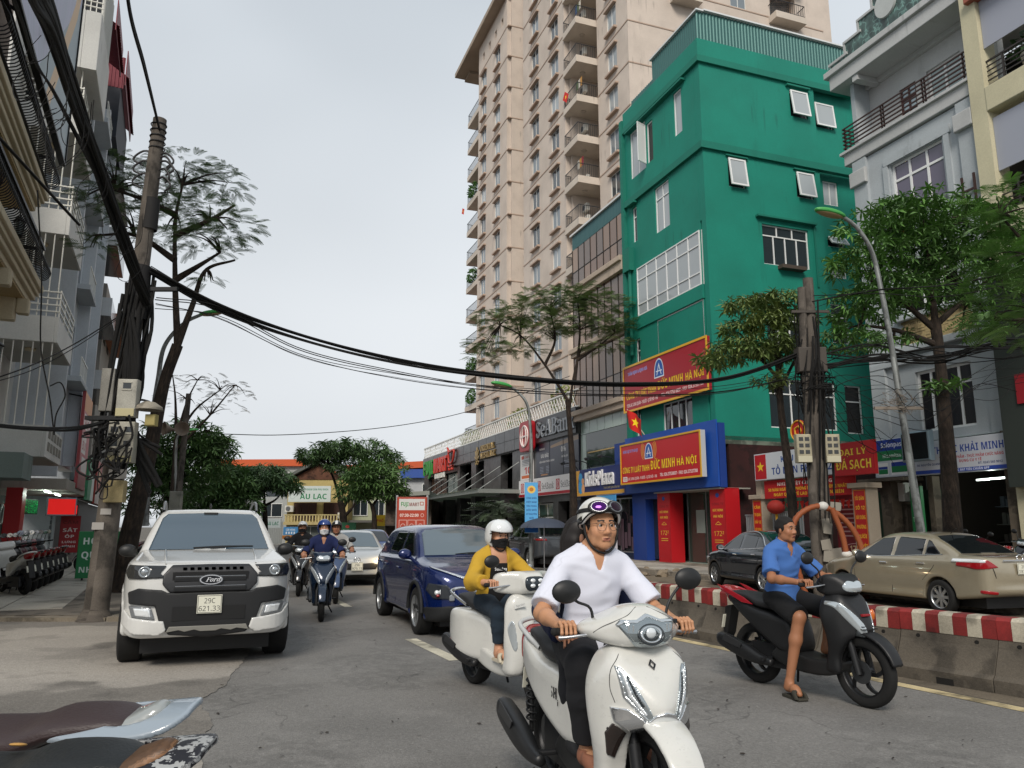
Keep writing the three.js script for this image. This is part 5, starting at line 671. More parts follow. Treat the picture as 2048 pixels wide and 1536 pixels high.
{
const b = thing('white_townhouse', 'white townhouse with stacked box balconies and thin white vertical bars', 'house', LX(0), LF(0), 114), R = rng(83);
const X0 = 28.2, X1 = 32.2, ZB = -1.9;
add('wall', wall(26.5,33.2,3.2,22, ZB - 0.4, ZB, [7.5,11.15,14.8].map((y) => [29,31, y + 0.1, y + 2.4])), WHITEP, b);
add('side_wall', box(26.5,26.9,0,22,-9, ZB - 0.401), WHITEP, b);
for (const y of [3.72,7.42,11.1,14.75]) {
const h = y < 5 ? 1.0 : 0.85, s = add('balcony', join(bbox(X0, X1, y, y + h, -0.12,0,0.015), bbox(X0, X0 + 0.12, y, y + h, ZB, -0.121,0.015), box(X0 + 0.12, X1, y, y + 0.14, ZB, -0.122)), WHITEP, b);
if (y > 5) add('balcony_rail', join(...[0.2,0.42,0.64,0.86].map((d) => box(X0, X1, y + h + d - 0.04, y + h + d, -0.06,-0.01)), ...[0.2,0.42,0.64,0.86].map((d) => box(X0 + 0.01, X0 + 0.06, y + h + d - 0.04, y + h + d, ZB, -0.061)), ...[0,1,2,3].map((i) => box(X0 + 0.02 + i*1.28, X0 + 0.07 + i*1.28, y + h, y + h + 0.9,-0.055,-0.015))), WIRON, s);
const g = []; for (let i = 0; i < 7; i++) g.push(cyl([X0 + 0.06, y + h, ZB + 0.15 + i*0.27],[X0 + 0.06, y + 3.68, ZB + 0.15 + i*0.27],0.022,0.022,5)); for (const q of g) add('bar', q, WIRON, s);
add('ceiling_lamp', lathe([[0,-0.1],[0.16,-0.09],[0.18,0],[0,0]],14).translate(X0 + 1.2, y - 0.005,-0.9), mt(0xc0b190,0.5), s);
add('soffit', box(X0 + 0.05, X1 - 0.05, y - 0.02, y - 0.002, ZB, -0.05), plaster(0xc2c0b8), s);
win(b, 29,31, y + 0.2, y + 2.5, ZB - 0.2, { cols: 2, gm: WINGLASS, name: 'balcony_door' });
}
for (let i = 0; i < 5; i++) for (const y of [3.95,4.35]) add('parapet_opening', box(X0 + 0.35 + i*0.72, X0 + 0.85 + i*0.72, y, y + 0.28,-0.02,0.012), mt(0x77756c, 0.8), b);
// top box balcony with grille
const tb = add('balcony', join(bbox(X0 - 0.2, X1 - 0.4,17.1,19.3,-0.2,0.3,0.03), bbox(X0 - 0.2, X0 + 0.05,17.1,19.3, ZB, -0.201,0.02), box(X0 + 0.05, X1 - 0.4,17.1,17.3, ZB, -0.202)), WHITEP, b); add('ceiling_lamp', lathe([[0,-0.12],[0.2,-0.1],[0.22,0],[0,0]],14).translate(X0 + 1.2,17.09,-0.8), mt(0xb9936f, 0.5), tb);
add('grille', join(...Array.from({ length: 13 }, (_, i) => box(X0 - 0.15, X0 - 0.11,19.3,22, ZB + i*0.18, ZB + 0.03 + i*0.18)), ...[19.5,19.7].map((y) => box(X0 - 0.16, X0 - 0.1, y, y + 0.03, ZB, 0.3)), ...Array.from({ length: 12 }, (_, i) => box(X0 + i*0.3, X0 + 0.03 + i*0.3,19.3,22,0.24,0.27))), WIRON, tb);
add('attic_room', box(X0 + 0.2, X1 - 0.6,19.3,22.5, ZB - 2,0), mt(0x20242b, 0.7), b);
add('ground_floor', join(box(26.5,28.2,2.95,3.7,-1.9,-0.3), box(26.5,33.2,3.0,3.7,-4,-1.9)), plaster(0x7f8e8a), b);
add('roller_shutter', xf(corr(24.6,28.6,0.1,2.95,-1.9,0.14,0.025), {}), mt(0x8b8e90,0.5, { metalness: 0.3 }), b); each('door_frame', many(box(28.6,28.9,0.1,3.0,-2.1,-1.8), box(28.92,29.0,0.1,3,-1.95,-1.85)), mt(0x3a3b3a, 0.6), b);
}
{
const b = thing('blue_grey_townhouse', 'flat pale blue townhouse front beside white townhouse with narrow dark windows', 'house', LX(0), LF(0), 114), R = rng(84), GP = WINGLASS, ops = [];
for (const y of [7.6,11.3,14.9]) ops.push([37.4,38.6, y, y + 2.0]); 
add('wall', wall(33.25,40.5,4.0,20,-0.9,-0.4, ops), WHITEB, b); add('wall_fin', join(box(33.2,33.5,3.4,20,-2.4,-0.2), box(36.4,36.7,4.0,20,-0.4,0.05), box(40.2,40.5,4.0,20,-0.4,0.1)), plaster(0xd2d8de), b);
for (const o of ops) win(b, ...o, -0.7, { cols: 2, gm: GP });
for (const y of [7.1,10.8,14.4,18]) { add('floor_slab', bbox(33.6,36.3, y, y + 0.2,-0.4,0.25,0.02), plaster(0xc2c9cf), b); railing(b, 33.7,36.2, y + 0.2,0.8,0.2,8).material = WIRON; add('recess', box(34.2,35.8, y + 0.4, y + 2.6,-0.39,-0.38), WINGLASS, b); }
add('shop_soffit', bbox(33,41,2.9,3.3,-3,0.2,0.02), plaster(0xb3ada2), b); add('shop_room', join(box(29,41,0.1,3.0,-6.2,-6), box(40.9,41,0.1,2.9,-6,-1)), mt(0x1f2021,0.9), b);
add('red_pillar', box(31.9,32.7,0.1,2.9,-1.5,-1.0), mt(0xa01a1e, 0.5), b); add('glass_counter', join(box(33.0,36.5,0.2,2.7,-2.0,-1.95)), mt(0x5a6660,0.1, { transmission: 0.5, phys: 1 }), b);
add('goods', join(...Array.from({ length: 24 }, (_, i) => box(33.2 + (i % 6)*0.55,33.5 + (i % 6)*0.55,0.4 + Math.floor(i/6)*0.55,0.65 + Math.floor(i/6)*0.55,-2.7,-2.5))), mt(0x6d6f70,0.7), b);
for (const [x, y, r] of [[33.9,2.0,0.34],[34.9,1.5,0.26]]) add('hanging_tyre', xf(new THREE.TorusGeometry(r, 0.05,8,24), { t: [x, y, -1.9] }), mt(0x8f9190,0.6), b);
add('door_panel', box(37.2,38.6,0.15,2.7,-2.1,-2.0), mt(0x3d4859,0.5), b);
for (const x of [33.2,36.2]) { add('lamp_tube', cyl([x, 2.84,-0.5],[x + 1.6,2.84,-0.5],0.035), mt(0xffffff, 0.4, { emissive: lin(0xe9fff4), emissiveIntensity: 2.2 }), b); const pl = new THREE.PointLight(0xeafff2,0.7,9,2); pl.position.set(x + 0.8,2.75,-0.6); pl.castShadow = true; b.add(pl); }
}
{
const gt = canvasTex(192,96, (g, w, h) => { g.fillStyle = '#04140a'; g.fillRect(0,0, w, h); const R = rng(3); for (let i = 0; i < 420; i++) { g.fillStyle = R() < 0.5 ? '#19e070' : '#0a8a40'; g.fillRect(Math.floor(R()*48)*4, Math.floor(R()*24)*4,3,3); } });
const s = thing('led_sign', 'green dot matrix screen sign glowing above left shop glass', 'sign', LX(32.2,-1.2), LF(32.2,-1.2), 100); add('case', box(0,1.8,2.0,2.55,-0.1,0), BLACK, s); add('screen', face(0.03,1.77,2.03,2.52,0.004), printed(gt, 0.4, { emissive: 0xffffff, emissiveMap: gt, emissiveIntensity: 0.5 }), s);
const r = thing('led_sign', 'bright red square screen sign hanging under left shop soffit', 'sign', LX(33.6,0.1), LF(33.6,0.1), 40); add('case', bbox(-0.55,0.45,1.95,2.62,-0.14,0,0.02), mt(0x8d9aa6,0.4), r); add('screen', face(-0.5,0.4,2.0,2.57,0.004), mt(0xd01010,0.4, { emissive: lin(0xff1a12), emissiveIntensity: 0.25 }), r);
const q = thing('led_sign', 'small red glowing sign deeper under left shop soffit', 'sign', LX(40.5,-0.6), LF(40.5,-0.6), 40); add('case', bbox(-0.6,0.6,2.05,2.55,-0.14,0,0.02), BLACK, q); add('screen', face(-0.55,0.55,2.1,2.5,0.004), mt(0xb01010,0.4, { emissive: lin(0xe01a12), emissiveIntensity: 0.6 }), q);
const vt = canvasTex(96,320, (g, w, h) => { g.fillStyle = '#a5222a'; g.fillRect(0,0, w, h); vtext(g, 'CẦM', 48,70,36, { align: 'center', color: '#6d0e14' }); vtext(g, 'SẮT', 48,140,42, { align: 'center', color: '#e9e2e0' }); vtext(g, 'ỐP', 48,192,36, { align: 'center', color: '#e9e2e0' }); vtext(g, 'LƯNG', 48,238,26, { align: 'center', color: '#e9e2e0' }); vtext(g, 'KÍNH', 48,276,26, { align: 'center', color: '#e9e2e0' }); });
const v = thing('vertical_sign', 'dark red hanging strip sign with white words in left shop front', 'sign', LX(42,-0.4), LF(42,-0.4), 40); add('panel', box(-0.42,0.42,0.35,2.05,-0.04,0), mt(0x8d1d24,0.6), v); add('print', face(-0.41,0.41,0.36,2.04,0.004), printed(vt), v);
const ht = canvasTex(256,224, (g, w, h) => { g.fillStyle = '#1c7a46'; g.fillRect(0,0, w, h); vtext(g, 'HOA', 16,62,46, { color: '#dfe8e2' }); vtext(g, 'QUẢ', 14,130,46, { color: '#dfe8e2' }); vtext(g, 'NHẬP KHẨU', 8,198,40, { color: '#cfd8d2' }); });
const h = thing('fruit_sign', 'green fruit shop sign standing behind the parked motorbikes', 'sign', P(216,1100,22)[0],22,30); add('panel', bbox(-0.75,0.75,0.15,1.42,-0.06,0,0.01), mt(0x1c7a46,0.5), h); add('print', face(-0.74,0.74,0.16,1.41,0.004), printed(ht), h); add('leg', join(box(-0.6,-0.55,0.1,0.2,-0.05,0), box(0.55,0.6,0.1,0.2,-0.05,0)), BLACK, h);
// stacked boards hung along the next fronts
const board = (label, x0, x1, y0, y1, z, draw, hex) => { const t = canvasTex(128,256, draw), d = thing('hanging_shop_board', label, 'sign', LX(0), LF(0), 114); add('panel', bbox(x0, x1, y0, y1, z - 0.12, z, 0.01), mt(hex, 0.5), d); add('print', face(x0 + 0.02, x1 - 0.02, y0 + 0.02, y1 - 0.02, z + 0.004), printed(t), d); each('bracket', many(cyl([x0 + 0.3, y1 - 0.2, z - 0.1],[x0 + 0.3, y1 - 0.1,-0.5],0.03), cyl([x0 + 0.3, y0 + 0.3, z - 0.1],[x0 + 0.3, y0 + 0.3,-0.5],0.03)), BIRON, d); };
board('tall red and white food board hung on pale blue townhouse', 36.0,39.3,3.1,7.1,0.25, (g, w, h) => { g.fillStyle = '#b34a4e'; g.fillRect(0,0, w, h); g.fillStyle = '#c87c20'; g.fillRect(0,0, w, 50); g.fillStyle = '#d8cfc9'; g.fillRect(12,56,104,40); g.fillRect(8,112,70,50); g.fillRect(30,170,90,40); g.fillStyle = '#8a2a22'; g.fillRect(0,216, w, 40); vtext(g, 'PHỞ', 26,90,34, { color: '#9a2a2a' }); vtext(g, 'BÚN', 20,152,34, { color: '#9a2a2a' }); }, 0xa04448);
board('green and white board hung below the red food board', 40.2,43.4,2.75,4.75,0.3, (g, w, h) => { g.fillStyle = '#3f8a63'; g.fillRect(0,0, w, h); g.fillStyle = '#cdd8d2'; g.beginPath(); g.moveTo(w, 0); g.lineTo(w, h); g.lineTo(60, h); g.lineTo(100,0); g.fill(); vtext(g, 'TRÀ', 10,130,40, { color: '#d8e2da' }); }, 0x3f8a63);
board('red and grey board farthest along left shop boards', 44.6,47.8,2.7,4.9,0.3, (g, w, h) => { g.fillStyle = '#a9443a'; g.fillRect(0,0, w, h); g.fillStyle = '#c9c2bd'; g.fillRect(0,180, w, 76); g.fillStyle = '#d7b08a'; g.beginPath(); g.arc(64,90,44,0,7); g.fill(); }, 0xa9443a);
}
{ // farther left-hand houses
const mk = (name, label, x0, x1, h, mat, z, fn) => { const b = thing(name, label, 'house', LX(0), LF(0), 114); const ops = []; for (let y = 4.6; y < h - 3; y += 3.6) for (let x = x0 + 0.8; x < x1 - 1.5; x += 2.6) ops.push([x, x + 1.5, y, y + 1.9]); add('wall', wall(x0, x1,3, h, z - 0.4, z, ops), mat, b); for (const o of ops) win(b, ...o, z - 0.2, { cols: 2, gm: WINGLASS }); add('near_wall', box(x0, x0 + 0.3,0, h, -8, z - 0.401), mat, b); add('shop_front', box(x0, x1,0.1,3, z - 0.6, z - 0.5), mt(0x333638,0.6), b); fn?.(b); return b; };
mk('dark_glass_house', 'grey house with dark blue balcony glass beyond pale blue townhouse', 40.6,47,21, plaster(0xb9c0c6), -0.5, (b) => { for (const y of [8,11.6,15.2,18.2]) { add('balcony', bbox(41,46.5, y, y + 0.9,-0.5,0.5,0.02), mt(0x2a3140,0.15, { ior: 1.6 }), b); add('balcony_side', box(40.9,41, y, y + 0.9,-0.5,0.5), plaster(0xd5d9dc), b); } const R = rng(91); add('balcony_plant', leafBall(R, 44,16.6,0.4,1,0.6,0.4,120,0.3), LEAF, b); });
mk('orange_trim_house', 'far left house with orange trim seen behind cable pole', 47.2,55,15, plaster(0xa8a49c), -0.3, (b) => { add('awning', prism([[47.5,12.2],[54.5,12.2],[54.5,13.4],[47.5,13.4]],-0.3,1.0), mt(0xb4714f, 0.7), b); acUnit(b, 48.5,9.2,0.2); acUnit(b, 50.5,6.0,0.2); });
mk('grey_far_house', 'plain grey far house at end of left row behind street trees', 55.2,66,11, plaster(0x9d9c98), -0.5);
const r = thing('rooftop_shed', 'dark red corrugated tin roof shed topping left row of houses', 'shed', LX(0), LF(0), 114), TIN = mt(0x6e2530,0.5, { metalness: 0.2 });
add('roof_sheet', join(xf(corr(33.2,37,0,2.4,0,0.2,0.03), { r: [-1.0,0,0], t: [0,22.2,0.35] }), xf(corr(38,44,0,2.6,0,0.2,0.03), { r: [-0.9,0,0], t: [0,22.6,0.5] })), TIN, r); add('fascia', join(box(33.2,37,22.0,23.4,0.2,0.24), box(38,44,22.2,24.0,0.34,0.38)), TIN, r); add('side_sheet', xf(corr(-2.2,0.3,22,23.6,0), { r: [0,-Math.PI/2,0], t: [38,0,0] }), TIN, r);
add('shed_wall', join(box(33.3,37,19,22,-1.6,-0.6), box(38,44,19.5,22.3,-1.2,0.2)), mt(0x1c212b, 0.7), r);
const g = thing('goose_neck_pipe', 'bent white vent pipe sticking out over left houses', 'pipe', LX(0), LF(0), 114); add('pipe', tube([[44,18.2,-0.4],[44,18.4,1.6],[44.2,17.6,1.75]],0.06,20,6), mt(0xc4c8ca, 0.5), g);
}
// ---------- poles, boxes, cables ----------
const CONC = mt(0x6b6560,0.95, { map: texGrime, bumpMap: bumpFine, bumpScale: 0.01 }), CABLE = mt(0x090909,0.9);
{
const p = thing('utility_pole', 'stout grey concrete utility pole standing by white pickup, wrapped in cables', 'pole', -6.97,13.36), R = rng(101);
add('shaft', cyl([0,-0.05,0],[0.33,9.1,0],0.2,0.12,20), CONC, p);
add('foot', lathe([[0.3,0],[0.27,0.06],[0.22,0.14],[0.2,0.2]],20), CONC, p);
each('bracket', many(box(0.0,0.9,5.75,5.82,-0.1,-0.02), box(-0.35,0.35,3.35,3.42,0.1,0.3), ...[8.5,8.62,8.74,8.86,8.98].map((y) => xf(new THREE.TorusGeometry(0.135,0.012,5,16), { r: [Math.PI/2,0,0], t: [0.32, y, 0] }))), DARKM, p);
const hook = []; for (let i = 0; i < 9; i++) { const y = 7.8 + R()*1.0, s = i % 3 ? 1 : -1; hook.push(tube([[0.32, y, 0],[0.32 + s*0.2, y + 0.05,0.05],[0.32 + s*(0.3 + R()*0.1), y - 0.12,0.05],[0.32 + s*0.22, y - 0.22,0.02]],0.02,12,5)); } add('insulator_hook', join(hook), mt(0x2c2b2d, 0.5), p);
// cables running down the pole
const c = []; for (let i = 0; i < 26; i++) { const a = R()*6.28, r = 0.19 + R()*0.15, top = 5.2 + R()*1.2, bot = 2.2 + R()*1.6, x = (y) => 0.33*y/9; c.push(tube([0,0.25,0.5,0.75,1].map((t) => { const y = mix(top, bot, t); return [x(y) + Math.cos(a + t*0.8)*r*(1 + (R() - 0.5)*0.5) - 0.06, y, Math.sin(a + t*0.8)*r*(1 + (R() - 0.5)*0.4)]; }), 0.014 + R()*0.022,16,5)); }
for (let i = 0; i < 12; i++) c.push(tube([[0.05 + R()*0.3,5.6,0.2 - R()*0.2],[0.2 + R()*0.25,4.4,0.22],[0.25 + R()*0.2,3.2,0.1],[0.6 + R()*0.3,2.0 + R(), -0.2]],0.02 + R()*0.02,16,5));
const m = add('pole_cable', join(c), CABLE, p); m.userData.kind = 'stuff';
each('wrap', many(cyl([0.2,5.2,0],[0.24,6.2,0],0.22,0.17,14, true), cyl([0.3,6.9,0],[0.32,7.5,0],0.15,0.14,12, true)), mt(0x151415,0.8), p);
add('paper_sticker', join(box(0.02,0.2,1.75,1.85,0.19,0.195), box(-0.1,0.1,1.5,1.62,0.192,0.197)), mt(0x9a9793,0.8), p);
const box1 = (name, label, x, y, w, h, d, holes, hex, foot) => { const t = thing(name, label, 'meter box', -6.97 + x, 13.36 - 0.3,8, undefined, y); add('case', bbox(-w/2, w/2,0, h, -d, 0,0.015), grimy(hex, 0.7), t); for (const [a, b2, s] of holes) { const wn = add('meter_window', box(a - s, a + s, b2 - s*0.8, b2 + s*0.8,-0.02,0.006), mt(0x3c4043,0.15), t); add('window_rim', join(box(a - s - 0.015, a + s + 0.015, b2 - s*0.8 - 0.03, b2 - s*0.8,-0.01,0.012), box(a - s - 0.015, a + s + 0.015, b2 + s*0.8, b2 + s*0.8 + 0.015,-0.01,0.012)), grimy(0xb5b4ac, 0.7), wn); } if (foot) add('lower_cover', bbox(-w/2 + 0.01, w/2 - 0.01,0.01, h*foot, 0.001,0.02,0.005), mt(0xb0a882,0.6), t); return t; };
box1('meter_box', 'tall single white meter box, upper one on cable pole by pickup', 0.33,3.4,0.32,0.66,0.22,[[0,0.54,0.065]],0xb4b4ae, 0.22);
box1('meter_box', 'four window cream meter box below the single one on cable pole', 0.3,2.62,0.42,0.7,0.22,[[-0.11,0.56,0.06],[0.11,0.56,0.06],[-0.11,0.32,0.06],[0.11,0.32,0.06]],0xaaa89e, 0.16);
const jb = box1('junction_box', 'plain beige junction box with paper notice low on cable pole', 0.26,1.95,0.31,0.37,0.2,[],0xa89a72); add('paper_notice', box(-0.14,0.15,0.4,0.56,-0.12,-0.1), mt(0xa9a6a2,0.8), jb);
box1('junction_box', 'slim grey cable box on shaded left flank of cable pole', -0.02,3.5,0.22,0.75,0.2,[],0x8d8c88);
const l = thing('pole_lamp', 'old round shaded lamp hanging on right of cable pole', 'lamp', -6.97 + 0.62,13.3,0, undefined, 3.55); add('shade', lathe([[0,0.16],[0.1,0.14],[0.22,0.06],[0.24,0],[0.22,0.0],[0.1,0.1],[0,0.12]],20), grimy(0xa39d92,0.6), l); add('arm', tube([[-0.3,0.1,0],[-0.15,0.18,0],[0,0.15,0]],0.02,10,5), DARKM, l); add('bulb_box', bbox(-0.02,0.16,-0.28,-0.08,-0.08,0.08,0.02), mt(0x9c905a, 0.6), l);
// thick aerial bundle coming over the viewer's left
const bundle = (name, label, pts, n, spread, r0, seg = 60, seed = 7) => { const Q = rng(seed), t = thing(name, label, 'cable'), parts = []; for (let i = 0; i < n; i++) { const a = Q()*6.28, d = Math.sqrt(Q())*spread, w = Q()*6; const c = add('cable', tube(pts.map((p, k) => { const f = a + k*0.5; return [p[0] + Math.cos(f)*d*(0.7 + 0.5*Q()), p[1] + Math.sin(f)*d*(0.7 + 0.5*Q()) - (i % 4 === 0 && k && k < pts.length - 1 ? Q()*spread : 0), p[2] + Math.sin(f + 1)*d]; }), r0*(0.5 + Q()), seg, 5), CABLE, t); } return t; };
bundle('cable_bundle', 'thick black cable bundle slanting down from top left to utility pole', [[20,-260,4.2],[62,-60,5.5],[102,40,7],[152,200,9],[203,350,10.5],[255,500,12],[292,600,13.2]].map((q) => P(...q)), 44,0.125,0.02,60,11);
bundle('cable_bundle', 'thinner looping black cables beside thick bundle at top left', [[-30,-120,5],[32,0,6],[70,110,7.5],[105,175,9],[140,240,10.5],[200,360,11]].map((q) => P(...q)), 4,0.05,0.014,50,13);
bundle('cable_bundle', 'twisted pair of cables rising steeply from utility pole top', [[244,-120,8],[257,10,9],[287,130,11],[318,260,13.3]].map((q) => P(...q)), 3,0.035,0.03,50,17);
bundle('cable_bundle', 'sagging black cable bundle crossing over the street to right utility pole', [[300,540,13.3],[430,612,14],[600,675,15],[800,724,16],[1000,752,17],[1250,768,17.6],[1450,757,17.9],[1625,700,18]].map((q) => P(...q)), 12,0.06,0.016,90,19);
bundle('cable_bundle', 'loose lower strands hanging under street crossing bundle', [[310,610,13.3],[430,625,14],[600,705,15],[800,748,16],[1000,775,17],[1250,785,17.6],[1450,775,17.9],[1625,740,18]].map((q) => P(...q)), 5,0.13,0.007,80,23);
bundle('cable_bundle', 'low black cables from left edge to meter boxes', [[-60,845,9],[60,858,10.5],[150,858,12],[212,845,13.2]].map((q) => P(...q)), 4,0.035,0.016,40,29);
bundle('cable_bundle', 'pair of thin wires crossing left balconies to pole', [[-40,765,10],[60,730,11],[160,680,12.5],[240,630,13.3]].map((q) => P(...q)), 3,0.05,0.008,40,31);
const one = (label, pts, r) => { const t = thing('overhead_wire', label, 'wire'); add('wire', tube(pts.map((q) => P(...q)), r, 50,5), CABLE, t); };
one('single thin wire strung across open sky over far trees', [[440,868,30],[560,870,32],[760,856,35],[900,832,38],[1010,800,40],[1140,752,42]],0.018);
one('single cable dropping along white balconies at left', [[75,380,11],[83,560,11.5],[82,700,12],[100,800,12.3],[108,870,12.5]],0.012);
one('curled cable loop hanging before white balcony', [[108,870,12.5],[112,830,12.5],[130,790,12.5],[120,765,12.4],[100,772,12.3]],0.012);
const tg = thing('cable_tangle', 'tangle of looping black cables around left pole boxes', 'cable'), cs = [], Q = rng(55); for (let i = 0; i < 22; i++) { const [x, y, z] = P(185 + Q()*55,850 + Q()*120,12.9), s = 0.1 + Q()*0.25; cs.push(tube([[x, y, z],[x + s*(Q() - 0.5)*2, y - s*Q(), z + 0.15],[x + s*(Q() - 0.5), y - s*2*Q(), z + 0.1],[x + 0.3*Q(), y + s*(Q() - 0.5), z],[x + 0.2, y + 0.4*Q(), z]],0.008 + Q()*0.014,24,5)); } add('cable', join(cs), CABLE, tg).userData.kind = 'stuff';
const lc = thing('cable_tangle', 'thin curling wires around the thick bundle over left balconies', 'cable'), ls = []; for (let i = 0; i < 14; i++) { const u = Q(), [x, y, z] = P(mix(70,260, u) - 20 + Q()*50, mix(60,480, u) + Q()*60, mix(7,12, u)), s = 0.25 + Q()*0.4; ls.push(tube([[x, y, z],[x - s*0.4, y - s*Q(), z],[x - s*0.2*Q(), y - s*1.2, z + 0.1],[x + s*0.3, y - s*0.7, z],[x + s*0.35, y + s*0.2, z]],0.004 + Q()*0.002,24,4)); } add('cable', join(ls), CABLE, lc).userData.kind = 'stuff';
}
// ---------- cars: outlines seen from the side, above and the front are carved together into one shell (forward is +z, origin under the front bumper) ----------
function surfX(f, y, z) { let a = 0, b = 1.4; if (f(0, y, z) > 0) return 0; for (let i = 0; i < 24; i++) { const m = (a + b)/2; f(m, y, z) < 0 ? a = m : b = m; } return a; }
function surfZ(f, x, y, dir = 1) { let a = dir > 0 ? -0.7 : -3.2, b = dir > 0 ? 0.6 : -7; for (let i = 0; i < 26; i++) { const m = (a + b)/2; f(x, y, m) < 0 ? a = m : b = m; } return a; }
const lineOn = (f, pts, r = 0.004, off = 0) => [1,-1].map((s) => tube(pts.map(([z, y]) => [s*(surfX(f, y, z) + off), y, z]), r, Math.max(6, pts.length*6), 5));
function wheelGeo(r, w, n = 5, style = 0) { // axle along x, outer face +x
const tyre = lathe([[r*0.66,-w/2 + 0.01],[r*0.8,-w/2],[r*0.94,-w*0.46],[r, -w*0.36],[r*1.005,0],[r, w*0.36],[r*0.94, w*0.46],[r*0.8, w/2],[r*0.66, w/2 - 0.01]],40).rotateZ(-Math.PI/2);
const rim = [lathe([[r*0.69, w/2 - 0.015],[r*0.66, w/2 - 0.005],[r*0.62, w/2 - 0.03],[r*0.61,-w/2 + 0.02]],40).rotateZ(-Math.PI/2), xf(new THREE.CylinderGeometry(r*0.15, r*0.15,0.05,16), { r: [0,0, Math.PI/2], t: [w/2 - 0.05,0,0] })];
for (let i = 0; i < n; i++) for (const d of style ? [-0.14,0.14] : [0]) { const s = new THREE.BoxGeometry(0.028, r*0.56, r*(style ? 0.09 : 0.17)); s.translate(w/2 - 0.045, r*0.36,0); s.rotateX(i/n*2*Math.PI + d); rim.push(finish(s)); }
return { tyre, rim: join(rim), disc: xf(new THREE.CylinderGeometry(r*0.6, r*0.6,0.02,24), { r: [0,0, Math.PI/2], t: [w/2 - 0.1,0,0] }) };
}
function putWheels(t, zs, track, r, w, n, style, rm = mt(0xb4b7b9,0.3, { metalness: 0.85 })) {
const g = wheelGeo(r, w, n, style); for (const z of zs) for (const s of [1,-1]) { const q = add('wheel', g.tyre, RUBBER, t); add('rim', g.rim, rm, q); add('brake_disc', g.disc, mt(0x1b1c1d, 0.6), q); q.position.set(s*(track/2), r, z); if (s < 0) q.rotation.y = Math.PI; }
}
function plateTex(a, b) { return canvasTex(160,120, (g, w, h) => { g.fillStyle = '#d9d8c8'; g.fillRect(0,0, w, h); g.strokeStyle = '#2b2b2b'; g.lineWidth = 3; g.strokeRect(4,4, w - 8, h - 8); vtext(g, a, 80,54,48, { align: 'center', color: '#26272a', bold: false, width: a.length*25 }); vtext(g, b, 80,106,48, { align: 'center', color: '#26272a', bold: false, width: Math.min(146, b.length*25) }); }); }
function plate(t, a, b, x, y, z, w = 0.28, h = 0.2, ry = 0) { const p = add('number_plate', bbox(-w/2, w/2,0, h, -0.012,0,0.004), mt(0xc9c8ba, 0.5), t); add('print', face(-w/2 + 0.004, w/2 - 0.004,0.004, h - 0.004,0.002), printed(plateTex(a, b), 0.5), p); p.position.set(x, y, z); p.rotation.y = ry; return p; }
function carBody(c) { // c.side, c.plan (half), c.front (half), c.arch [z...], c.r
const S = sidePoly(smooth(c.side, 5)), Pl = planPoly(sym(smooth(c.plan, 5, false))), Fr = frontPoly(sym(smooth(c.front, 5, false)));
let f = both(c.k ?? 0.09, S, Pl, Fr); const base = f, ar = c.r*1.16;
const arch = (x, y, z) => { let d = 9; for (const q of c.arch) d = Math.min(d, Math.hypot(z - q, y - c.r*1.02) - ar); return Math.max(d, c.w/2 - 0.3 - Math.abs(x)); };
const flare = (x, y, z) => { let d = 9; for (const q of c.arch) { const e = Math.hypot(z - q, y - c.r*1.02) - ar; d = Math.min(d, Math.max(Math.abs(e - 0.015) - 0.04, base(x, y, z) - 0.018)); } return d; };
const out = cut((x, y, z) => Math.min(f(x, y, z), c.noFlare ? 9 : flare(x, y, z)), arch, 0.02);
return { base, body: out };
}
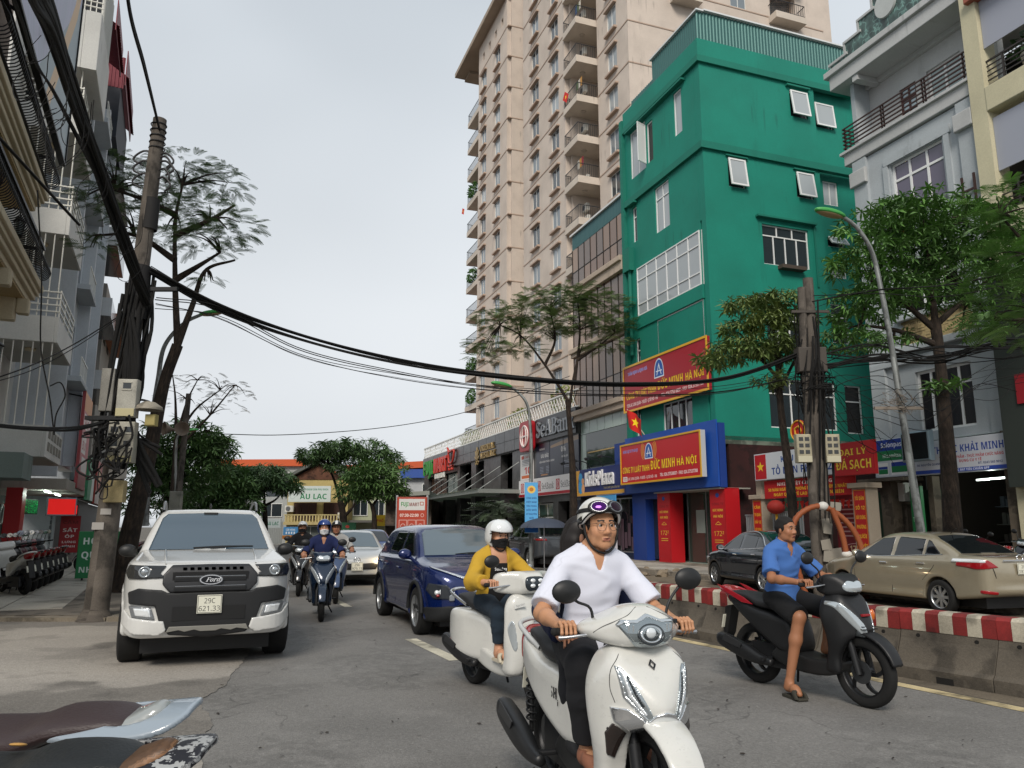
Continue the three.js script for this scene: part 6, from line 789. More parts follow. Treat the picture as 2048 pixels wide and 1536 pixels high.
function makeCar(c) {
const t = thing(c.name, c.label, c.cat ?? 'car', c.X, c.F, c.turn, c.group), { base, body } = carBody(c), W = c.w/2 + 0.08, cs = c.cell ?? 0.02, lo = [-W, 0.1,-c.len - 0.05], hi = [W, c.h + 0.05,0.06];
add('body', net(body, lo, hi, cs), c.paint, t);
add('underbody', join(box(-c.w/2 + 0.24, c.w/2 - 0.24,0.16,0.5,-c.len + 0.25,-0.3)), BLACK, t);
const GL = c.glass ?? mt(0x0d1114,0.03, { ior: 1.75 });
const side = (poly0, z0, z1, y0, y1) => { const rg = sidePoly(poly0); return net(both(0.002, thick(base, 0.006), rg, (x) => 0.3 - Math.abs(x)), [-W, y0, z0],[W, y1, z1], c.gcell ?? 0.0125); };
for (const w of c.windows ?? []) { const zs = w.map((p) => p[0]), ys = w.map((p) => p[1]); add('side_window', side(w, Math.min(...zs) - 0.03, Math.max(...zs) + 0.03, Math.min(...ys) - 0.03, Math.max(...ys) + 0.03), GL, t); }
const fr = (nm, poly0, z0, z1, m, off = 0.003, th = 0.006, cell = c.gcell ?? 0.0125) => { const q = sym(poly0), rg = frontPoly(q), ys = q.map((p) => p[1]), xs = Math.max(...q.map((p) => p[0])); return add(nm, net(both(0.002, thick(base, off + th), rg, (x, y, z) => Math.max(z0 - z, z - z1)), [-xs - 0.03, Math.min(...ys) - 0.03, z0 - 0.03],[xs + 0.03, Math.max(...ys) + 0.03, z1 + 0.03], cell), m, t); };
if (c.shield) fr('windscreen', c.shield[0], c.shield[1], c.shield[2], c.glassF ?? GL);
if (c.rearGlass) fr('rear_window', c.rearGlass[0], c.rearGlass[1], c.rearGlass[2], GL);
for (const [nm, pg, z0, z1, m, off, th, cell] of c.patches ?? []) { // one-sided outlines come in pairs, each its own part
if (Math.min(...pg.map((p) => p[0])) > 0.02) for (const s of [1,-1]) { const q = pg.map(([x, y]) => [s*x, y]), rg = frontPoly(q), xs = q.map((p) => p[0]), ys = q.map((p) => p[1]); add(nm, net(both(0.002, thick(base, (off ?? 0.006) + (th ?? 0.008)), rg, (x, y, z) => Math.max(z0 - z, z - z1)), [Math.min(...xs) - 0.03, Math.min(...ys) - 0.03, z0 - 0.03],[Math.max(...xs) + 0.03, Math.max(...ys) + 0.03, z1 + 0.03], cell ?? 0.012), m, t); }
else fr(nm, pg, z0, z1, m, off, th, cell);
}
if (c.lines) add('door_gap', join(c.lines.map((l) => lineOn(base, l, 0.005,-0.001))), BLACK, t);
if (c.trim) add('chrome_trim', join(c.trim.map((l) => lineOn(base, l, 0.012,0.002))), c.trimMat ?? CHROME, t);
for (const [z, y] of c.handles ?? []) for (const s of [1,-1]) { const x = surfX(base, y, z); add('door_handle', bbox(z - 0.09, z + 0.09, y - 0.016, y + 0.016,0,0.03,0.012).rotateY(-Math.PI/2).translate(s > 0 ? x + 0.028 : -x, 0,0), c.handleMat ?? CHROME, t); }
putWheels(t, c.arch, c.track ?? c.w - 0.26, c.r, c.tw ?? 0.2, c.spokes ?? 5, c.style ?? 0, c.rimMat);
if (c.mirror) for (const s of [1,-1]) { const [z, y] = c.mirror, x = surfX(base, y, z), m = add('wing_mirror', net(uni(0.03, ell([s*(x + 0.115), y + 0.07, z + 0.01],[0.105,0.08,0.07]), cap3([s*x, y, z + 0.02],[s*(x + 0.1), y + 0.03, z + 0.01],0.025)), [s*(x + 0.14) - 0.18, y - 0.06, z - 0.1],[s*(x + 0.14) + 0.18, y + 0.2, z + 0.12],0.012), c.mirrorMat ?? c.paint, t); add('mirror_glass', xf(new THREE.CircleGeometry(0.07,16), { s: [1.25,0.85,1], r: [0, Math.PI, 0], t: [s*(x + 0.12), y + 0.07, z - 0.058] }), CHROME, m); }
t.userData.base = undefined; return { t, base };
}
const WHITECAR = paint(0xd2d3d2,0.3), NAVYCAR = mt(0x081f58,0.25, { metalness: 0.35, clearcoat: 1, clearcoatRoughness: 0.03 }), BLACKCAR = mt(0x10151f, 0.2, { map: texDust, metalness: 0.4, clearcoat: 1, clearcoatRoughness: 0.03 }), GOLDCAR = mt(0xaca38e, 0.28, { map: texDust, metalness: 0.5, clearcoat: 1, clearcoatRoughness: 0.05 }), SILVERCAR = mt(0xa8a9a9,0.3, { metalness: 0.5, clearcoat: 1 }), GREYCAR = mt(0x4f5358,0.3, { metalness: 0.5, clearcoat: 1 });
{ // white pickup
const { t, base } = makeCar({
name: 'pickup_truck', label: 'white pickup truck with black grille and bumper facing viewer, parked at left kerb', cat: 'pickup truck', X: -3.4, F: 8.95, turn: 22.5, len: 5.3, w: 1.86, h: 1.82, cell: 0.018, r: 0.385, arch: [-0.9,-4.1], tw: 0.27, track: 1.62, k: 0.07,
side: [[0.0,0.42],[0.01,0.7],[-0.02,0.98],[-0.12,1.13],[-0.5,1.19],[-1.2,1.26,1],[-1.62,1.52],[-2.02,1.755],[-2.5,1.8],[-3.3,1.78],[-3.5,1.65],[-3.72,1.32,1],[-5.25,1.28,1],[-5.3,0.6,1],[-4.9,0.45],[-3.6,0.4,1],[-1.3,0.4,1],[-0.5,0.36],[-0.1,0.34]],
plan: [[0.0,0.06],[0.45,0.02],[0.74,-0.1],[0.9,-0.45],[0.945,-1.0],[0.93,-2.5],[0.93,-5.2],[0.8,-5.32],[0,-5.33]],
front: [[0,0.28],[0.86,0.3],[0.92,0.6],[0.945,0.92],[0.9,1.12],[0.82,1.24],[0.74,1.48],[0.62,1.74],[0.5,1.8],[0,1.83]],
paint: WHITECAR, glass: mt(0x11161a, 0.03, { ior: 1.7 }), glassF: mt(0x4a5a66,0.04, { ior: 2.1, metalness: 0.25 }),
shield: [[[0,1.27],[0.72,1.26],[0.6,1.66],[0.54,1.72],[0,1.735]],-2.1,-1.15],
windows: [[[-1.5,1.28],[-2.4,1.29],[-2.4,1.66],[-2.05,1.66]],[[-2.47,1.29],[-3.35,1.29],[-3.28,1.64],[-2.47,1.66]]], lines: [[[-1.35,0.5],[-1.38,0.9],[-1.4,1.24]],[[-2.44,0.5],[-2.44,1.24]],[[-3.45,0.5],[-3.4,1.24]]], handles: [[-2.2,1.1],[-3.2,1.1]], handleMat: BLACK, mirror: [-1.62,1.18], mirrorMat: PLASTIC, spokes: 6, rimMat: mt(0x3b3d40,0.4, { metalness: 0.7 }),
patches: [
['grille_surround', [[0,0.83],[0.42,0.83],[0.5,0.92],[0.5,1.02],[0.41,1.125],[0,1.13]],-0.4,0.2, mt(0x232427,0.45), 0.012,0.022],
['bumper_cover', [[0,0.34],[0.40,0.38],[0.5,0.5],[0.56,0.69],[0.83,0.71],[0.85,0.83],[0.74,0.88],[0.5,0.86],[0.44,0.83],[0,0.83]],-0.6,0.2, mt(0x191a1c, 0.6), 0.012,0.02],
['headlight', [[0.47,0.99],[0.86,0.97],[0.9,1.04],[0.86,1.13],[0.47,1.12],[0.53,1.04]],-0.9,0.2, mt(0x2a2c2e, 0.06, { ior: 1.6 }), 0.006,0.012,0.01],
['fog_lamp_surround', [[0.6,0.68],[0.83,0.69],[0.79,0.57],[0.55,0.545]],-0.6,0.2, mt(0x8c8f92,0.35, { metalness: 0.6 }), 0.018,0.012],
['fog_lamp', [[0.61,0.665],[0.78,0.67],[0.75,0.59],[0.59,0.575]],-0.6,0.2, LENS, 0.028,0.01],
['lower_corner', [[0.46,0.53],[0.56,0.54],[0.8,0.57],[0.88,0.66],[0.9,0.5],[0.78,0.4],[0.5,0.38],[0.43,0.43]],-0.7,0.2, WHITECAR, 0.03,0.02],
],
});
const zf = (x, y) => surfZ(base, x, y);
add('grille', box(-0.4,0.4,0.865,1.05, zf(0.2,0.95) - 0.02, zf(0.2,0.95) + 0.03), mt(0x0b0b0c, 0.5), t);
for (const y of [0.87,0.975]) { const z = zf(0.1, y) + 0.035; add('grille_bar', bbox(-0.38,0.38, y - 0.03, y + 0.02, z - 0.04, z + 0.012,0.008), mt(0x17181a, 0.4), t); add('grille_strip', bbox(-0.37,0.37, y + 0.02, y + 0.032, z - 0.03, z + 0.016,0.004), metal(0x85888c, 0.3), t); }
for (let i = 0; i < 9; i++) add('grille_slot', box(-0.3 + i*0.075,-0.26 + i*0.075,1.075,1.1,0, zf(0.2,1.08) + 0.037), BLACK, t);
const lt = canvasTex(256,112, (g, w, h) => { g.fillStyle = '#1a1c22'; g.fillRect(0,0, w, h); g.fillStyle = '#b8bcc2'; g.beginPath(); g.ellipse(128,56,126,54,0,0,7); g.fill(); g.fillStyle = '#14161c'; g.beginPath(); g.ellipse(128,56,114,45,0,0,7); g.fill(); g.save(); g.transform(1,0,-0.25,1,22,0); g.font = 'italic bold 66px serif'; g.fillStyle = '#d5d8dc'; g.fillText('Ford', 62,78); g.restore(); });
const ez = zf(0,0.965) + 0.05, em = add('emblem', xf(new THREE.CylinderGeometry(1,1,1,40), { r: [Math.PI/2,0,0], s: [1,1,1] }).scale(0.125,0.058,0.05).translate(0,0.965, ez), mt(0x9a9da2,0.25, { metalness: 0.8 }), t); const eg = new THREE.CircleGeometry(1,40); eg.scale(0.12,0.054,1); eg.translate(0,0.965, ez + 0.027); add('print', finish(eg), printed(lt, 0.3), em);
for (const s of [1,-1]) { const z = zf(s*0.66,1.05); const p = add('headlight_projector', join(xf(new THREE.TorusGeometry(0.052,0.012,8,24), { t: [s*0.69,1.055, z + 0.022] }), sphere(s*0.69,1.055, z + 0.01,0.045,0.045,0.03)), mt(0xaab0b4,0.1, { metalness: 0.6 }), t); p.rotation.y = 0; }
const sp = zf(0.1,0.43); add('skid_plate', prism([[-0.43,0.41],[-0.4,0.47],[0.4,0.47],[0.43,0.41],[0.3,0.43],[0.24,0.41],[0.14,0.43],[0.08,0.41],[-0.08,0.41],[-0.14,0.43],[-0.24,0.41],[-0.3,0.43]], sp, sp + 0.04,0.005), mt(0x8d8b84,0.4, { metalness: 0.4 }), t);
add('lower_intake', box(-0.38,0.38,0.53,0.68,-0.1, zf(0.2,0.6) + 0.036), BLACK, t); plate(t, '29C', '621.33', 0.0,0.6, zf(0,0.7) + 0.06,0.26,0.2);
for (const s of [1,-1]) { add('roof_rail', tube([[s*0.6,1.76,-2.05],[s*0.6,1.86,-2.2],[s*0.6,1.88,-2.8],[s*0.6,1.8,-3.3]],0.02,20,6), mt(0x8b8e91,0.35, { metalness: 0.7 }), t); add('wiper', tube([[s*0.1 - 0.1,1.285,-1.2],[s*0.1 + 0.25,1.3,-1.24],[s*0.1 + 0.42,1.3,-1.24]],0.01,12,5), BLACK, t); }
add('antenna_fin', loft([[-2.3,1.8,0.012,0.01,2],[-2.42,1.83,0.02,0.03,2],[-2.5,1.84,0.016,0.04,2]], { n: 8, seg: 12 }), BLACK, t); add('sensor_housing', bbox(-0.09,0.09,1.66,1.74,-1.98,-1.9,0.01), BLACK, t);
add('hood_crease', join(...[1,-1].map((s) => tube([[s*0.48,1.128,-0.12],[s*0.5,1.198,-0.5],[s*0.52,1.262,-1.15]],0.012,14,6))), WHITECAR, t);
for (const s of [1,-1]) add('mud_flap', box(s > 0 ? 0.62 : -0.9, s > 0 ? 0.9 : -0.62,0.16,0.5,-1.42,-1.4), BLACK, t);
}
{ // blue crossover
const { t, base } = makeCar({
name: 'crossover_car', label: 'deep blue crossover car driving towards viewer behind woman in yellow jacket', X: -0.3, F: 11.25, turn: 21, len: 4.3, w: 1.79, h: 1.56, cell: 0.018, r: 0.335, arch: [-0.86,-3.47], tw: 0.22, track: 1.56,
side: [[0.0,0.4],[0.02,0.62],[-0.06,0.82],[-0.3,0.95],[-0.7,1.03],[-1.12,1.1,1],[-1.55,1.35],[-1.95,1.54],[-2.5,1.6],[-3.3,1.57],[-3.75,1.48],[-4.05,1.15],[-4.25,1.05],[-4.3,0.7],[-4.2,0.4],[-3.0,0.26,1],[-1.3,0.24,1],[-0.3,0.24]],
plan: [[0,0.03],[0.4,0.0],[0.68,-0.12],[0.84,-0.42],[0.89,-0.9],[0.87,-2.2],[0.89,-3.5],[0.8,-4.1],[0.6,-4.28],[0,-4.31]],
front: [[0,0.2],[0.82,0.22],[0.87,0.42],[0.895,0.7],[0.86,0.98],[0.77,1.1],[0.68,1.34],[0.58,1.54],[0.42,1.6],[0,1.62]],
paint: NAVYCAR, glassF: mt(0x56646c, 0.05, { ior: 2.0, metalness: 0.2 }), shield: [[[0,1.12],[0.68,1.11],[0.58,1.44],[0.5,1.5],[0,1.53]],-2.0,-1.05],
windows: [[[-1.4,1.1],[-2.28,1.12],[-2.3,1.46],[-1.95,1.46]],[[-2.36,1.12],[-3.2,1.14],[-3.1,1.46],[-2.37,1.46]]], lines: [[[-1.3,0.35],[-1.28,0.7],[-1.32,1.06]],[[-2.32,0.35],[-2.32,1.08]],[[-3.1,0.72],[-3.28,1.1]]], handles: [[-2.1,0.9],[-3.0,0.92]], handleMat: NAVYCAR, mirror: [-1.45,1.06], mirrorMat: NAVYCAR, spokes: 5, style: 1,
patches: [
['light_bar', [[0,0.76],[0.4,0.83],[0.78,0.97],[0.79,0.995],[0.4,0.865],[0,0.79]],-0.9,0.2, mt(0xc9ced4,0.2, { metalness: 0.6 }), 0.008,0.012,0.009],
['headlight', [[0.55,0.55],[0.78,0.56],[0.84,0.66],[0.82,0.76],[0.62,0.74],[0.55,0.66]],-0.9,0.2, mt(0x30343a, 0.08, { ior: 1.6 }), 0.01,0.014,0.01],
['headlight_rim', [[0.53,0.53],[0.6,0.53],[0.6,0.6],[0.53,0.66]],-0.9,0.2, mt(0xa8adb3,0.2, { metalness: 0.6 }), 0.02,0.01,0.01],
['lower_bumper', [[0,0.22],[0.82,0.22],[0.88,0.42],[0.6,0.46],[0,0.42]],-1.0,0.2, mt(0x151719,0.7), 0.008,0.014],
],
});
for (const s of [1,-1]) { const z = surfZ(base, s*0.7,0.66) + 0.02; add('headlight_reflector', join(xf(new THREE.TorusGeometry(0.05,0.012,6,18), { t: [s*0.66,0.65, z] }), sphere(s*0.75,0.64, z - 0.02,0.035)), LENS, t); add('indicator', sphere(s*0.74,0.6, z, 0.025,0.02,0.02), REDL, t); add('wiper', tube([[s*0.1 - 0.1,1.13,-1.08],[s*0.1 + 0.2,1.15,-1.12],[s*0.1 + 0.4,1.15,-1.12]],0.01,10,5), BLACK, t); }
const ez = surfZ(base, 0,0.75) + 0.03; add('emblem', prism([[-0.1,0.83],[-0.06,0.83],[0,0.72],[0.06,0.83],[0.1,0.83],[0.02,0.68],[-0.02,0.68]], ez - 0.02, ez, 0.003), CHROME, t);
add('toll_sticker', xf(box(-0.07,0.07,-0.05,0.05,0,0.004), { r: [-0.95,0,0], t: [-0.45,1.42,-1.69] }), mt(0xa8cdd8,0.5), t); for (const z of [-0.86,-3.47]) for (const s of [1,-1]) add('arch_cladding', tube(Array.from({ length: 9 }, (_, i) => { const a = i/8*Math.PI; return [s*0.885,0.34 + Math.sin(a)*0.41, z + Math.cos(a)*0.41]; }), 0.03,24,6), mt(0x151719,0.7), t);
plate(t, '30K', '812.46', 0,0.42, surfZ(base, 0,0.5) + 0.03,0.28,0.18);
}
function sedan(o) {
return makeCar({ len: 4.42, w: 1.7, h: 1.47, r: 0.3, arch: [-0.82,-3.38], tw: 0.19, track: 1.48, noFlare: true,
side: [[0.0,0.42],[0.0,0.6],[-0.1,0.74],[-0.5,0.86],[-1.0,0.94,1],[-1.5,1.2],[-1.95,1.41],[-2.4,1.47],[-2.9,1.43],[-3.4,1.25],[-3.78,1.06,1],[-4.28,1.03],[-4.4,0.9],[-4.42,0.6],[-4.3,0.36],[-3.0,0.22,1],[-1.2,0.2,1],[-0.2,0.22]],
plan: [[0,0.03],[0.4,-0.01],[0.66,-0.14],[0.8,-0.45],[0.85,-1.0],[0.85,-3.3],[0.79,-4.1],[0.6,-4.36],[0,-4.44]],
front: [[0,0.18],[0.78,0.2],[0.83,0.42],[0.855,0.66],[0.82,0.9],[0.74,1.02],[0.64,1.24],[0.52,1.42],[0.36,1.47],[0,1.49]],
shield: [[[0,1.0],[0.66,0.98],[0.54,1.3],[0.46,1.37],[0,1.4]],-2.0,-0.95], rearGlass: [[[0,1.08],[0.62,1.07],[0.52,1.32],[0.44,1.38],[0,1.4]],-3.8,-2.75],
windows: [[[-1.32,0.97],[-2.2,0.99],[-2.2,1.35],[-1.85,1.32]],[[-2.28,0.99],[-2.98,1.01],[-2.98,1.32],[-2.3,1.36]],[[-3.03,1.01],[-3.4,1.06],[-3.12,1.28],[-3.03,1.31]]], trim: [[[-1.2,0.965],[-2.2,0.985],[-3.45,1.05]]],
lines: [[[-1.25,0.3],[-1.22,0.65],[-1.25,0.94]],[[-2.24,0.3],[-2.24,0.97]],[[-3.02,0.58],[-3.3,0.85],[-3.32,1.0]]], handles: [[-2.05,0.86],[-3.0,0.88]], mirror: [-1.42,0.95], spokes: 8, ...o });
}
const at4 = (X, F, turn, dx, dz) => { const s = Math.sin(turn*D2R), c = Math.cos(turn*D2R); return [X - (c*dx + s*dz), F - (s*dx - c*dz)]; }; // origin so that local (dx, dz) lands on X, F
{
const [X, F] = at4(7.78,14.4,196,0.78,-3.38), tl = mt(0x94101a, 0.12, { clearcoat: 1 });
const { t, base } = sedan({ name: 'sedan_car', label: 'dusty champagne gold sedan parked at right kerb, rear to viewer', X, F, turn: 196, paint: GOLDCAR, cell: 0.018,
patches: [['tail_light', [[0.5,0.86],[0.78,0.82],[0.84,0.9],[0.8,1.0],[0.66,0.98]],-4.6,-3.8, tl, 0.006,0.012,0.01],['tail_light_clear', [[0.7,0.94],[0.82,0.93],[0.8,1.0],[0.7,0.985]],-4.6,-3.7, LENS, 0.016,0.008,0.01],['rear_reflector', [[0.55,0.4],[0.76,0.42],[0.76,0.48],[0.55,0.45]],-4.6,-3.8, tl, 0.008,0.01,0.01]] });
const zr = (x, y) => surfZ(base, x, y, -1); plate(t, '20A', '187.08', 0,0.74, zr(0,0.82) - 0.03,0.28,0.19, Math.PI); add('boot_strip', bbox(-0.4,0.4,0.95,0.985, zr(0.2,0.97) - 0.03, zr(0.2,0.97) + 0.02,0.01), CHROME, t); add('emblem', xf(new THREE.TorusGeometry(0.05,0.009,6,20), { s: [1.4,1,1], t: [0,1.02, zr(0,1.0) - 0.02] }), CHROME, t);
add('boot_gap', join(...[1,-1].map((s) => tube([[s*0.56,0.68, zr(0.56,0.68) - 0.002],[s*0.6,0.84, zr(0.6,0.84) - 0.002],[s*0.64,1.04,-4.1]],0.005,10,5))), BLACK, t); add('exhaust_pipe', cyl([-0.5,0.24,-4.2],[-0.5,0.24,-4.46],0.03), STEEL, t); add('window_sticker', box(0.66,0.68,1.05,1.12,-2.9,-2.75), mt(0x22b04e, 0.6), t); add('antenna', cyl([0,1.42,-2.95],[0,1.52,-3.1],0.006), BLACK, t);
}
{
const [X, F] = at4(5.98,18.8,191,0.78,-3.38);
const { t, base } = sedan({ name: 'sedan_car', label: 'shiny black sedan parked before red shop pillars behind man in blue shirt', X, F, turn: 191, paint: BLACKCAR, cell: 0.02, style: 1, spokes: 7, rimMat: mt(0xc2c4c6,0.25, { metalness: 0.85 }), trim: [[[-1.2,0.965],[-2.2,0.985],[-3.45,1.05]],[[-1.3,1.0],[-1.65,1.2],[-2.0,1.37],[-2.6,1.43],[-3.1,1.32],[-3.45,1.07]]],
patches: [['tail_light', [[0.5,0.86],[0.78,0.82],[0.84,0.9],[0.8,1.0],[0.6,0.96]],-4.6,-3.8, REDL, 0.006,0.012,0.012],['headlight', [[0.5,0.66],[0.78,0.68],[0.82,0.76],[0.55,0.74]],-0.8,0.2, LENS, 0.006,0.012,0.012]] });
plate(t, '30F', '241.70', 0,0.7, surfZ(base, 0,0.78,-1) - 0.03,0.28,0.19, Math.PI); add('emblem', prism([[-0.05,0.94],[-0.04,1.02],[-0.02,1.02],[-0.02,0.99],[0.02,0.99],[0.02,1.02],[0.04,1.02],[0.05,0.94],[0.025,0.94],[0.02,0.97],[-0.02,0.97],[-0.025,0.94]], surfZ(base, 0,0.98,-1) - 0.02, surfZ(base, 0,0.98,-1)), CHROME, t);
}
{
const { t, base } = sedan({ name: 'hatchback_car', label: 'silver white hatchback with one lit headlamp behind the front motorbike riders', X: -4.1, F: 20.9, turn: 15, paint: mt(0xb9bcbc, 0.3, { metalness: 0.3, clearcoat: 1 }), cell: 0.025, glassF: mt(0x5a6870,0.05, { ior: 2.0, metalness: 0.2 }),
patches: [['grille', [[0,0.42],[0.5,0.44],[0.58,0.56],[0.4,0.6],[0,0.58]],-0.6,0.2, BLACK, 0.006,0.012,0.015],['headlight', [[0.46,0.66],[0.76,0.68],[0.82,0.8],[0.7,0.8],[0.5,0.72]],-0.9,0.2, mt(0xf2e6d2,0.1, { ior: 1.5 }), 0.006,0.014,0.014],['lower_intake', [[0,0.22],[0.5,0.24],[0.56,0.3],[0,0.3]],-0.6,0.2, BLACK, 0.006,0.012,0.015]] });
plate(t, '29A', '979.15', 0,0.4, surfZ(base, 0,0.5) + 0.03,0.3,0.22); const z = surfZ(base, 0,0.68) + 0.012; add('emblem', join(xf(new THREE.TorusGeometry(0.065,0.01,6,20), { s: [1.25,1,1], t: [0,0.68, z] }), tube([[-0.06,0.7, z],[0,0.66, z],[0.06,0.7, z]],0.009,8,5)), CHROME, t);
add('lit_lamp', sphere(0.66,0.735, surfZ(base, 0.66,0.735) + 0.02,0.07,0.05,0.03), mt(0xffe6b8,0.3, { emissive: lin(0xffd9a0), emissiveIntensity: 1.6 }), t); const pl = new THREE.PointLight(0xffdca8,0.6,5,2); pl.position.set(0.66,0.735,0.15); pl.castShadow = true; t.add(pl);
// two farther cars
sedan({ name: 'sedan_car', label: 'small distant white car with red tail lights beyond the silver hatchback', X: -4.35, F: 33.5, turn: 200, paint: SILVERCAR, cell: 0.04, gcell: 0.03, patches: [['tail_light', [[0.5,0.82],[0.8,0.82],[0.8,1.0],[0.55,0.98]],-4.6,-3.8, REDL, 0.01,0.02,0.025]] });
sedan({ name: 'sedan_car', label: 'small distant blue car just left of the blue crossover', X: -4.9, F: 28.2, turn: 16, paint: mt(0x2f4a86,0.3, { metalness: 0.4, clearcoat: 1 }), cell: 0.04, gcell: 0.03, patches: [['headlight', [[0.5,0.66],[0.78,0.68],[0.82,0.76],[0.55,0.74]],-0.8,0.2, LENS, 0.01,0.02,0.025]] });
}
{ // dark suv behind woman
const [X, F] = at4(0.75,30.5,199,0.78,-3.55);
const { t, base } = makeCar({ name: 'suv_car', label: 'dark grey suv parked under umbrella between yellow jacket woman and white shirt rider', X, F, turn: 199, len: 4.5, w: 1.82, h: 1.68, r: 0.35, arch: [-0.88,-3.55], tw: 0.22, track: 1.58, cell: 0.026, gcell: 0.02,
side: [[0,0.45],[0,0.75],[-0.2,0.95],[-1.1,1.08,1],[-1.9,1.55],[-2.5,1.67],[-3.6,1.62],[-4.2,1.25],[-4.45,1.1],[-4.5,0.6],[-4.3,0.4],[-3.0,0.28,1],[-1.2,0.26,1],[-0.2,0.26]], plan: [[0,0.03],[0.5,-0.03],[0.8,-0.35],[0.9,-1],[0.9,-3.5],[0.8,-4.3],[0,-4.5]], front: [[0,0.24],[0.84,0.26],[0.91,0.7],[0.86,1.04],[0.74,1.36],[0.6,1.62],[0,1.69]],
paint: GREYCAR, windows: [[[-1.5,1.1],[-2.4,1.12],[-2.4,1.52],[-2.0,1.5]],[[-2.48,1.12],[-3.3,1.14],[-3.3,1.5],[-2.48,1.53]],[[-3.36,1.14],[-3.85,1.2],[-3.6,1.44],[-3.36,1.48]]], rearGlass: [[[0,1.2],[0.66,1.2],[0.56,1.52],[0,1.54]],-4.6,-3.5], shield: [[[0,1.12],[0.68,1.1],[0.56,1.5],[0,1.54]],-2.1,-1.0], mirror: [-1.5,1.06], spokes: 5, style: 1,
patches: [['tail_light', [[0.45,1.02],[0.84,1.02],[0.86,1.1],[0.5,1.1]],-4.7,-3.9, REDL, 0.008,0.014,0.014]] });
add('arch_cladding', join(...[-0.88,-3.55].map((z) => [1,-1].map((s) => tube(Array.from({ length: 9 }, (_, i) => { const a = i/8*Math.PI; return [s*0.9,0.35 + Math.sin(a)*0.42, z + Math.cos(a)*0.42]; }), 0.04,20,6)))), PLASTIC, t);
}
// ---------- motor scooters (forward +z, origin on the ground between the wheels) ----------
function bikeWheel(t, z, r, w, n, rm, style) {
const tyre = lathe([[r*0.72,-w*0.4],[r*0.82,-w/2],[r*0.93,-w*0.46],[r*0.985,-w*0.25],[r, 0],[r*0.985, w*0.25],[r*0.93, w*0.46],[r*0.82, w/2],[r*0.72, w*0.4]],44).rotateZ(-Math.PI/2);
const rim = [lathe([[r*0.74,-w*0.38],[r*0.68,-w*0.42],[r*0.65,0],[r*0.68, w*0.42],[r*0.74, w*0.38]],44).rotateZ(-Math.PI/2), xf(new THREE.CylinderGeometry(0.035,0.035, w*1.3,14), { r: [0,0, Math.PI/2] })];
for (let i = 0; i < n; i++) { const s = new THREE.BoxGeometry(0.022, r*0.66,0.034,1,4,1), p = s.attributes.position; for (let k = 0; k < p.count; k++) { const q = p.getY(k)/(r*0.66) + 0.5; p.setZ(k, p.getZ(k)*(1.3 - 0.5*q) + (style ? 0.05*Math.sin(q*3) : 0)); } s.translate(0, r*0.36,0); s.rotateX(i/n*2*Math.PI); s.computeVertexNormals(); rim.push(finish(s)); }
const q = add('wheel', tyre, RUBBER, t); add('rim', join(rim), rm, q); add('brake_disc', join(xf(new THREE.CylinderGeometry(r*0.33, r*0.33,0.006,28), { r: [0,0, Math.PI/2], t: [-w*0.55,0,0] })), mt(0x4a4c4e, 0.4, { metalness: 0.7 }), q); q.position.set(0, r, z); return q;
}
const fenderSolid = (z, r, R, hw, a0, a1, th = 0.012) => { const c0 = Math.cos(a0), s0 = Math.sin(a0); return (x, y, zz) => { const dz = zz - z, dy = y - r, q = Math.hypot(dz, dy), a = Math.atan2(dy, dz), m = (a0 + a1)/2, h = (a1 - a0)/2; let da = a - m; if (da > Math.PI) da -= 2*Math.PI; if (da < -Math.PI) da += 2*Math.PI; const rr = R - x*x*2.2; return smax(smax(Math.abs(q - rr) - th, Math.abs(x) - hw*(1 - 0.25*Math.abs(da)/h), 0.01), (Math.abs(da) - h)*R, 0.02); }; };
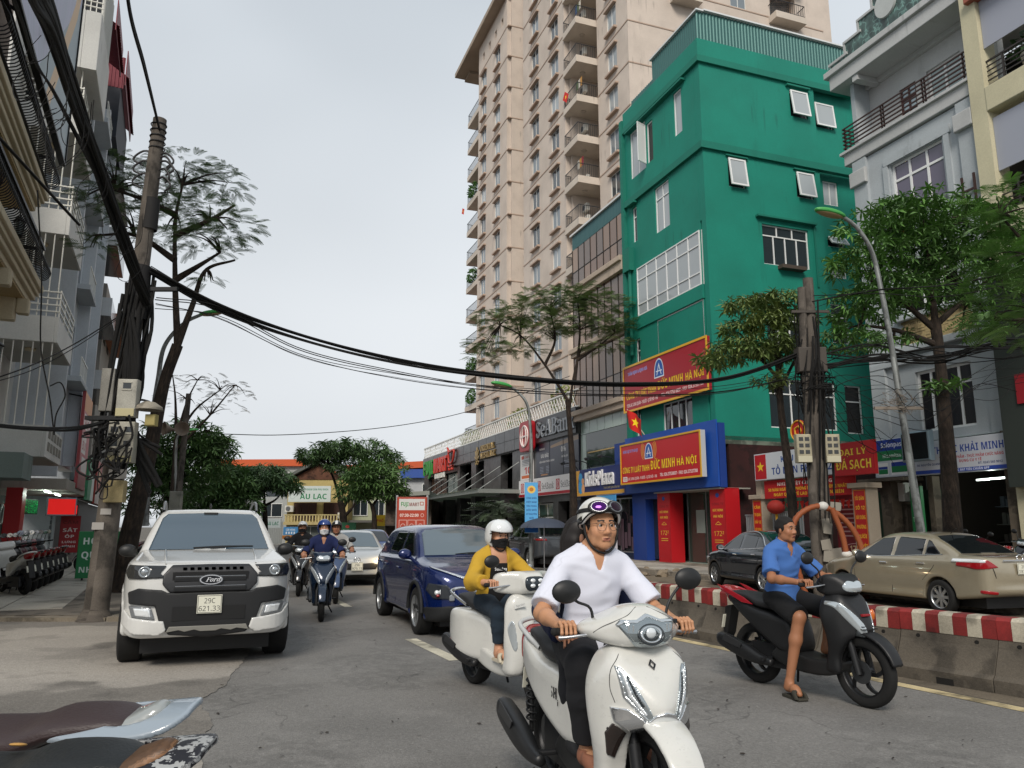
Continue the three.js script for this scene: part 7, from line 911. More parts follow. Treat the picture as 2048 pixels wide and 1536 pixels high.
const SH = {
vario: { rear: [[0.02,0.4],[-0.02,0.6],[-0.12,0.69],[-0.5,0.75],[-0.85,0.87],[-1.0,0.93],[-1.03,0.87],[-0.85,0.74],[-0.6,0.6],[-0.35,0.46],[-0.15,0.36]], rplan: [[0,0.04],[0.13,0.02],[0.17,-0.15],[0.18,-0.45],[0.13,-0.8],[0.05,-1.03],[0,-1.05]],
shield: [[0.34,0.28],[0.4,0.55],[0.36,0.8],[0.38,0.95],[0.5,0.98],[0.62,0.86],[0.73,0.68],[0.71,0.6],[0.6,0.56],[0.5,0.42],[0.48,0.26]], sfront: [[0,0.24],[0.15,0.26],[0.17,0.42],[0.21,0.6],[0.24,0.76],[0.19,0.9],[0.1,1.0],[0,1.02]], splan: [[0,0.76],[0.06,0.72],[0.15,0.6],[0.22,0.5],[0.26,0.38],[0.2,0.32],[0,0.3]],
cowl: [[0.3,0.97],[0.3,1.05],[0.4,1.12],[0.52,1.11],[0.62,1.02],[0.58,0.95],[0.45,0.93]], cplan: [[0,0.64],[0.09,0.6],[0.16,0.5],[0.19,0.4],[0.16,0.3],[0,0.28]], head: [[0,0.97],[0.1,0.98],[0.12,1.03],[0.07,1.07],[0,1.06]], sig: [[0.04,0.6],[0.09,0.64],[0.21,0.86],[0.17,0.88],[0.06,0.72]] },
vespa: { rear: [[0.0,0.36],[-0.04,0.6],[-0.15,0.7],[-0.5,0.74],[-0.82,0.72],[-0.98,0.55],[-0.95,0.42],[-0.75,0.36],[-0.5,0.3],[-0.2,0.28]], rplan: [[0,0.02],[0.1,0.0],[0.17,-0.2],[0.24,-0.5],[0.23,-0.75],[0.12,-0.97],[0,-1.0]],
shield: [[0.28,0.26],[0.36,0.42],[0.4,0.7],[0.38,0.92],[0.43,0.97],[0.5,0.9],[0.56,0.7],[0.55,0.45],[0.48,0.26]], sfront: [[0,0.22],[0.2,0.24],[0.23,0.4],[0.26,0.62],[0.25,0.82],[0.18,0.94],[0.08,0.98],[0,0.98]], splan: [[0,0.6],[0.08,0.56],[0.18,0.5],[0.27,0.42],[0.3,0.34],[0.2,0.3],[0,0.28]],
cowl: [[0.26,1.0],[0.28,1.1],[0.4,1.15],[0.52,1.13],[0.58,1.05],[0.54,0.97],[0.4,0.95]], cplan: [[0,0.6],[0.09,0.58],[0.13,0.48],[0.28,0.38],[0.3,0.3],[0.15,0.25],[0,0.24]], head: [[0,0.985],[0.07,0.985],[0.1,1.03],[0.085,1.1],[0,1.11]], sig: [[0.16,0.5],[0.19,0.48],[0.23,0.64],[0.21,0.72],[0.18,0.7]] },
sh: { rear: [[0.04,0.42],[0.0,0.62],[-0.1,0.72],[-0.5,0.77],[-0.85,0.86],[-1.02,0.9],[-1.05,0.82],[-0.9,0.68],[-0.6,0.56],[-0.3,0.44],[-0.1,0.38]], rplan: [[0,0.06],[0.14,0.04],[0.18,-0.15],[0.2,-0.5],[0.15,-0.85],[0.06,-1.06],[0,-1.08]],
shield: [[0.36,0.3],[0.42,0.55],[0.38,0.8],[0.38,0.96],[0.5,1.0],[0.6,0.92],[0.71,0.8],[0.765,0.72],[0.72,0.655],[0.6,0.6],[0.53,0.45],[0.5,0.3]], sfront: [[0,0.26],[0.19,0.28],[0.23,0.45],[0.265,0.62],[0.265,0.78],[0.22,0.9],[0.14,0.985],[0,1.01]], splan: [[0,0.76],[0.06,0.73],[0.16,0.64],[0.25,0.52],[0.29,0.4],[0.22,0.33],[0,0.3]],
cowl: [[0.28,1.02],[0.28,1.09],[0.4,1.17],[0.5,1.18],[0.6,1.1],[0.62,1.02],[0.55,0.97],[0.4,0.97]], cplan: [[0,0.66],[0.1,0.63],[0.16,0.55],[0.26,0.44],[0.28,0.34],[0.15,0.28],[0,0.27]], head: [[0,0.972],[0.06,0.978],[0.1,1.01],[0.15,1.082],[0.125,1.094],[0.06,1.1],[0,1.125]], cfront: [[0,0.94],[0.1,0.95],[0.2,0.99],[0.29,1.03],[0.28,1.07],[0.16,1.12],[0.07,1.175],[0,1.185]], sig: [[0.05,0.67],[0.085,0.68],[0.155,0.77],[0.178,0.89],[0.148,0.88],[0.09,0.77]] },
};
function scooter(c) {
const t = thing(c.name ?? 'motor_scooter', c.label, c.cat ?? 'motorbike', c.X, c.F, c.turn, c.group, c.y ?? 0), S = SH[c.style], cs = c.cell ?? 0.014, r = c.r ?? 0.285, fz = 0.64, rz = -0.62, P1 = c.paint, P2 = c.paint2 ?? c.paint;
const B = (side, plan, k, front) => both(k, sidePoly(smooth(side, 5)), planPoly(sym(smooth(plan, 5, false))), ...(front ? [frontPoly(sym(smooth(front, 5, false)))] : []));
if (c.lean) t.rotation.z = c.lean;
const rear = B(S.rear, S.rplan, 0.07), wellR = (x, y, z) => Math.max(Math.hypot(z - rz, y - r) - r - 0.06, Math.abs(x) - (c.style === 'vespa' ? 0.12 : 0.09));
add('rear_body', net(cut(rear, wellR, 0.01), [-0.27,0.24,-1.1],[0.27,0.98,0.1], cs), P1, t);
const sh = B(S.shield, S.splan, 0.05, S.sfront), inner = (x, y, z) => Math.max(Math.hypot(z - fz, y - r) - r - 0.05, Math.abs(x) - 0.1);
add('leg_shield', net(cut(sh, inner, 0.01), [-0.32,0.2,0.22],[0.32,1.06,0.8], cs), P2, t);
add('floorboard', net(both(0.03, sidePoly(smooth([[0.44,0.27],[0.44,0.37],[0.2,0.355],[0.0,0.38],[-0.2,0.42],[-0.3,0.3],[0.0,0.22],[0.3,0.22]],4)), (x) => Math.abs(x) - (c.style === 'vespa' ? 0.17 : 0.15)), [-0.22,0.18,-0.34],[0.22,0.46,0.5], cs), c.floorPaint ?? PLASTIC, t);
add('front_fender', net(fenderSolid(fz, r, r + (c.fr ?? 0.045), c.fw ?? 0.078, c.fa0 ?? 0.15, c.fa1 ?? 2.5), [-0.12,0,0.2],[0.12,2.2*r + 0.12,1.12], cs*0.7), c.fenderPaint ?? P2, t);
const cw = B(S.cowl, S.cplan, 0.05, S.cfront); add('handlebar_cowl', net(cw, [-0.34,0.9,0.2],[0.34,1.22,0.7], cs*0.8), c.cowlPaint ?? P2, t);
const front = (nm, f, pg, m, off, pair) => { for (const s of pair ? [1,-1] : [1]) { const q = pair ? pg.map(([x, y]) => [s*x, y]) : sym(pg), xs = q.map((p) => p[0]), ys = q.map((p) => p[1]); add(nm, net(both(0.002, thick(f, off, 0.04), frontPoly(smooth(q, 4)), (x, y, z) => 0.42 - z), [Math.min(...xs) - 0.03, Math.min(...ys) - 0.03,0.3],[Math.max(...xs) + 0.03, Math.max(...ys) + 0.03,0.82], c.lcell ?? 0.008), m, t); } };
front('headlight', cw, S.head, c.lens ?? mt(0xc9d0d4,0.05, { metalness: 0.5 }), 0.006); front('indicator', sh, S.sig, c.sigMat ?? mt(0xbfc6ca, 0.08, { metalness: 0.5 }), 0.006, true);
bikeWheel(t, fz, r, c.ww ?? 0.1, c.spokes ?? 5, c.rim ?? mt(0x2a2b2d, 0.4, { metalness: 0.6 }), 1); bikeWheel(t, rz, r*0.98, (c.ww ?? 0.1)*1.15, c.spokes ?? 5, c.rim ?? mt(0x2a2b2d, 0.4, { metalness: 0.6 }), 1);
for (const s of [1,-1]) { add('fork', join(cyl([s*0.085, r, fz],[s*0.07,0.68,0.52],0.022,0.026,10), cyl([s*0.085, r - 0.02, fz],[s*0.085, r + 0.22, fz - 0.06],0.03,0.03,10)), c.forkMat ?? DARKM, t); }
add('handlebar', join(cyl([-0.22,1.03,0.38],[0.22,1.03,0.38],0.02), cyl([0.1,1.03,0.39],[0.36,1.03,0.33],0.014), cyl([-0.1,1.03,0.39],[-0.36,1.03,0.33],0.014)), DARKM, t);
for (const s of [1,-1]) {
add('grip', join(cyl([s*0.25,1.03,0.355],[s*0.375,1.03,0.325],0.019,0.019,12), sphere(s*0.38,1.03,0.324,0.021)), RUBBER, t);
add('brake_lever', tube([[s*0.19,1.03,0.43],[s*0.28,1.02,0.42],[s*0.37,1.01,0.395],[s*0.385,1.01,0.39]], (u) => (u > 0.9 ? 0.011 : 0.0085), 14,6), c.leverMat ?? STEEL, t);
if (!c.noMirror) { const my = (c.mirrorY ?? 1.28) + (s < 0 ? c.mirrorDrop ?? 0 : 0), mx = c.mirrorX ?? 0.31, m = add('mirror', join(tube([[s*0.2,1.06,0.4],[s*0.22,1.15,0.4],[s*(mx - 0.06), my - 0.05,0.39],[s*mx, my, 0.4]],0.0075,14,6), xf(lathe([[0,0.035],[0.035,0.032],[0.062,0.015],[0.068,0],[0.062,-0.004]],22), { s: [1.15,0.9,0.85], r: [Math.PI/2,0,0], t: [s*mx, my, 0.4] })), PLASTIC, t); add('mirror_glass', xf(new THREE.CircleGeometry(0.062,20), { s: [1.15,0.85,1], r: [0, Math.PI, 0], t: [s*mx, my, 0.396] }), CHROME, m); }
}
const sy = c.seatY ?? 0.8; add('seat', loft([[0.0, sy - 0.12,0.05,0.02,2.2],[-0.05, sy - 0.055,0.09,0.05,2.4],[-0.2, sy - 0.02,0.125,0.055,2.6],[-0.45, sy - 0.01,0.145,0.05,2.6],[-0.6, sy + 0.04,0.14,0.045,2.6],[-0.82, sy + 0.06,0.11,0.035,2.6],[-0.92, sy + 0.05,0.06,0.015,2.4]], { n: 26, seg: 24 }), c.seatMat ?? mt(0x1a1a1c, 0.6), t);
if (c.wing) add('grab_rail', net(both(0.012, cut(planPoly(sym(smooth([[0.0,-0.6,1],[0.135,-0.6,1],[0.17,-0.85],[0.15,-1.05],[0.08,-1.13],[0,-1.14,1]],5, false))), planPoly(sym(smooth([[0.0,-0.8,1],[0.09,-0.82],[0.1,-0.92],[0.06,-1.0],[0,-1.01,1]],5, false))), 0.01), (x, y, z) => Math.abs(y - sy - 0.075 - (-0.8 - z)*0.1 + x*x*1.6) - 0.014), [-0.2, sy - 0.1,-1.15],[0.2, sy + 0.2,-0.55],0.008), c.railMat, t); else add('grab_rail', tube([[0.12, sy - 0.01,-0.6],[0.14, sy + 0.05,-0.8],[0.12, sy + 0.1,-0.98],[0, sy + 0.12,-1.04],[-0.12, sy + 0.1,-0.98],[-0.14, sy + 0.05,-0.8],[-0.12, sy - 0.01,-0.6]],0.016,36,8), c.railMat ?? P1, t);
if (!c.wing) add('tail_light', net(thick(both(0.02, rear, (x, y, z) => z + 0.82), 0.006,0.04), [-0.15,0.6,-1.1],[0.15,0.95,-0.9],0.012), REDL, t);
add('rear_mudguard', prism([[-1.0,0.72],[-0.9,0.74],[-0.98,0.45],[-1.04,0.36],[-1.06,0.38]],-0.06,0.06,0.005).rotateY(-Math.PI/2), BLACK, t);
if (c.plate) { const p = plate(t, c.plate[0], c.plate[1],0,0.5,-1.035,0.19,0.14, Math.PI); p.rotation.x = 0.25; }
add('engine', join(bbox(-0.1,0.12,0.2,0.42,-0.62,-0.1,0.03), bbox(0.1,0.17, r - 0.1, r + 0.12,-0.78,-0.15,0.03), cyl([0,0.5,-0.3],[0.05,0.28,-0.35],0.08)), DARKM, t);
add('exhaust', join(loft([[-0.25,0.26,0.03,0.03,2],[-0.4,0.27,0.045,0.05,2.4],[-0.6,0.32,0.06,0.075,2.6],[-0.9,0.4,0.058,0.07,2.6],[-0.98,0.42,0.03,0.04,2]], { n: 20, seg: 20, x: -(c.exX ?? 0.19) })), c.exMat ?? mt(0x17181a, 0.45), t); add('exhaust_guard', prism([[0.86,0.4],[0.62,0.35],[0.58,0.4],[0.82,0.47]],-0.066 - (c.exX ?? 0.19), -0.056 - (c.exX ?? 0.19), 0.003).rotateY(Math.PI/2), mt(0x2b2c2e, 0.4), t);
add('stand', cyl([0.1,0.22,-0.2],[0.19,0.05,-0.3],0.012), DARKM, t); add('crank_case_step', bbox(-0.26,0.26,0.27,0.3,-0.34,-0.3,0.01), DARKM, t);
return { t, rear, sh, cw };
}
const WB = paint(0xd0d1ce, 0.3), BB = paint(0x131418,0.25), BMATT = mt(0x151618,0.5), RB = paint(0x8f1520,0.3), NB = mt(0x1a2a40,0.25, { metalness: 0.3, clearcoat: 1 });
const HERO = { X: 0.476, F: 4.45, turn: 18 }, VESPA = { X: -0.06, F: 7.62, turn: 29 }, VARIO = { X: 2.8, F: 7.66, turn: 28 };
{ // white big-wheel scooter of the man in the white shirt
const { t, sh, cw, rear } = scooter({ ...HERO, name: 'motor_scooter', label: 'large white scooter nearest to viewer ridden by man in white shirt', style: 'sh', exX: 0.25, r: 0.325, paint: WB, cell: 0.009, lcell: 0.0045, lens: mt(0x9aa4a8,0.04, { metalness: 0.75 }), sigMat: mt(0xaab2b6,0.06, { metalness: 0.7 }), seatY: 0.82, mirrorY: 1.28, mirrorDrop: -0.05, mirrorX: 0.345, fw: 0.1, fr: 0.028, fa0: 0.3, fa1: 2.3, ww: 0.11, rim: mt(0x2a2b2d, 0.4, { metalness: 0.6 }), railMat: mt(0xb9bbbb, 0.4), plate: ['29H1', '552.08'], spokes: 6 });
const zf = (f, x, y) => { let a = 0.4, b = 0.9; for (let i = 0; i < 24; i++) { const m = (a + b)/2; f(x, y, m) < 0 ? a = m : b = m; } return a; };
// layered lamp inserts, chrome chin, seams, lettering
const patch = (nm, f, pg, m, off, pair, cell = 0.0045) => { for (const s of pair ? [1,-1] : [1]) { const q = pair ? pg.map(([x, y]) => [s*x, y]) : sym(pg), xs = q.map((p) => p[0]), ys = q.map((p) => p[1]); add(nm, net(both(0.0015, thick(f, off, 0.03), frontPoly(q), (x, y, z) => 0.42 - z), [Math.min(...xs) - 0.02, Math.min(...ys) - 0.02,0.36],[Math.max(...xs) + 0.02, Math.max(...ys) + 0.02,0.8], cell), m, t); } };
const SIL = mt(0xd5dadd, 0.08, { metalness: 0.8 }), DK = mt(0x3a3f43,0.15, { metalness: 0.5 });
patch('indicator_rim', sh, [[0.07,0.665],[0.092,0.675],[0.165,0.765],[0.188,0.905],[0.18,0.905],[0.155,0.775],[0.08,0.685]], SIL, 0.009, true);
patch('light_strip', sh, [[0.08,0.7],[0.09,0.695],[0.146,0.775],[0.168,0.88],[0.158,0.88],[0.134,0.78]], mt(0xe9edf0,0.1, { metalness: 0.4 }), 0.011, true); patch('light_strip', sh, [[0.09,0.735],[0.1,0.73],[0.128,0.79],[0.15,0.865],[0.142,0.865],[0.118,0.795]], DK, 0.011, true);
patch('chrome_chin', sh, [[0,0.715],[0.05,0.7],[0.08,0.665],[0.15,0.72],[0.21,0.72],[0.2,0.66],[0.13,0.61],[0.08,0.6],[0,0.635]], CHROME, 0.012, false);
patch('smoked_side_lamp', sh, [[0.135,0.6],[0.2,0.65],[0.225,0.6],[0.21,0.5],[0.17,0.48]], mt(0x2b2320,0.05, { ior: 1.7 }), 0.008, true);
patch('headlight_rim', cw, [[0,1.118],[0.06,1.094],[0.128,1.094],[0.15,1.074],[0.158,1.082],[0.135,1.108],[0.062,1.108],[0,1.134]], SIL, 0.009, false);
for (const [k, m] of [[1, DK],[0.78, SIL],[0.5, DK]]) add('reflector_ring', xf(new THREE.TorusGeometry(0.055*k, 0.006,6,30), { s: [1.2,0.85,1], r: [-0.25,0,0], t: [0,1.04, zf(cw, 0.03,1.04) + 0.004] }), m, t); for (const x of [-0.11,-0.09,0.09,0.11]) add('reflector_fin', bbox(x - 0.004, x + 0.004,1.05,1.085, zf(cw, x, 1.07) - 0.02, zf(cw, x, 1.07) + 0.01,0.002), SIL, t); add('headlight_bulb', sphere(0,1.045, zf(cw, 0,1.045), 0.03,0.026,0.012), mt(0xdfe5e8,0.05, { metalness: 0.3 }), t); patch('headlight_glass', cw, [[0,0.976],[0.058,0.982],[0.096,1.014],[0.144,1.08],[0.12,1.092],[0.06,1.094],[0,1.118]], mt(0xffffff, 0.02, { transmission: 1, phys: 1, ior: 1.5 }), 0.018, false, 0.006);
{ const m = add('lettering', letters('HONDA', 0.02,0.002, F_BOLD, 0), mt(0x2a2b2c, 0.4), t); m.scale.x = 1.25; m.position.set(-0.057,0.955, zf(sh, 0,0.962) + 0.002); m.rotation.x = -0.85; }
const em = add('emblem', prism([[0,-0.03],[0.02,0],[0,0.03],[-0.02,0]],0,0.006,0.002,[[[0,-0.016],[-0.009,0],[0,0.016],[0.009,0]]]), mt(0x24262a, 0.25, { metalness: 0.5 }), t); em.position.set(0,0.9, zf(sh, 0,0.9) + 0.002); em.rotation.x = -0.72;
{ const q = add('badge', join(letters('SH', 0.06,0.003, F_BOLD, 0), xf(letters('i', 0.03,0.003, F_BOLD, 0), { t: [0.11,-0.03,0] })), mt(0x3a3b3d, 0.3, { metalness: 0.5 }), t); let x = 0.3; while (rear(-x, 0.62,-0.2) > 0 && x > 0.05) x -= 0.002; q.position.set(-x - 0.002,0.6,-0.26); q.rotation.y = -Math.PI/2; }
{ const seam = (f, pts) => many(...[1,-1].map((s) => tube(pts.map(([x, y]) => [s*x, y, zf(f, s*x, y) + 0.0005]), 0.0022,40,5))); each('panel_gap', seam(sh, [[0.1,0.985],[0.165,0.93],[0.2,0.88],[0.205,0.8],[0.19,0.74]]), mt(0x4a4b4b, 0.7), t); each('panel_gap', seam(cw, [[0.03,1.16],[0.1,1.125],[0.15,1.1],[0.2,1.07],[0.235,1.04]]), mt(0x4a4b4b, 0.7), t); each('panel_screw', many(...[[0.215,0.62],[0.2,0.5],[0.18,0.4]].flatMap(([x, y]) => [1,-1].map((s) => sphere(s*x, y, zf(sh, s*x, y), 0.007,0.007,0.003,10)))), DARKM, t); each('brake_cable', many(tube([[0.2,1.03,0.42],[0.14,1.0,0.52],[0.06,0.96,0.5]],0.005,14,5), tube([[-0.2,1.03,0.42],[-0.14,1.0,0.52],[-0.06,0.96,0.5]],0.005,14,5)), BLACK, t); }
add('rear_spring', join(tube(Array.from({ length: 40 }, (_, i) => [-0.14 + Math.cos(i)*0.028,0.36 + i*0.007,-0.72 + Math.sin(i)*0.028]), 0.008,120,5), cyl([-0.14,0.3,-0.72],[-0.14,0.68,-0.7],0.014)), DARKM, t);
add('switch_box', bbox(-0.26,-0.2,1.02,1.07,0.36,0.42,0.012), BLACK, t); add('badge_light', bbox(0.16,0.2,1.075,1.095, zf(cw, 0.18,1.08) - 0.02, zf(cw, 0.18,1.08) + 0.006,0.004), mt(0x22262a, 0.2), t);
}
{ // white retro scooter of the woman in yellow
const { t, sh, cw } = scooter({ ...VESPA, label: 'white retro scooter with hexagonal headlamp ridden by woman in yellow jacket', style: 'vespa', r: 0.25, paint: WB, cell: 0.012, lcell: 0.007, lens: mt(0x3a4046,0.06, { metalness: 0.4 }), seatY: 0.78, fenderPaint: WB, forkMat: mt(0xc8c9c6,0.4), ww: 0.12, rim: mt(0x5d6063,0.4, { metalness: 0.6 }), floorPaint: WB, railMat: CHROME, noMirror: false, mirrorX: 0.36, mirrorY: 1.24, plate: ['29M1', '388.67'] });
for (const x of [-0.04,0.04]) for (const y of [1.03,1.075]) add('headlight_bulb', sphere(x, y, 0.585,0.026,0.018,0.012), LENS, t);
add('tie_strip', loft([[0.53,0.52,0.03,0.012,3],[0.575,0.7,0.028,0.012,3],[0.53,0.88,0.022,0.012,3]], { n: 12, seg: 16 }), mt(0x9fa2a4,0.3, { metalness: 0.4 }), t); add('emblem', bbox(-0.022,0.022,0.84,0.89,0.53,0.56,0.006), mt(0x6a7f96,0.3), t);
for (const s of [-1,1]) add('red_stripe', bbox(s > 0 ? 0.2 : -0.235, s > 0 ? 0.235 : -0.2,0.42,0.435,-0.82,-0.62,0.004), mt(0xa23038,0.4), t);
{ const lg = canvasTex(128,48, (g, w, h) => { g.fillStyle = '#c9cac7'; g.fillRect(0,0, w, h); g.font = 'italic 34px serif'; g.fillStyle = '#6b6d70'; g.fillText('Sprint', 20,34); }); const q = add('badge', new THREE.PlaneGeometry(0.1,0.036), printed(lg, 0.4), t); q.position.set(-0.15,0.86,0.535); q.rotation.set(-0.1,-0.5,0.2); }
}
{ // black scooter of the man in the blue shirt
const { t, sh } = scooter({ ...VARIO, label: 'matt black scooter with red rear cowl ridden by man in blue polo shirt', style: 'vario', r: 0.3, paint: BMATT, cell: 0.012, lcell: 0.006, lens: mt(0xc4cdd2,0.05, { metalness: 0.5 }), sigMat: mt(0xc0c8cc, 0.06, { metalness: 0.6 }), railMat: mt(0x9c1222,0.35, { clearcoat: 1 }), mirrorX: 0.36, mirrorY: 1.27, fa0: 0.25, fa1: 2.2, fw: 0.085, plate: ['29S6', '241.95'] });
for (const s of [1,-1]) { add('red_panel', prism([[0.5,0.78],[0.62,0.84],[0.9,0.93],[1.0,0.95],[0.85,0.87],[0.65,0.79]],-0.004,0.004,0.002).rotateY(Math.PI/2).translate(s*0.16,0.0,0), mt(0x9c1222,0.35, { clearcoat: 1 }), t); }
add('red_nose_mark', bbox(-0.05,0.05,0.77,0.79,0.67,0.7,0.005), mt(0x8c1b22,0.4), t); add('amber_light', sphere(0.16,0.77,0.63,0.03,0.05,0.02), AMBER, t);
for (let i = 0; i < 5; i++) add('nose_rib', bbox(-0.09 + i*0.006,0.09 - i*0.006,0.66 + i*0.022,0.668 + i*0.022,0.69 - i*0.012,0.735 - i*0.017,0.003), BLACK, t);
}
// bikes of the three oncoming riders, then the parked ones
const R3 = [[-3.33,13.9,14],[-4.98,18.6,13],[-3.78,16.9,15]];
const pbase = { style: 'vario', cell: 0.02, lcell: 0.014 };
const navyBike = scooter({ ...pbase, cell: 0.016, X: R3[0][0], F: R3[0][1], turn: R3[0][2], label: 'dark navy scooter ridden by woman in navy polo and white mask', paint: NB });
const blackBike = scooter({ ...pbase, X: R3[1][0], F: R3[1][1], turn: R3[1][2], label: 'black scooter ridden by masked rider in black shirt', paint: BB });
scooter({ ...pbase, X: R3[2][0], F: R3[2][1], turn: R3[2][2], label: 'blue scooter ridden by man in grey shirt behind navy rider', paint: mt(0x33476a, 0.3, { clearcoat: 1 }) });
{
const kinds = [WB, BB, mt(0x4c1a22,0.3, { clearcoat: 1 }), BB, mt(0x6d1a1a, 0.3, { clearcoat: 1 }), mt(0x23262b, 0.35), mt(0x55585c, 0.3, { clearcoat: 1 })], words = ['white parked scooter nearest left edge of pavement', 'black parked scooter second in pavement row', 'maroon parked scooter third in pavement row', 'black parked scooter fourth in pavement row', 'dark red parked scooter fifth in pavement row', 'charcoal parked scooter sixth in row beside pole', 'grey parked scooter just behind cable pole'], protos = [];
for (let i = 0; i < 7; i++) { const k = 0.82*i, X = -11.05 - 0.407*k*1.05, F = 17.6 + 0.914*k*1.05, turn = 236 + (i*37 % 9) - 4; const b = scooter({ ...pbase, X, F, turn, y: 0.1, label: words[i], group: 'scooters parked on left pavement', paint: kinds[i], cell: 0.022, plate: ['29X' + (i + 1), (314 + i*37) + '.' + (21 + i*9)], lean: -0.12 }); protos.push(b.t); }
for (let i = 0; i < 4; i++) dup(protos[[1,3,5,2][i]],['dark parked scooter glimpsed between pole and tree trunk', 'second dark scooter glimpsed between pole and tree trunk', 'charcoal scooter parked left of pickup mirror', 'maroon scooter parked farthest along left pavement'][i],-13.4 - i*0.34,26 + i*0.8,238 + i*3);
dup(protos[4], 'red scooter parked on pavement before toy shop', RX(-5.0,2.2), RF(-5.0,2.2), 55,0.13).userData.group = undefined;
dup(protos[1], 'black scooter parked at right edge beyond gold sedan', 13.0,19.6,250,0.13).userData.group = undefined; dup(protos[4], 'dark red scooter parked at right beyond gold sedan boot', 11.9,19.9,240,0.13).userData.group = undefined;
}
// ---------- people: one continuous figure from a field of tapered limbs; clothes are skins over the same limbs ----------
const vec = (a, b, t) => a.map((v, i) => v + (b[i] - v)*t);
const n3 = (x, y, z) => { const i = Math.floor(x), j = Math.floor(y), k = Math.floor(z), s = (t) => t*t*(3 - 2*t), a = s(x - i), b = s(y - j), c = s(z - k), h = (p, q, r) => hash(i + p, j + q, 7 + (k + r)*31), l = (r) => (h(0,0, r)*(1 - a) + h(1,0, r)*a)*(1 - b) + (h(0,1, r)*(1 - a) + h(1,1, r)*a)*b; return l(0)*(1 - c) + l(1)*c; };
const creases = (A, s = 1) => (x, y, z) => { const w = n3(x*5, y*5, z*5)*1.6, q = n3((x*5 + y*7)*s + w, (y*13 - x*4)*s - w, z*6 + w), r = n3(x*17 - y*9 + w*2, y*15 + w, z*14); return A*(2.2*Math.sqrt((2*q - 1) ** 2 + 0.02) - 0.95 + 0.7*(r - 0.5)); };
function headGeo(skinHex, o, c) { // head frame: centre of the skull, +z face
const skin = rgb(skinHex), lip = rgb(o.lip ?? 0x8a4a40), brow = rgb(0x1a1412), f0 = uni(0.028, ell([0,0.035,-0.012],[0.077,0.09,0.096]), ell([0,-0.035,0.018],[0.0625,0.082,0.072]), ell([0,-0.098,0.058],[0.03,0.022,0.024]), ell([-0.043,-0.025,0.055],[0.026,0.03,0.026]), ell([0.043,-0.025,0.055],[0.026,0.03,0.026]), ell([0.047,-0.075,0.02],[0.022,0.03,0.035]), ell([-0.047,-0.075,0.02],[0.022,0.03,0.035]), cap3([-0.036,0.03,0.076],[0.036,0.03,0.076],0.011));
const nose = uni(0.012, cap3([0,0.012,0.084],[0,-0.026,0.103],0.008,0.0135), ell([0.0125,-0.031,0.094],[0.0095,0.0085,0.011]), ell([-0.0125,-0.031,0.094],[0.0095,0.0085,0.011])), sock = (x, y, z) => Math.min(ell([0.031,0.0085,0.1],[0.0165,0.0065,0.021])(x, y, z), ell([-0.031,0.0085,0.1],[0.0165,0.0065,0.021])(x, y, z));
const ears = (x, y, z) => Math.min(ell([0.078,-0.008,-0.012],[0.009,0.031,0.019],[0,0.35,0])(x, y, z), ell([-0.078,-0.008,-0.012],[0.009,0.031,0.019],[0,-0.35,0])(x, y, z)), mouth = uni(0.004, cap3([-0.021,-0.0605,0.082],[0,-0.058,0.091],0.004,0.0065), cap3([0.021,-0.0605,0.082],[0,-0.058,0.091],0.004,0.0065), cap3([-0.017,-0.0685,0.083],[0.017,-0.0685,0.083],0.0075));
const neck = cap3([0,-0.05,-0.022],[0,-0.19,-0.05],0.054,0.062);
let f = (x, y, z) => { let d = smin(f0(x, y, z), nose(x, y, z), 0.018); d = smax(d, -sock(x, y, z), 0.008); d = smin(d, ears(x, y, z), 0.008); d = smin(d, mouth(x, y, z), 0.006); if (o.open) d = smax(d, -ell([0,-0.0645,0.098],[0.016,0.0035,0.014])(x, y, z), 0.003); return smin(d, neck(x, y, z), 0.03); };
const col = (x, y, z) => { if (z > 0.07 && Math.abs(x) < 0.022 && y < -0.056 && y > -0.075 && mouth(x, y, z) < 0.001) return lip; if (z > 0.05 && Math.abs(x) > 0.013 && Math.abs(x) < 0.05 && Math.abs(y - 0.0345 + Math.abs(Math.abs(x) - 0.03)*0.18) < 0.0048) return brow; const n = 0.96 + 0.08*vn(x*8 + 0.5, y*8 + 0.5,16,3), rd = z > 0.05 && y < 0 && y > -0.05 ? 1.04 : 1; return [skin[0]*n*rd, skin[1]*n, skin[2]*n]; };
return { f, geo: net(f, [-0.1,-0.2,-0.13],[0.1,0.14,0.13], c, col) };
}
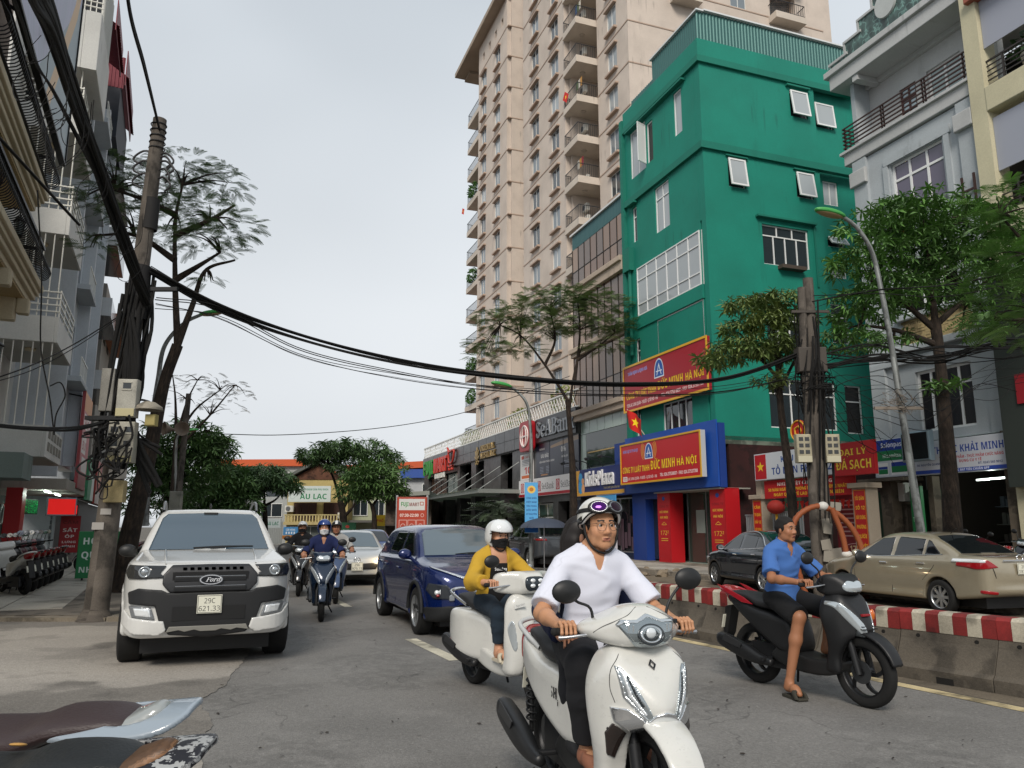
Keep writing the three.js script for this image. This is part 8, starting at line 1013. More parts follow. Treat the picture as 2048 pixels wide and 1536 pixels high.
function handGeo(skin, c, curl = 1, spread = 0) { // gripping a bar along x at the origin, wrist at -z; palm above and behind
const L = [0.9,1,0.95,0.78], fs = [];
for (let i = 0; i < 4; i++) { const x = (i - 1.5)*0.0215, k = L[i], R = 0.0255; const p = [[x*0.9,0.016,-0.045],[x, 0.034,-0.012],[x*1.03,0.03*k, 0.024*k + spread*0.01],[x*1.05,-0.004 - 0.008*(1 - spread), 0.032*k + spread*0.018],[x*1.05,-0.03*k, 0.016 + spread*0.02]]; fs.push(uni(0.006, cap3(p[0], p[1],0.0105,0.0105), cap3(p[1], p[2],0.01,0.009), cap3(p[2], p[3],0.009,0.0082), cap3(p[3], p[4],0.0082,0.0072))); }
const palm = uni(0.02, ell([0,0.008,-0.047],[0.045,0.018,0.036]), cap3([0,0.005,-0.075],[0,0.0,-0.12],0.029,0.027)), th = uni(0.008, cap3([-0.034,0.0,-0.06],[-0.05,-0.02,-0.03],0.014,0.0115), cap3([-0.05,-0.02,-0.03],[-0.046,-0.03,0.0],0.0115,0.0095), cap3([-0.046,-0.03,0],[-0.034,-0.032,0.018],0.0095,0.008));
const fing = (x, y, z) => Math.min(...fs.map((q) => q(x, y, z))), f = (x, y, z) => smin(smin(palm(x, y, z), fing(x, y, z), 0.012), th(x, y, z), 0.01);
return net(f, [-0.075,-0.055,-0.15],[0.065,0.06,0.07], c, () => skin);
}
const dir3 = (a, b) => { const d = b.map((v, i) => v - a[i]), L = Math.hypot(...d); return d.map((v) => v/L); };
function xform(g, pos, yaw = 0, pitch = 0, roll = 0, s = 1) { g = g.clone(); g.scale(s, s, s); g.rotateZ(roll); g.rotateX(pitch); g.rotateY(yaw); g.translate(...pos); return g; }
function person(o) {
const t = thing('person', o.label, 'person', o.X + (o.ox ?? 0), o.F, o.turn), c = o.cell ?? 0.012, hc = o.hcell ?? 0.006, w = o.w ?? 1, R = rng(o.seed ?? 1), skin = rgb(o.skin ?? 0xb98062), SK = VC(0.55, {});
const sh = o.seat ?? 0.78, lean = o.lean ?? 0, dz = o.dz ?? 0, tall = o.tall ?? 1, pel = [0, sh + 0.09,-0.27 + dz], chest = [0, sh + 0.36*tall, -0.22 + dz + lean*0.5], nk = [0, sh + 0.58*tall, -0.2 + dz + lean], hd = [(o.hx ?? 0), sh + 0.728*tall, -0.155 + dz + lean*1.25];
const S = [1,-1].map((s) => [s*0.185*w, nk[1] - 0.072, nk[2] - 0.01]), Hn = o.hands ?? [[0.315,1.035,0.345],[-0.315,1.035,0.345]], yawH = [0.12,-0.12];
const W = Hn.map((h, i) => [h[0] + (i ? -1 : 1)*0.006, h[1] + 0.012, h[2] - 0.1]), E = o.elbows ?? [0,1].map((i) => { const m = vec(S[i], W[i],0.5), s = i ? -1 : 1; return [m[0] + s*0.085, m[1] - 0.11, m[2] - 0.07]; });
const K = o.knees ?? [[0.17, sh - 0.02,0.17 + dz],[-0.17, sh - 0.02,0.17 + dz]], A = o.ankles ?? [[0.115,0.45,0.13],[-0.115,0.45,0.13]], T = o.toes ?? A.map((a) => [a[0]*1.15, a[1] - 0.055, a[2] + 0.17]), HP = [[0.095, pel[1] - 0.02, pel[2]],[-0.095, pel[1] - 0.02, pel[2]]];
const torso = uni(0.09, ell([0, chest[1] + 0.05, chest[2] + 0.01],[0.165*w, 0.15,0.105*(o.deep ?? 1)]), ell([0, (chest[1] + pel[1])/2 - 0.02, (chest[2] + pel[2])/2 + 0.015],[0.145*w*(o.belly ?? 1), 0.16,0.105*(o.belly ?? 1)]), ell([0, pel[1], pel[2]],[0.165*w, 0.12,0.12]), cap3([S[0][0]*0.8, S[0][1] + 0.005, S[0][2]],[S[1][0]*0.8, S[1][1] + 0.005, S[1][2]],0.052), cap3([S[0][0]*0.5, S[0][1] + 0.03, S[0][2]],[S[1][0]*0.5, S[1][1] + 0.03, S[1][2]],0.045), cap3(nk, [nk[0], nk[1] + 0.03, nk[2] + 0.01],0.068,0.058));
const arm = (i) => uni(0.03, cap3(S[i], E[i],0.05*(o.limb ?? 1), 0.041*(o.limb ?? 1)), cap3(E[i], vec(E[i], W[i],0.35), 0.042*(o.limb ?? 1), 0.04*(o.limb ?? 1)), cap3(vec(E[i], W[i],0.35), W[i],0.04*(o.limb ?? 1), 0.027));
const leg = (i, g = 0) => uni(0.04, cap3(HP[i], K[i],0.088 + g, 0.06 + g), cap3(K[i], vec(K[i], A[i],0.35), 0.056 + g, 0.056 + g), cap3(vec(K[i], A[i],0.35), A[i],0.054 + g, 0.036 + g));
const foot = (i) => uni(0.03, cap3(A[i],[A[i][0], A[i][1] - 0.04, A[i][2] - 0.01],0.036,0.034), cap3([A[i][0], A[i][1] - 0.045, A[i][2] - 0.02], vec(A[i], T[i],0.7), 0.036,0.034), cap3(vec(A[i], T[i],0.55), T[i],0.04,0.026));
const body = uni(0.03, torso, arm(0), arm(1), leg(0), leg(1), foot(0), foot(1), cap3(nk, vec(nk, hd, 0.45), 0.06,0.054)), lo = [-0.55,0.02,-0.65 + dz], hi = [0.55, nk[1] + 0.12,0.6];
const H = headGeo(o.skin ?? 0xb98062, o, hc), hy = o.yaw ?? 0, hp = o.pitch ?? 0, put = (g) => xform(g, hd, hy, hp, o.roll ?? 0, o.hs ?? 1), hands = Hn.map((h, i) => { let g = handGeo(skin, hc, 1, o.spread?.[i] ?? 0); const q = g.clone(); if (i === 1) { q.scale(-1,1,1); const ix = q.index.array; for (let k = 0; k < ix.length; k += 3) { const a = ix[k]; ix[k] = ix[k + 1]; ix[k + 1] = a; } q.computeVertexNormals(); } return xform(q, h, yawH[i],0.12); });
add('body', mergeGeometries([net(body, lo, hi, c, () => skin), put(H.geo), ...hands]), SK, t);
// eyes
for (const s of [1,-1]) { const e = new THREE.SphereGeometry(0.0125,20,14); const p = e.attributes.position, C = new Float32Array(p.count*3); for (let i = 0; i < p.count; i++) { const q = p.getZ(i)/0.0125, side = Math.hypot(p.getX(i) - (o.gaze ?? 0)*0.0125, p.getY(i))/0.0125; C.set(q > 0 && side < 0.3 ? [0.008,0.007,0.006] : q > 0 && side < 0.62 ? [0.025,0.015,0.01] : [0.4,0.37,0.34], i*3); } e.setAttribute('color', new THREE.BufferAttribute(C, 3)); e.translate(s*0.031,0.0085,0.0745); add('eye', put(e), VC(0.15), t); }
// shirt
const sl = o.sleeve ?? 0.75, loose = o.loose ?? 0.02, fold = creases(o.fold ?? 0.004), hem = o.hem ?? pel[1] - 0.06, sleeve = (i) => { const long = sl > 1, e = long ? vec(E[i], W[i], sl - 1) : vec(S[i], E[i], sl), d = long ? dir3(E[i], W[i]) : dir3(S[i], E[i]), f = long ? uni(0.04, cap3(S[i], E[i],0.05 + loose*0.7,0.046 + loose), cap3(E[i], e, 0.05 + loose, 0.04 + loose)) : cap3(S[i], vec(S[i], E[i], sl + 0.25), 0.05 + loose*0.6,0.056 + loose*1.3); return both(0.006, f, plane(...d, d[0]*e[0] + d[1]*e[1] + d[2]*e[2])); };
const core = grow(torso, loose*0.55), skirt = cap3([0, pel[1] + 0.03, pel[2] + 0.02],[0, hem, pel[2] + 0.03],0.13*w, 0.15*w), sl0 = sleeve(0), sl1 = sleeve(1), neckHole = o.neck ?? uni(0.02, cap3([0, nk[1] + 0.16, nk[2] - 0.02],[0, nk[1] + 0.035, nk[2] + 0.0],0.085), cap3([0, nk[1] + 0.06, nk[2] + 0.05],[0, nk[1] - (o.vneck ?? 0.02), nk[2] + 0.1],0.066,0.014));
const shirtF = (x, y, z) => { let d = smin(core(x, y, z), skirt(x, y, z) + 0.01,0.08); d = smax(d, hem - y, 0.01); d = smin(d, Math.min(sl0(x, y, z), sl1(x, y, z)), 0.025) + fold(x, y, z); d = smax(d, -neckHole(x, y, z), 0.006); if (o.front) d = smax(d, -o.front(x, y, z), 0.006); return d; };
add(o.shirtName ?? 'shirt', net(shirtF, lo, hi, c), cloth(o.shirt), t);
if (o.inner) add('top', net(both(0.01, grow(torso, 0.008), (x, y) => y - (nk[1] - 0.11), (x, y) => hem + 0.02 - y), lo, hi, c), cloth(o.inner), t);
if (o.collar) add('collar', net(both(0.003, shell(uni(0.02, cap3([0, nk[1] + 0.0, nk[2] - 0.0],[0, nk[1] + 0.05, nk[2] + 0.015],0.09,0.075)), 0.006), (x, y, z) => Math.abs(y - nk[1] - 0.035 + (z - nk[2])*0.45) - 0.028, (x, y, z) => z > nk[2] + 0.03 ? 0.028 - Math.abs(x) : -1), [-0.14, nk[1] - 0.1, nk[2] - 0.14],[0.14, nk[1] + 0.12, nk[2] + 0.14], c*0.6), cloth(o.collar), t);
// trousers
const pl = o.pants ?? 0x121317, short = o.short, tr = (i) => { const e = short ? vec(HP[i], K[i],1.0) : vec(K[i], A[i], o.cuff ?? 0.9), d = short ? dir3(HP[i], K[i]) : dir3(K[i], A[i]); const f = short ? cap3(HP[i], vec(HP[i], K[i],1.2), 0.105,0.098) : leg(i, 0.016 + (o.baggy ?? 0)); return short ? both(0.006, f, plane(...d, d[0]*e[0] + d[1]*e[1] + d[2]*e[2])) : smaxCut(f, e, d, K[i]); };
const t0 = tr(0), t1 = tr(1), hipF = ell([0, pel[1] - 0.01, pel[2]],[0.182*w, 0.125,0.14]), fold2 = creases(0.0035,1.3); add('trousers', net((x, y, z) => smin(Math.min(t0(x, y, z), t1(x, y, z)), hipF(x, y, z), 0.04) + fold2(x, y, z), lo, hi, c), cloth(pl), t);
// shoes
for (const i of [0,1]) { if (o.shoe === 'sandal') { const d = dir3(A[i], T[i]); const yb = Math.min(A[i][1], T[i][1]) - 0.07 + (T[i][1] > A[i][1] ? 0.02 : 0), mid = vec(A[i], T[i],0.45), yaw = Math.atan2(T[i][0] - A[i][0], T[i][2] - A[i][2]); const z0 = T[i][1] - 0.028; add('sandal', join(xf(bbox(-0.05,0.05,-0.012,0.012,-0.13,0.14,0.01), { r: [0, yaw, 0], t: [mid[0], z0 - 0.012, mid[2]] }), xf(tube([[-0.052,0,0.05],[-0.045,0.05,0.03],[0,0.068,0.02],[0.045,0.05,0.03],[0.052,0,0.05]],0.016,16,6), { r: [0, yaw, 0], t: [mid[0], z0 - 0.012, mid[2]], s: [1,1,2.2] })), mt(o.shoeHex ?? 0x2c2a24,0.8), t); } else add('shoe', net(both(0.004, grow(foot(i), 0.009), (x, y) => y - A[i][1] - 0.0), [A[i][0] - 0.1, T[i][1] - 0.1, Math.min(A[i][2], T[i][2]) - 0.1],[A[i][0] + 0.1, A[i][1] + 0.1, Math.max(A[i][2], T[i][2]) + 0.1], c*0.8), mt(o.shoeHex ?? 0x16171a, 0.7), t); }
// hair
if (o.hair !== undefined) { const hf = (x, y, z) => Math.max(ell([0,0.04,-0.014],[0.084,0.1,0.104])(x, y, z) + 0.0025*Math.sin(90*x + 20*z)*Math.sin(70*y), -(Math.max(y - (0.075 - 0.03*Math.abs(x)/0.08), 0.02 - z)), (0.0 - y)*0.7 + Math.min(0,-z)*1.2 - 0.045); const face = (x, y, z) => Math.max(0.03 - z, y - 0.078 + x*x*6), g2 = (x, y, z) => smax(smax(ell([0,0.036,-0.014],[0.085,0.101,0.104])(x, y, z) + 0.003*Math.sin(95*x + 20*z)*Math.sin(70*y), -face(x, y, z), 0.006), -(y + 0.05 - Math.max(0, z + 0.02)*1.0), 0.01); add('hair', put(net(g2,[-0.11,-0.12,-0.14],[0.11,0.16,0.13], hc)), mt(o.hair, 0.85), t); }
if (o.longHair) { const lh = uni(0.03, ell([0,0.03,-0.02],[0.088,0.1,0.104]), cap3([0,-0.03,-0.075],[0.0,-0.3,-0.12],0.07,0.03), cap3([0.05,-0.03,-0.05],[0.06,-0.24,-0.09],0.04,0.02), cap3([-0.05,-0.03,-0.05],[-0.06,-0.24,-0.09],0.04,0.02)); add('hair', put(net((x, y, z) => Math.max(lh(x, y, z) + 0.004*Math.sin(120*x + 15*y), Math.min(z - 0.045, y - 9)), [-0.14,-0.36,-0.2],[0.14,0.15,0.06], hc*1.2)), mt(o.longHair, 0.5), t); }
// helmet
if (o.helmet) {
const h = o.helmet, open = h.open, out = ell([0,0.046,-0.012],[0.116,0.118,0.135]), inn = ell([0,0.04,-0.012],[0.1,0.104,0.118]);
const lowCut = (x, y, z) => open ? -0.105 - y : (0.012 + 0.06*sstep(0.0,0.1, z) - 0.03*sstep(0,-0.12, z)) - y, opening = open ? (x, y, z) => Math.max(0.0 - z + Math.max(0,-0.03 - y)*0.1, y - 0.062, Math.abs(x) - 0.1 - z*0.15) : () => 9;
const big = open ? uni(0.05, ell([0,0.046,-0.01],[0.122,0.122,0.138]), ell([0,-0.03,-0.03],[0.115,0.09,0.11])) : out;
const hf = (x, y, z) => smax(smax(smax(big(x, y, z), -inn(x, y, z), 0.01), lowCut(x, y, z), 0.008), -opening(x, y, z), 0.008), base = rgb(h.hex), st = h.stripe ? rgb(h.stripe) : base;
const hm = add('helmet', put(net(hf, [-0.15,-0.15,-0.18],[0.15,0.19,0.16], hc, (x, y, z) => h.stripe && ((y < 0.052 + z*0.3 && y > 0.028 + z*0.3 && z < 0.02) || (h.band && Math.abs(x) < 0.026 && y > 0.05)) ? st : base)), VC(0.25, { clearcoat: 1 }), t);
if (!open) add('helmet_rim', put(net(both(0.003, grow(out, 0.004), (x, y, z) => 0.004 + lowCut(x, y, z), (x, y, z) => -(lowCut(x, y, z) + 0.016), (x, y, z) => -inn(x, y, z)), [-0.15,-0.06,-0.18],[0.15,0.14,0.16], hc)), BLACK, hm);
if ((!open && !h.goggles) || h.peak) add('peak', put(net(both(0.004, shell(ell([0,0.06,0.07],[0.1,0.03,0.115]), 0.004), (x, y, z) => 0.075 - z, (x, y, z) => 0.062 - y), [-0.13,0.03,0.04],[0.13,0.12,0.21], hc)), BLACK, hm);
if (h.visor) { add('visor', put(net(both(0.003, shell(ell([0,0.06,0.004],[0.132,0.115,0.149]), 0.0055), (x, y, z) => 0.045 - z, (x, y, z) => Math.abs(y - 0.105 - (z - 0.1) * -0.2) - 0.055), [-0.16,0.02,0.0],[0.16,0.2,0.2], hc)), mt(0xd8dcde, 0.1, { clearcoat: 1 }), hm); add('visor_edge', put(tube([[-0.12,0.03,0.03],[-0.105,0.045,0.09],[-0.05,0.05,0.135],[-0.025,0.075,0.142],[0,0.088,0.143],[0.025,0.075,0.142],[0.05,0.05,0.135],[0.105,0.045,0.09],[0.12,0.03,0.03]],0.004,40,5)), BLACK, hm); }
if (h.lining !== false) add('chin_strap', put(join(...[1,-1].map((s) => tube([[s*0.1,0.03,0.01],[s*0.092,-0.04,0.02],[s*0.066,-0.1,0.035],[s*0.03,-0.13,0.05],[0,-0.138,0.052]], (u) => 0.0085 - 0.002*u, 22,6)))), BLACK, hm);
if (h.goggles) { const g = add('goggles', put(join(...[1,-1].map((s) => xf(new THREE.TorusGeometry(0.034,0.0048,8,28), { s: [1.25,0.85,1], r: [-0.42, s*0.42,0], t: [s*0.048,0.107,0.104] })), cyl([-0.012,0.105,0.124],[0.012,0.105,0.124],0.007))), metal(0x8d8f92,0.25), hm); for (const s of [1,-1]) { add('goggle_lens', put(xf(new THREE.SphereGeometry(0.033,20,10), { s: [1.25,0.85,0.3], r: [-0.42, s*0.42,0], t: [s*0.048,0.107,0.104] })), mt(s < 0 ? 0x4c1a6a : 0x2a1626,0.06, { metalness: 0.6 }), g); add('goggle_pad', put(xf(new THREE.TorusGeometry(0.037,0.01,8,28), { s: [1.25,0.85,1], r: [-0.42, s*0.42,0], t: [s*0.048,0.104,0.096] })), BLACK, g); } add('goggle_strap', put(net(both(0.002, thick(out, 0.006,0.004), (x, y, z) => Math.abs(y - 0.085 - z*0.1) - 0.012, (x, y, z) => z - 0.09), [-0.15,0.03,-0.18],[0.15,0.14,0.12], hc)), BLACK, g); }
}
if (o.mask) add('face_mask', put(net(both(0.004, thick(H.f, 0.007,0.003), (x, y, z) => Math.abs(y + 0.062) - 0.052 + Math.abs(x)*0.2, (x, y, z) => -0.0 - z, (x, y, z) => Math.abs(x) - 0.075), [-0.09,-0.13,-0.01],[0.09,0.0,0.13], hc)), cloth(o.mask), t);
if (o.glasses) add('glasses', put(join(...[1,-1].map((s) => tube([[s*0.011,0.018,0.106],[s*0.03,0.025,0.104],[s*0.055,0.022,0.094],[s*0.056,-0.002,0.094],[s*0.045,-0.018,0.099],[s*0.022,-0.018,0.105],[s*0.012,-0.004,0.107]],0.0013,44,5, true)), tube([[-0.011,0.012,0.107],[0,0.016,0.11],[0.011,0.012,0.107]],0.0013,8,5), ...[1,-1].map((s) => tube([[s*0.057,0.018,0.093],[s*0.076,0.014,0.04],[s*0.081,0.01,-0.01]],0.0016,12,5)))), mt(0x6d625a, 0.25, { metalness: 0.8 }), t);
return { t, put, hd, nk, pel };
}
const smaxCut = (f, e, d, k) => { const pl = plane(...d, d[0]*e[0] + d[1]*e[1] + d[2]*e[2]); return (x, y, z) => (Math.hypot(x - e[0], y - e[1], z - e[2]) < 0.3 ? smax(f(x, y, z), pl(x, y, z), 0.006) : f(x, y, z)); };
{
// man in the white shirt
const nkY = 0.82 + 0.58;
person({ ...HERO, label: 'young man in white shirt, goggled white helmet and glasses riding nearest white scooter', seat: 0.82, w: 1.0, limb: 1.0, belly: 1.04, deep: 1.08, knees: [[0.19,0.82,0.2],[-0.23,0.83,0.19]], ankles: [[0.13,0.42,0.13],[-0.19,0.42,0.12]], baggy: 0.02, cell: 0.009, hcell: 0.0036, skin: 0xb98866, hs: 1.08, yaw: 0.0, pitch: 0.0, open: true, gaze: 0.25, shirt: 0xd2d5e2, sleeve: 0.86, loose: 0.022, fold: 0.0055, vneck: 0.085, pants: 0x101116, helmet: { hex: 0xd2d2cc, stripe: 0x151515, goggles: true, band: false }, glasses: true, hair: 0x14100f, spread: [0.6,0.6], lip: 0x9a6250, ox: 0.06, hx: 0.03, hands: [[0.26,1.04,0.365],[-0.38,1.04,0.325]], shoeHex: 0x8a5a44 });
// passenger half hidden behind him
person({ ...HERO, label: 'long haired passenger in navy school jacket half hidden behind white shirt rider', tall: 0.95, seat: 0.8, dz: -0.3, w: 0.92, ox: 0.13, cell: 0.014, hcell: 0.007, skin: 0xb98468, hx: -0.02, yaw: 1.1, shirt: 0x151c3a, sleeve: 1.85, loose: 0.018, hem: 0.9, collar: 0xcfcfd2, pants: 0x11131a, longHair: 0x17110f, hands: [[0.2,0.93,-0.14],[-0.3,0.93,-0.02]], elbows: [[0.26,1.05,-0.5],[-0.27,1.05,-0.5]], knees: [[0.25,0.8,-0.1],[-0.25,0.8,-0.1]], ankles: [[0.22,0.42,-0.2],[-0.22,0.42,-0.2]] });
// man in the blue polo
person({ ...VARIO, label: 'bareheaded man in blue polo shirt and black shorts riding black scooter', seat: 0.79, cell: 0.0105, hcell: 0.005, skin: 0x9c6a4c, yaw: 0.12, shirt: 0x3f68a8, sleeve: 0.82, loose: 0.024, fold: 0.008, vneck: 0.1, collar: 0x3a5f9c, pants: 0x0f1013, short: true, hair: 0x120f0e, shoe: 'sandal', shoeHex: 0x34322a, lip: 0x7a4238, knees: [[0.16,0.77,0.18],[-0.2,0.72,0.12]], ankles: [[0.115,0.45,0.14],[-0.27,0.13,0.02]], toes: [[0.13,0.39,0.3],[-0.31,0.055,0.17]] });
// woman in the yellow jacket
const yw = person({ ...VESPA, label: 'woman in yellow jacket, white open helmet and black mask riding retro scooter', seat: 0.76, cell: 0.0105, hcell: 0.0048, w: 0.95, skin: 0xc08e70, tall: 0.95, yaw: 0.1, shirtName: 'jacket', shirt: 0xb8932c, sleeve: 1.72, loose: 0.028, fold: 0.007, inner: 0x0e0e10, front: (x, y, z) => Math.max(Math.abs(x + 0.01) - 0.088 - (1.2 - y)*0.04,-0.17 - z, 0.7 - y), vneck: 0.08, pants: 0x1d2b38, cuff: 0.82, mask: 0x101013, helmet: { open: true, hex: 0xcbcdcc, visor: true }, shoeHex: 0xbfb6a2, shoe: 'sandal', ankles: [[0.13,0.44,0.12],[-0.15,0.44,0.14]], toes: [[0.14,0.39,0.28],[-0.17,0.39,0.3]], knees: [[0.15,0.75,0.18],[-0.17,0.76,0.19]] });
{ const m = add('shirt_print', letters('Sunday', 0.028,0.001, F_BOLD, 0), mt(0xd8d8d8,0.8), yw.t); m.position.set(-0.075,1.13,-0.085); m.rotation.x = -0.15; }
// three farther riders
const nr = person({ X: R3[0][0], F: R3[0][1], turn: R3[0][2], label: 'woman in navy polo, blue helmet and white mask on dark navy scooter', seat: 0.79, cell: 0.013, hcell: 0.0075, skin: 0xb07e62, shirt: 0x15204a, sleeve: 0.85, loose: 0.02, collar: 0x15204a, vneck: 0.12, pants: 0x12141c, mask: 0xd8dadc, helmet: { open: true, hex: 0x1e3a7a }, longHair: 0x15110f });
person({ X: R3[1][0], F: R3[1][1], turn: R3[1][2], label: 'masked rider in black shirt with white cap helmet on black scooter', seat: 0.79, cell: 0.015, hcell: 0.009, skin: 0xa87658, shirt: 0x131418, sleeve: 0.85, pants: 0x8a6a58, short: true, mask: 0x15151a, helmet: { hex: 0xc9cbcc, peak: true } });
person({ X: R3[2][0], F: R3[2][1], turn: R3[2][2], label: 'man in light grey shirt and striped helmet partly hidden behind navy rider', seat: 0.79, cell: 0.014, hcell: 0.008, w: 1.08, skin: 0x9a6a50, shirt: 0x9a9a98, sleeve: 0.85, pants: 0x23262e, short: true, helmet: { hex: 0x202226, stripe: 0xd0d0d0, band: true }, shoe: 'sandal', yaw: -0.1 });
}
// ---------- median barrier ----------
{
const pr = [[-0.28,0],[-0.28,0.13],[-0.24,0.17],[-0.13,0.42],[-0.11,0.5],[-0.11,0.7],[-0.08,0.73],[0.08,0.73],[0.11,0.7],[0.11,0.5],[0.13,0.42],[0.24,0.17],[0.28,0.13],[0.28,0]], L = 1.0, gap = 0.006;
const along = (g) => g.rotateY(Math.PI/2), CB = grimy(0x655f57), t = thing('barrier_block', 'concrete median barrier block with red and white painted top', 'barrier', 0,0,0, 'concrete median barrier blocks');
add('block', metric(along(prism(pr, gap, L - gap, 0.006))), CB, t); const pt = [[-0.114,0.51],[-0.114,0.702],[-0.082,0.734],[0.082,0.734],[0.114,0.702],[0.114,0.51]], RD = mt(0x8f2a2a, 0.75, { map: texGrime }), WD = mt(0xcfc9ba, 0.75, { map: texGrime });
for (let i = 0; i < 7; i++) add('stripe', metric(along(prism(pt, Math.max(gap, i/7*L + 0.001), Math.min(L - gap, (i + 1)/7*L - 0.001)))), i % 2 ? WD : RD, t);
add('drain_notch', box(L*0.45, L*0.62,0,0.07,-0.285,-0.2).rotateY(0), mt(0x161513,0.9), t).geometry = along(box(-0.285,-0.2,0,0.07, L*0.45, L*0.62)); add('lifting_hole', join(cyl([L*0.2,0.46,0.1],[L*0.2,0.46,0.125],0.022,0.022,10), cyl([L*0.8,0.46,0.1],[L*0.8,0.46,0.125],0.022,0.022,10)), mt(0x161513,0.9), t);
const path = [[1.52,13.95],[2.02,13.0],[2.42,12.15],[2.84,11.3],[3.3,10.42],[3.78,9.54],[4.27,8.67],[4.79,7.82],[5.31,6.97],[5.84,6.12],[6.38,5.28]];
path.forEach(([X, F], i) => { const n = path[i + 1] ?? [X + 0.54, F - 0.84], turn = Math.atan2(-(n[1] - F), n[0] - X)/D2R; const o = i ? t.clone() : t; if (i) { o.name = numbered('barrier_block'); scene.add(o); } o.userData = { ...t.userData, label: ['nearest hidden end of median behind white shirt rider', 'second from far left end, behind white shirt rider', 'third from far left end of median', 'fourth from far left end of median', 'behind rear wheel of black scooter', 'behind seat of black scooter', 'behind shield of black scooter', 'just right of black scooter front wheel', 'third from right picture edge', 'second from right picture edge', 'cut by right picture edge'][i].replace(/^/, 'red and white topped barrier block ') }; o.position.set(X, 0,-F); o.scale.y = 0.93; o.rotation.y = -turn*D2R; o.rotation.z = ((i*7) % 5 - 2)*0.004; });
}
// ---------- right pole, lamps, boxes ----------
function streetLamp(label, pts, r0, r1, head) { const t = thing('street_lamp', label, 'street lamp'), a = pts[pts.length - 2], b = pts[pts.length - 1], yaw = Math.atan2(b[0] - a[0], b[2] - a[2]); add('lamp_post', tube(pts, (u) => mix(r0, r1, u), 60,10), GALV, t); const s = head ?? 1, g = (y0, y1) => xf(net(both(0.01, ell([0,0,0.3],[0.15,0.1,0.42]), (x, y) => y0 - y, (x, y) => y - y1), [-0.2,-0.15,-0.2],[0.2,0.15,0.8],0.02), { s, r: [-0.12, yaw, 0], t: b }); const h = add('lamp_head', g(-0.043,0.2), mt(0x3f9a4a, 0.4), t); add('lamp_glass', g(-0.2,-0.045), mt(0xa08a68,0.3), h); return t; }
streetLamp('tall grey street lamp with green head leaning before grey townhouse', [[9.12,0.1,-17.3],[8.9,3.5,-17.3],[8.65,6.9,-17.3],[8.45,8.0,-17.25],[8.1,8.55,-17.2],[7.75,8.75,-17.1]],0.1,0.045,1);
streetLamp('street lamp with curved arm before the bank, carrying blue banner', [[0.66,0.1,-27],[0.66,3,-27],[0.65,5.0,-27],[0.5,5.9,-27],[0.1,6.35,-27],[-0.1,6.45,-26.9]],0.09,0.045,1);
streetLamp('grey street lamp rising behind left tree trunk', [P(290,1052,22), P(300,880,22), P(316,760,22), P(330,690,22), P(370,645,22), P(405,628,22)],0.1,0.05,0.9);
streetLamp('far left street lamp with green head beside loudspeakers', [P(352,1040,30), P(352,900,30), P(356,872,30), P(372,862,30)],0.07,0.04,0.7);
{ const t = canvasTex(96,384, (g, w, h) => { g.fillStyle = '#5aa7dc'; g.fillRect(0,0, w, h); g.fillStyle = '#e8c060'; g.beginPath(); g.arc(48,52,30,0,7); g.fill(); g.fillStyle = '#c07a30'; g.beginPath(); g.arc(48,52,16,0,7); g.fill(); ['CÔNG NHÂN', 'VIỆT NAM', 'TIÊN PHONG', 'ĐỔI MỚI', 'KỶ NGUYÊN', 'MỚI'].forEach((s, i) => vtext(g, s, 48,126 + i*31,18, { align: 'center', color: '#1b3f7a', width: Math.min(78, s.length*11) })); g.fillStyle = '#1f5fae'; g.fillRect(0,330, w, 54); g.fillStyle = '#e6f0f6'; g.beginPath(); g.moveTo(0,310); g.quadraticCurveTo(48,370,96,318); g.lineTo(96,326); g.quadraticCurveTo(48,380,0,320); g.fill(); });
const b = thing('street_banner', 'tall sky blue banner hanging on curved arm street lamp', 'banner', 0.68,26.85,6); add('cloth', bbox(-0.24,0.22,1.35,3.05,-0.015,0.005,0.004), mt(0x5aa7dc, 0.8), b); add('print', face(-0.235,0.215,1.36,3.04,0.009), printed(t, 0.8), b); add('rod', join(cyl([-0.26,3.06,-0.01],[0.24,3.06,-0.01],0.012), cyl([-0.26,1.34,-0.01],[0.24,1.34,-0.01],0.012)), STEEL, b); }
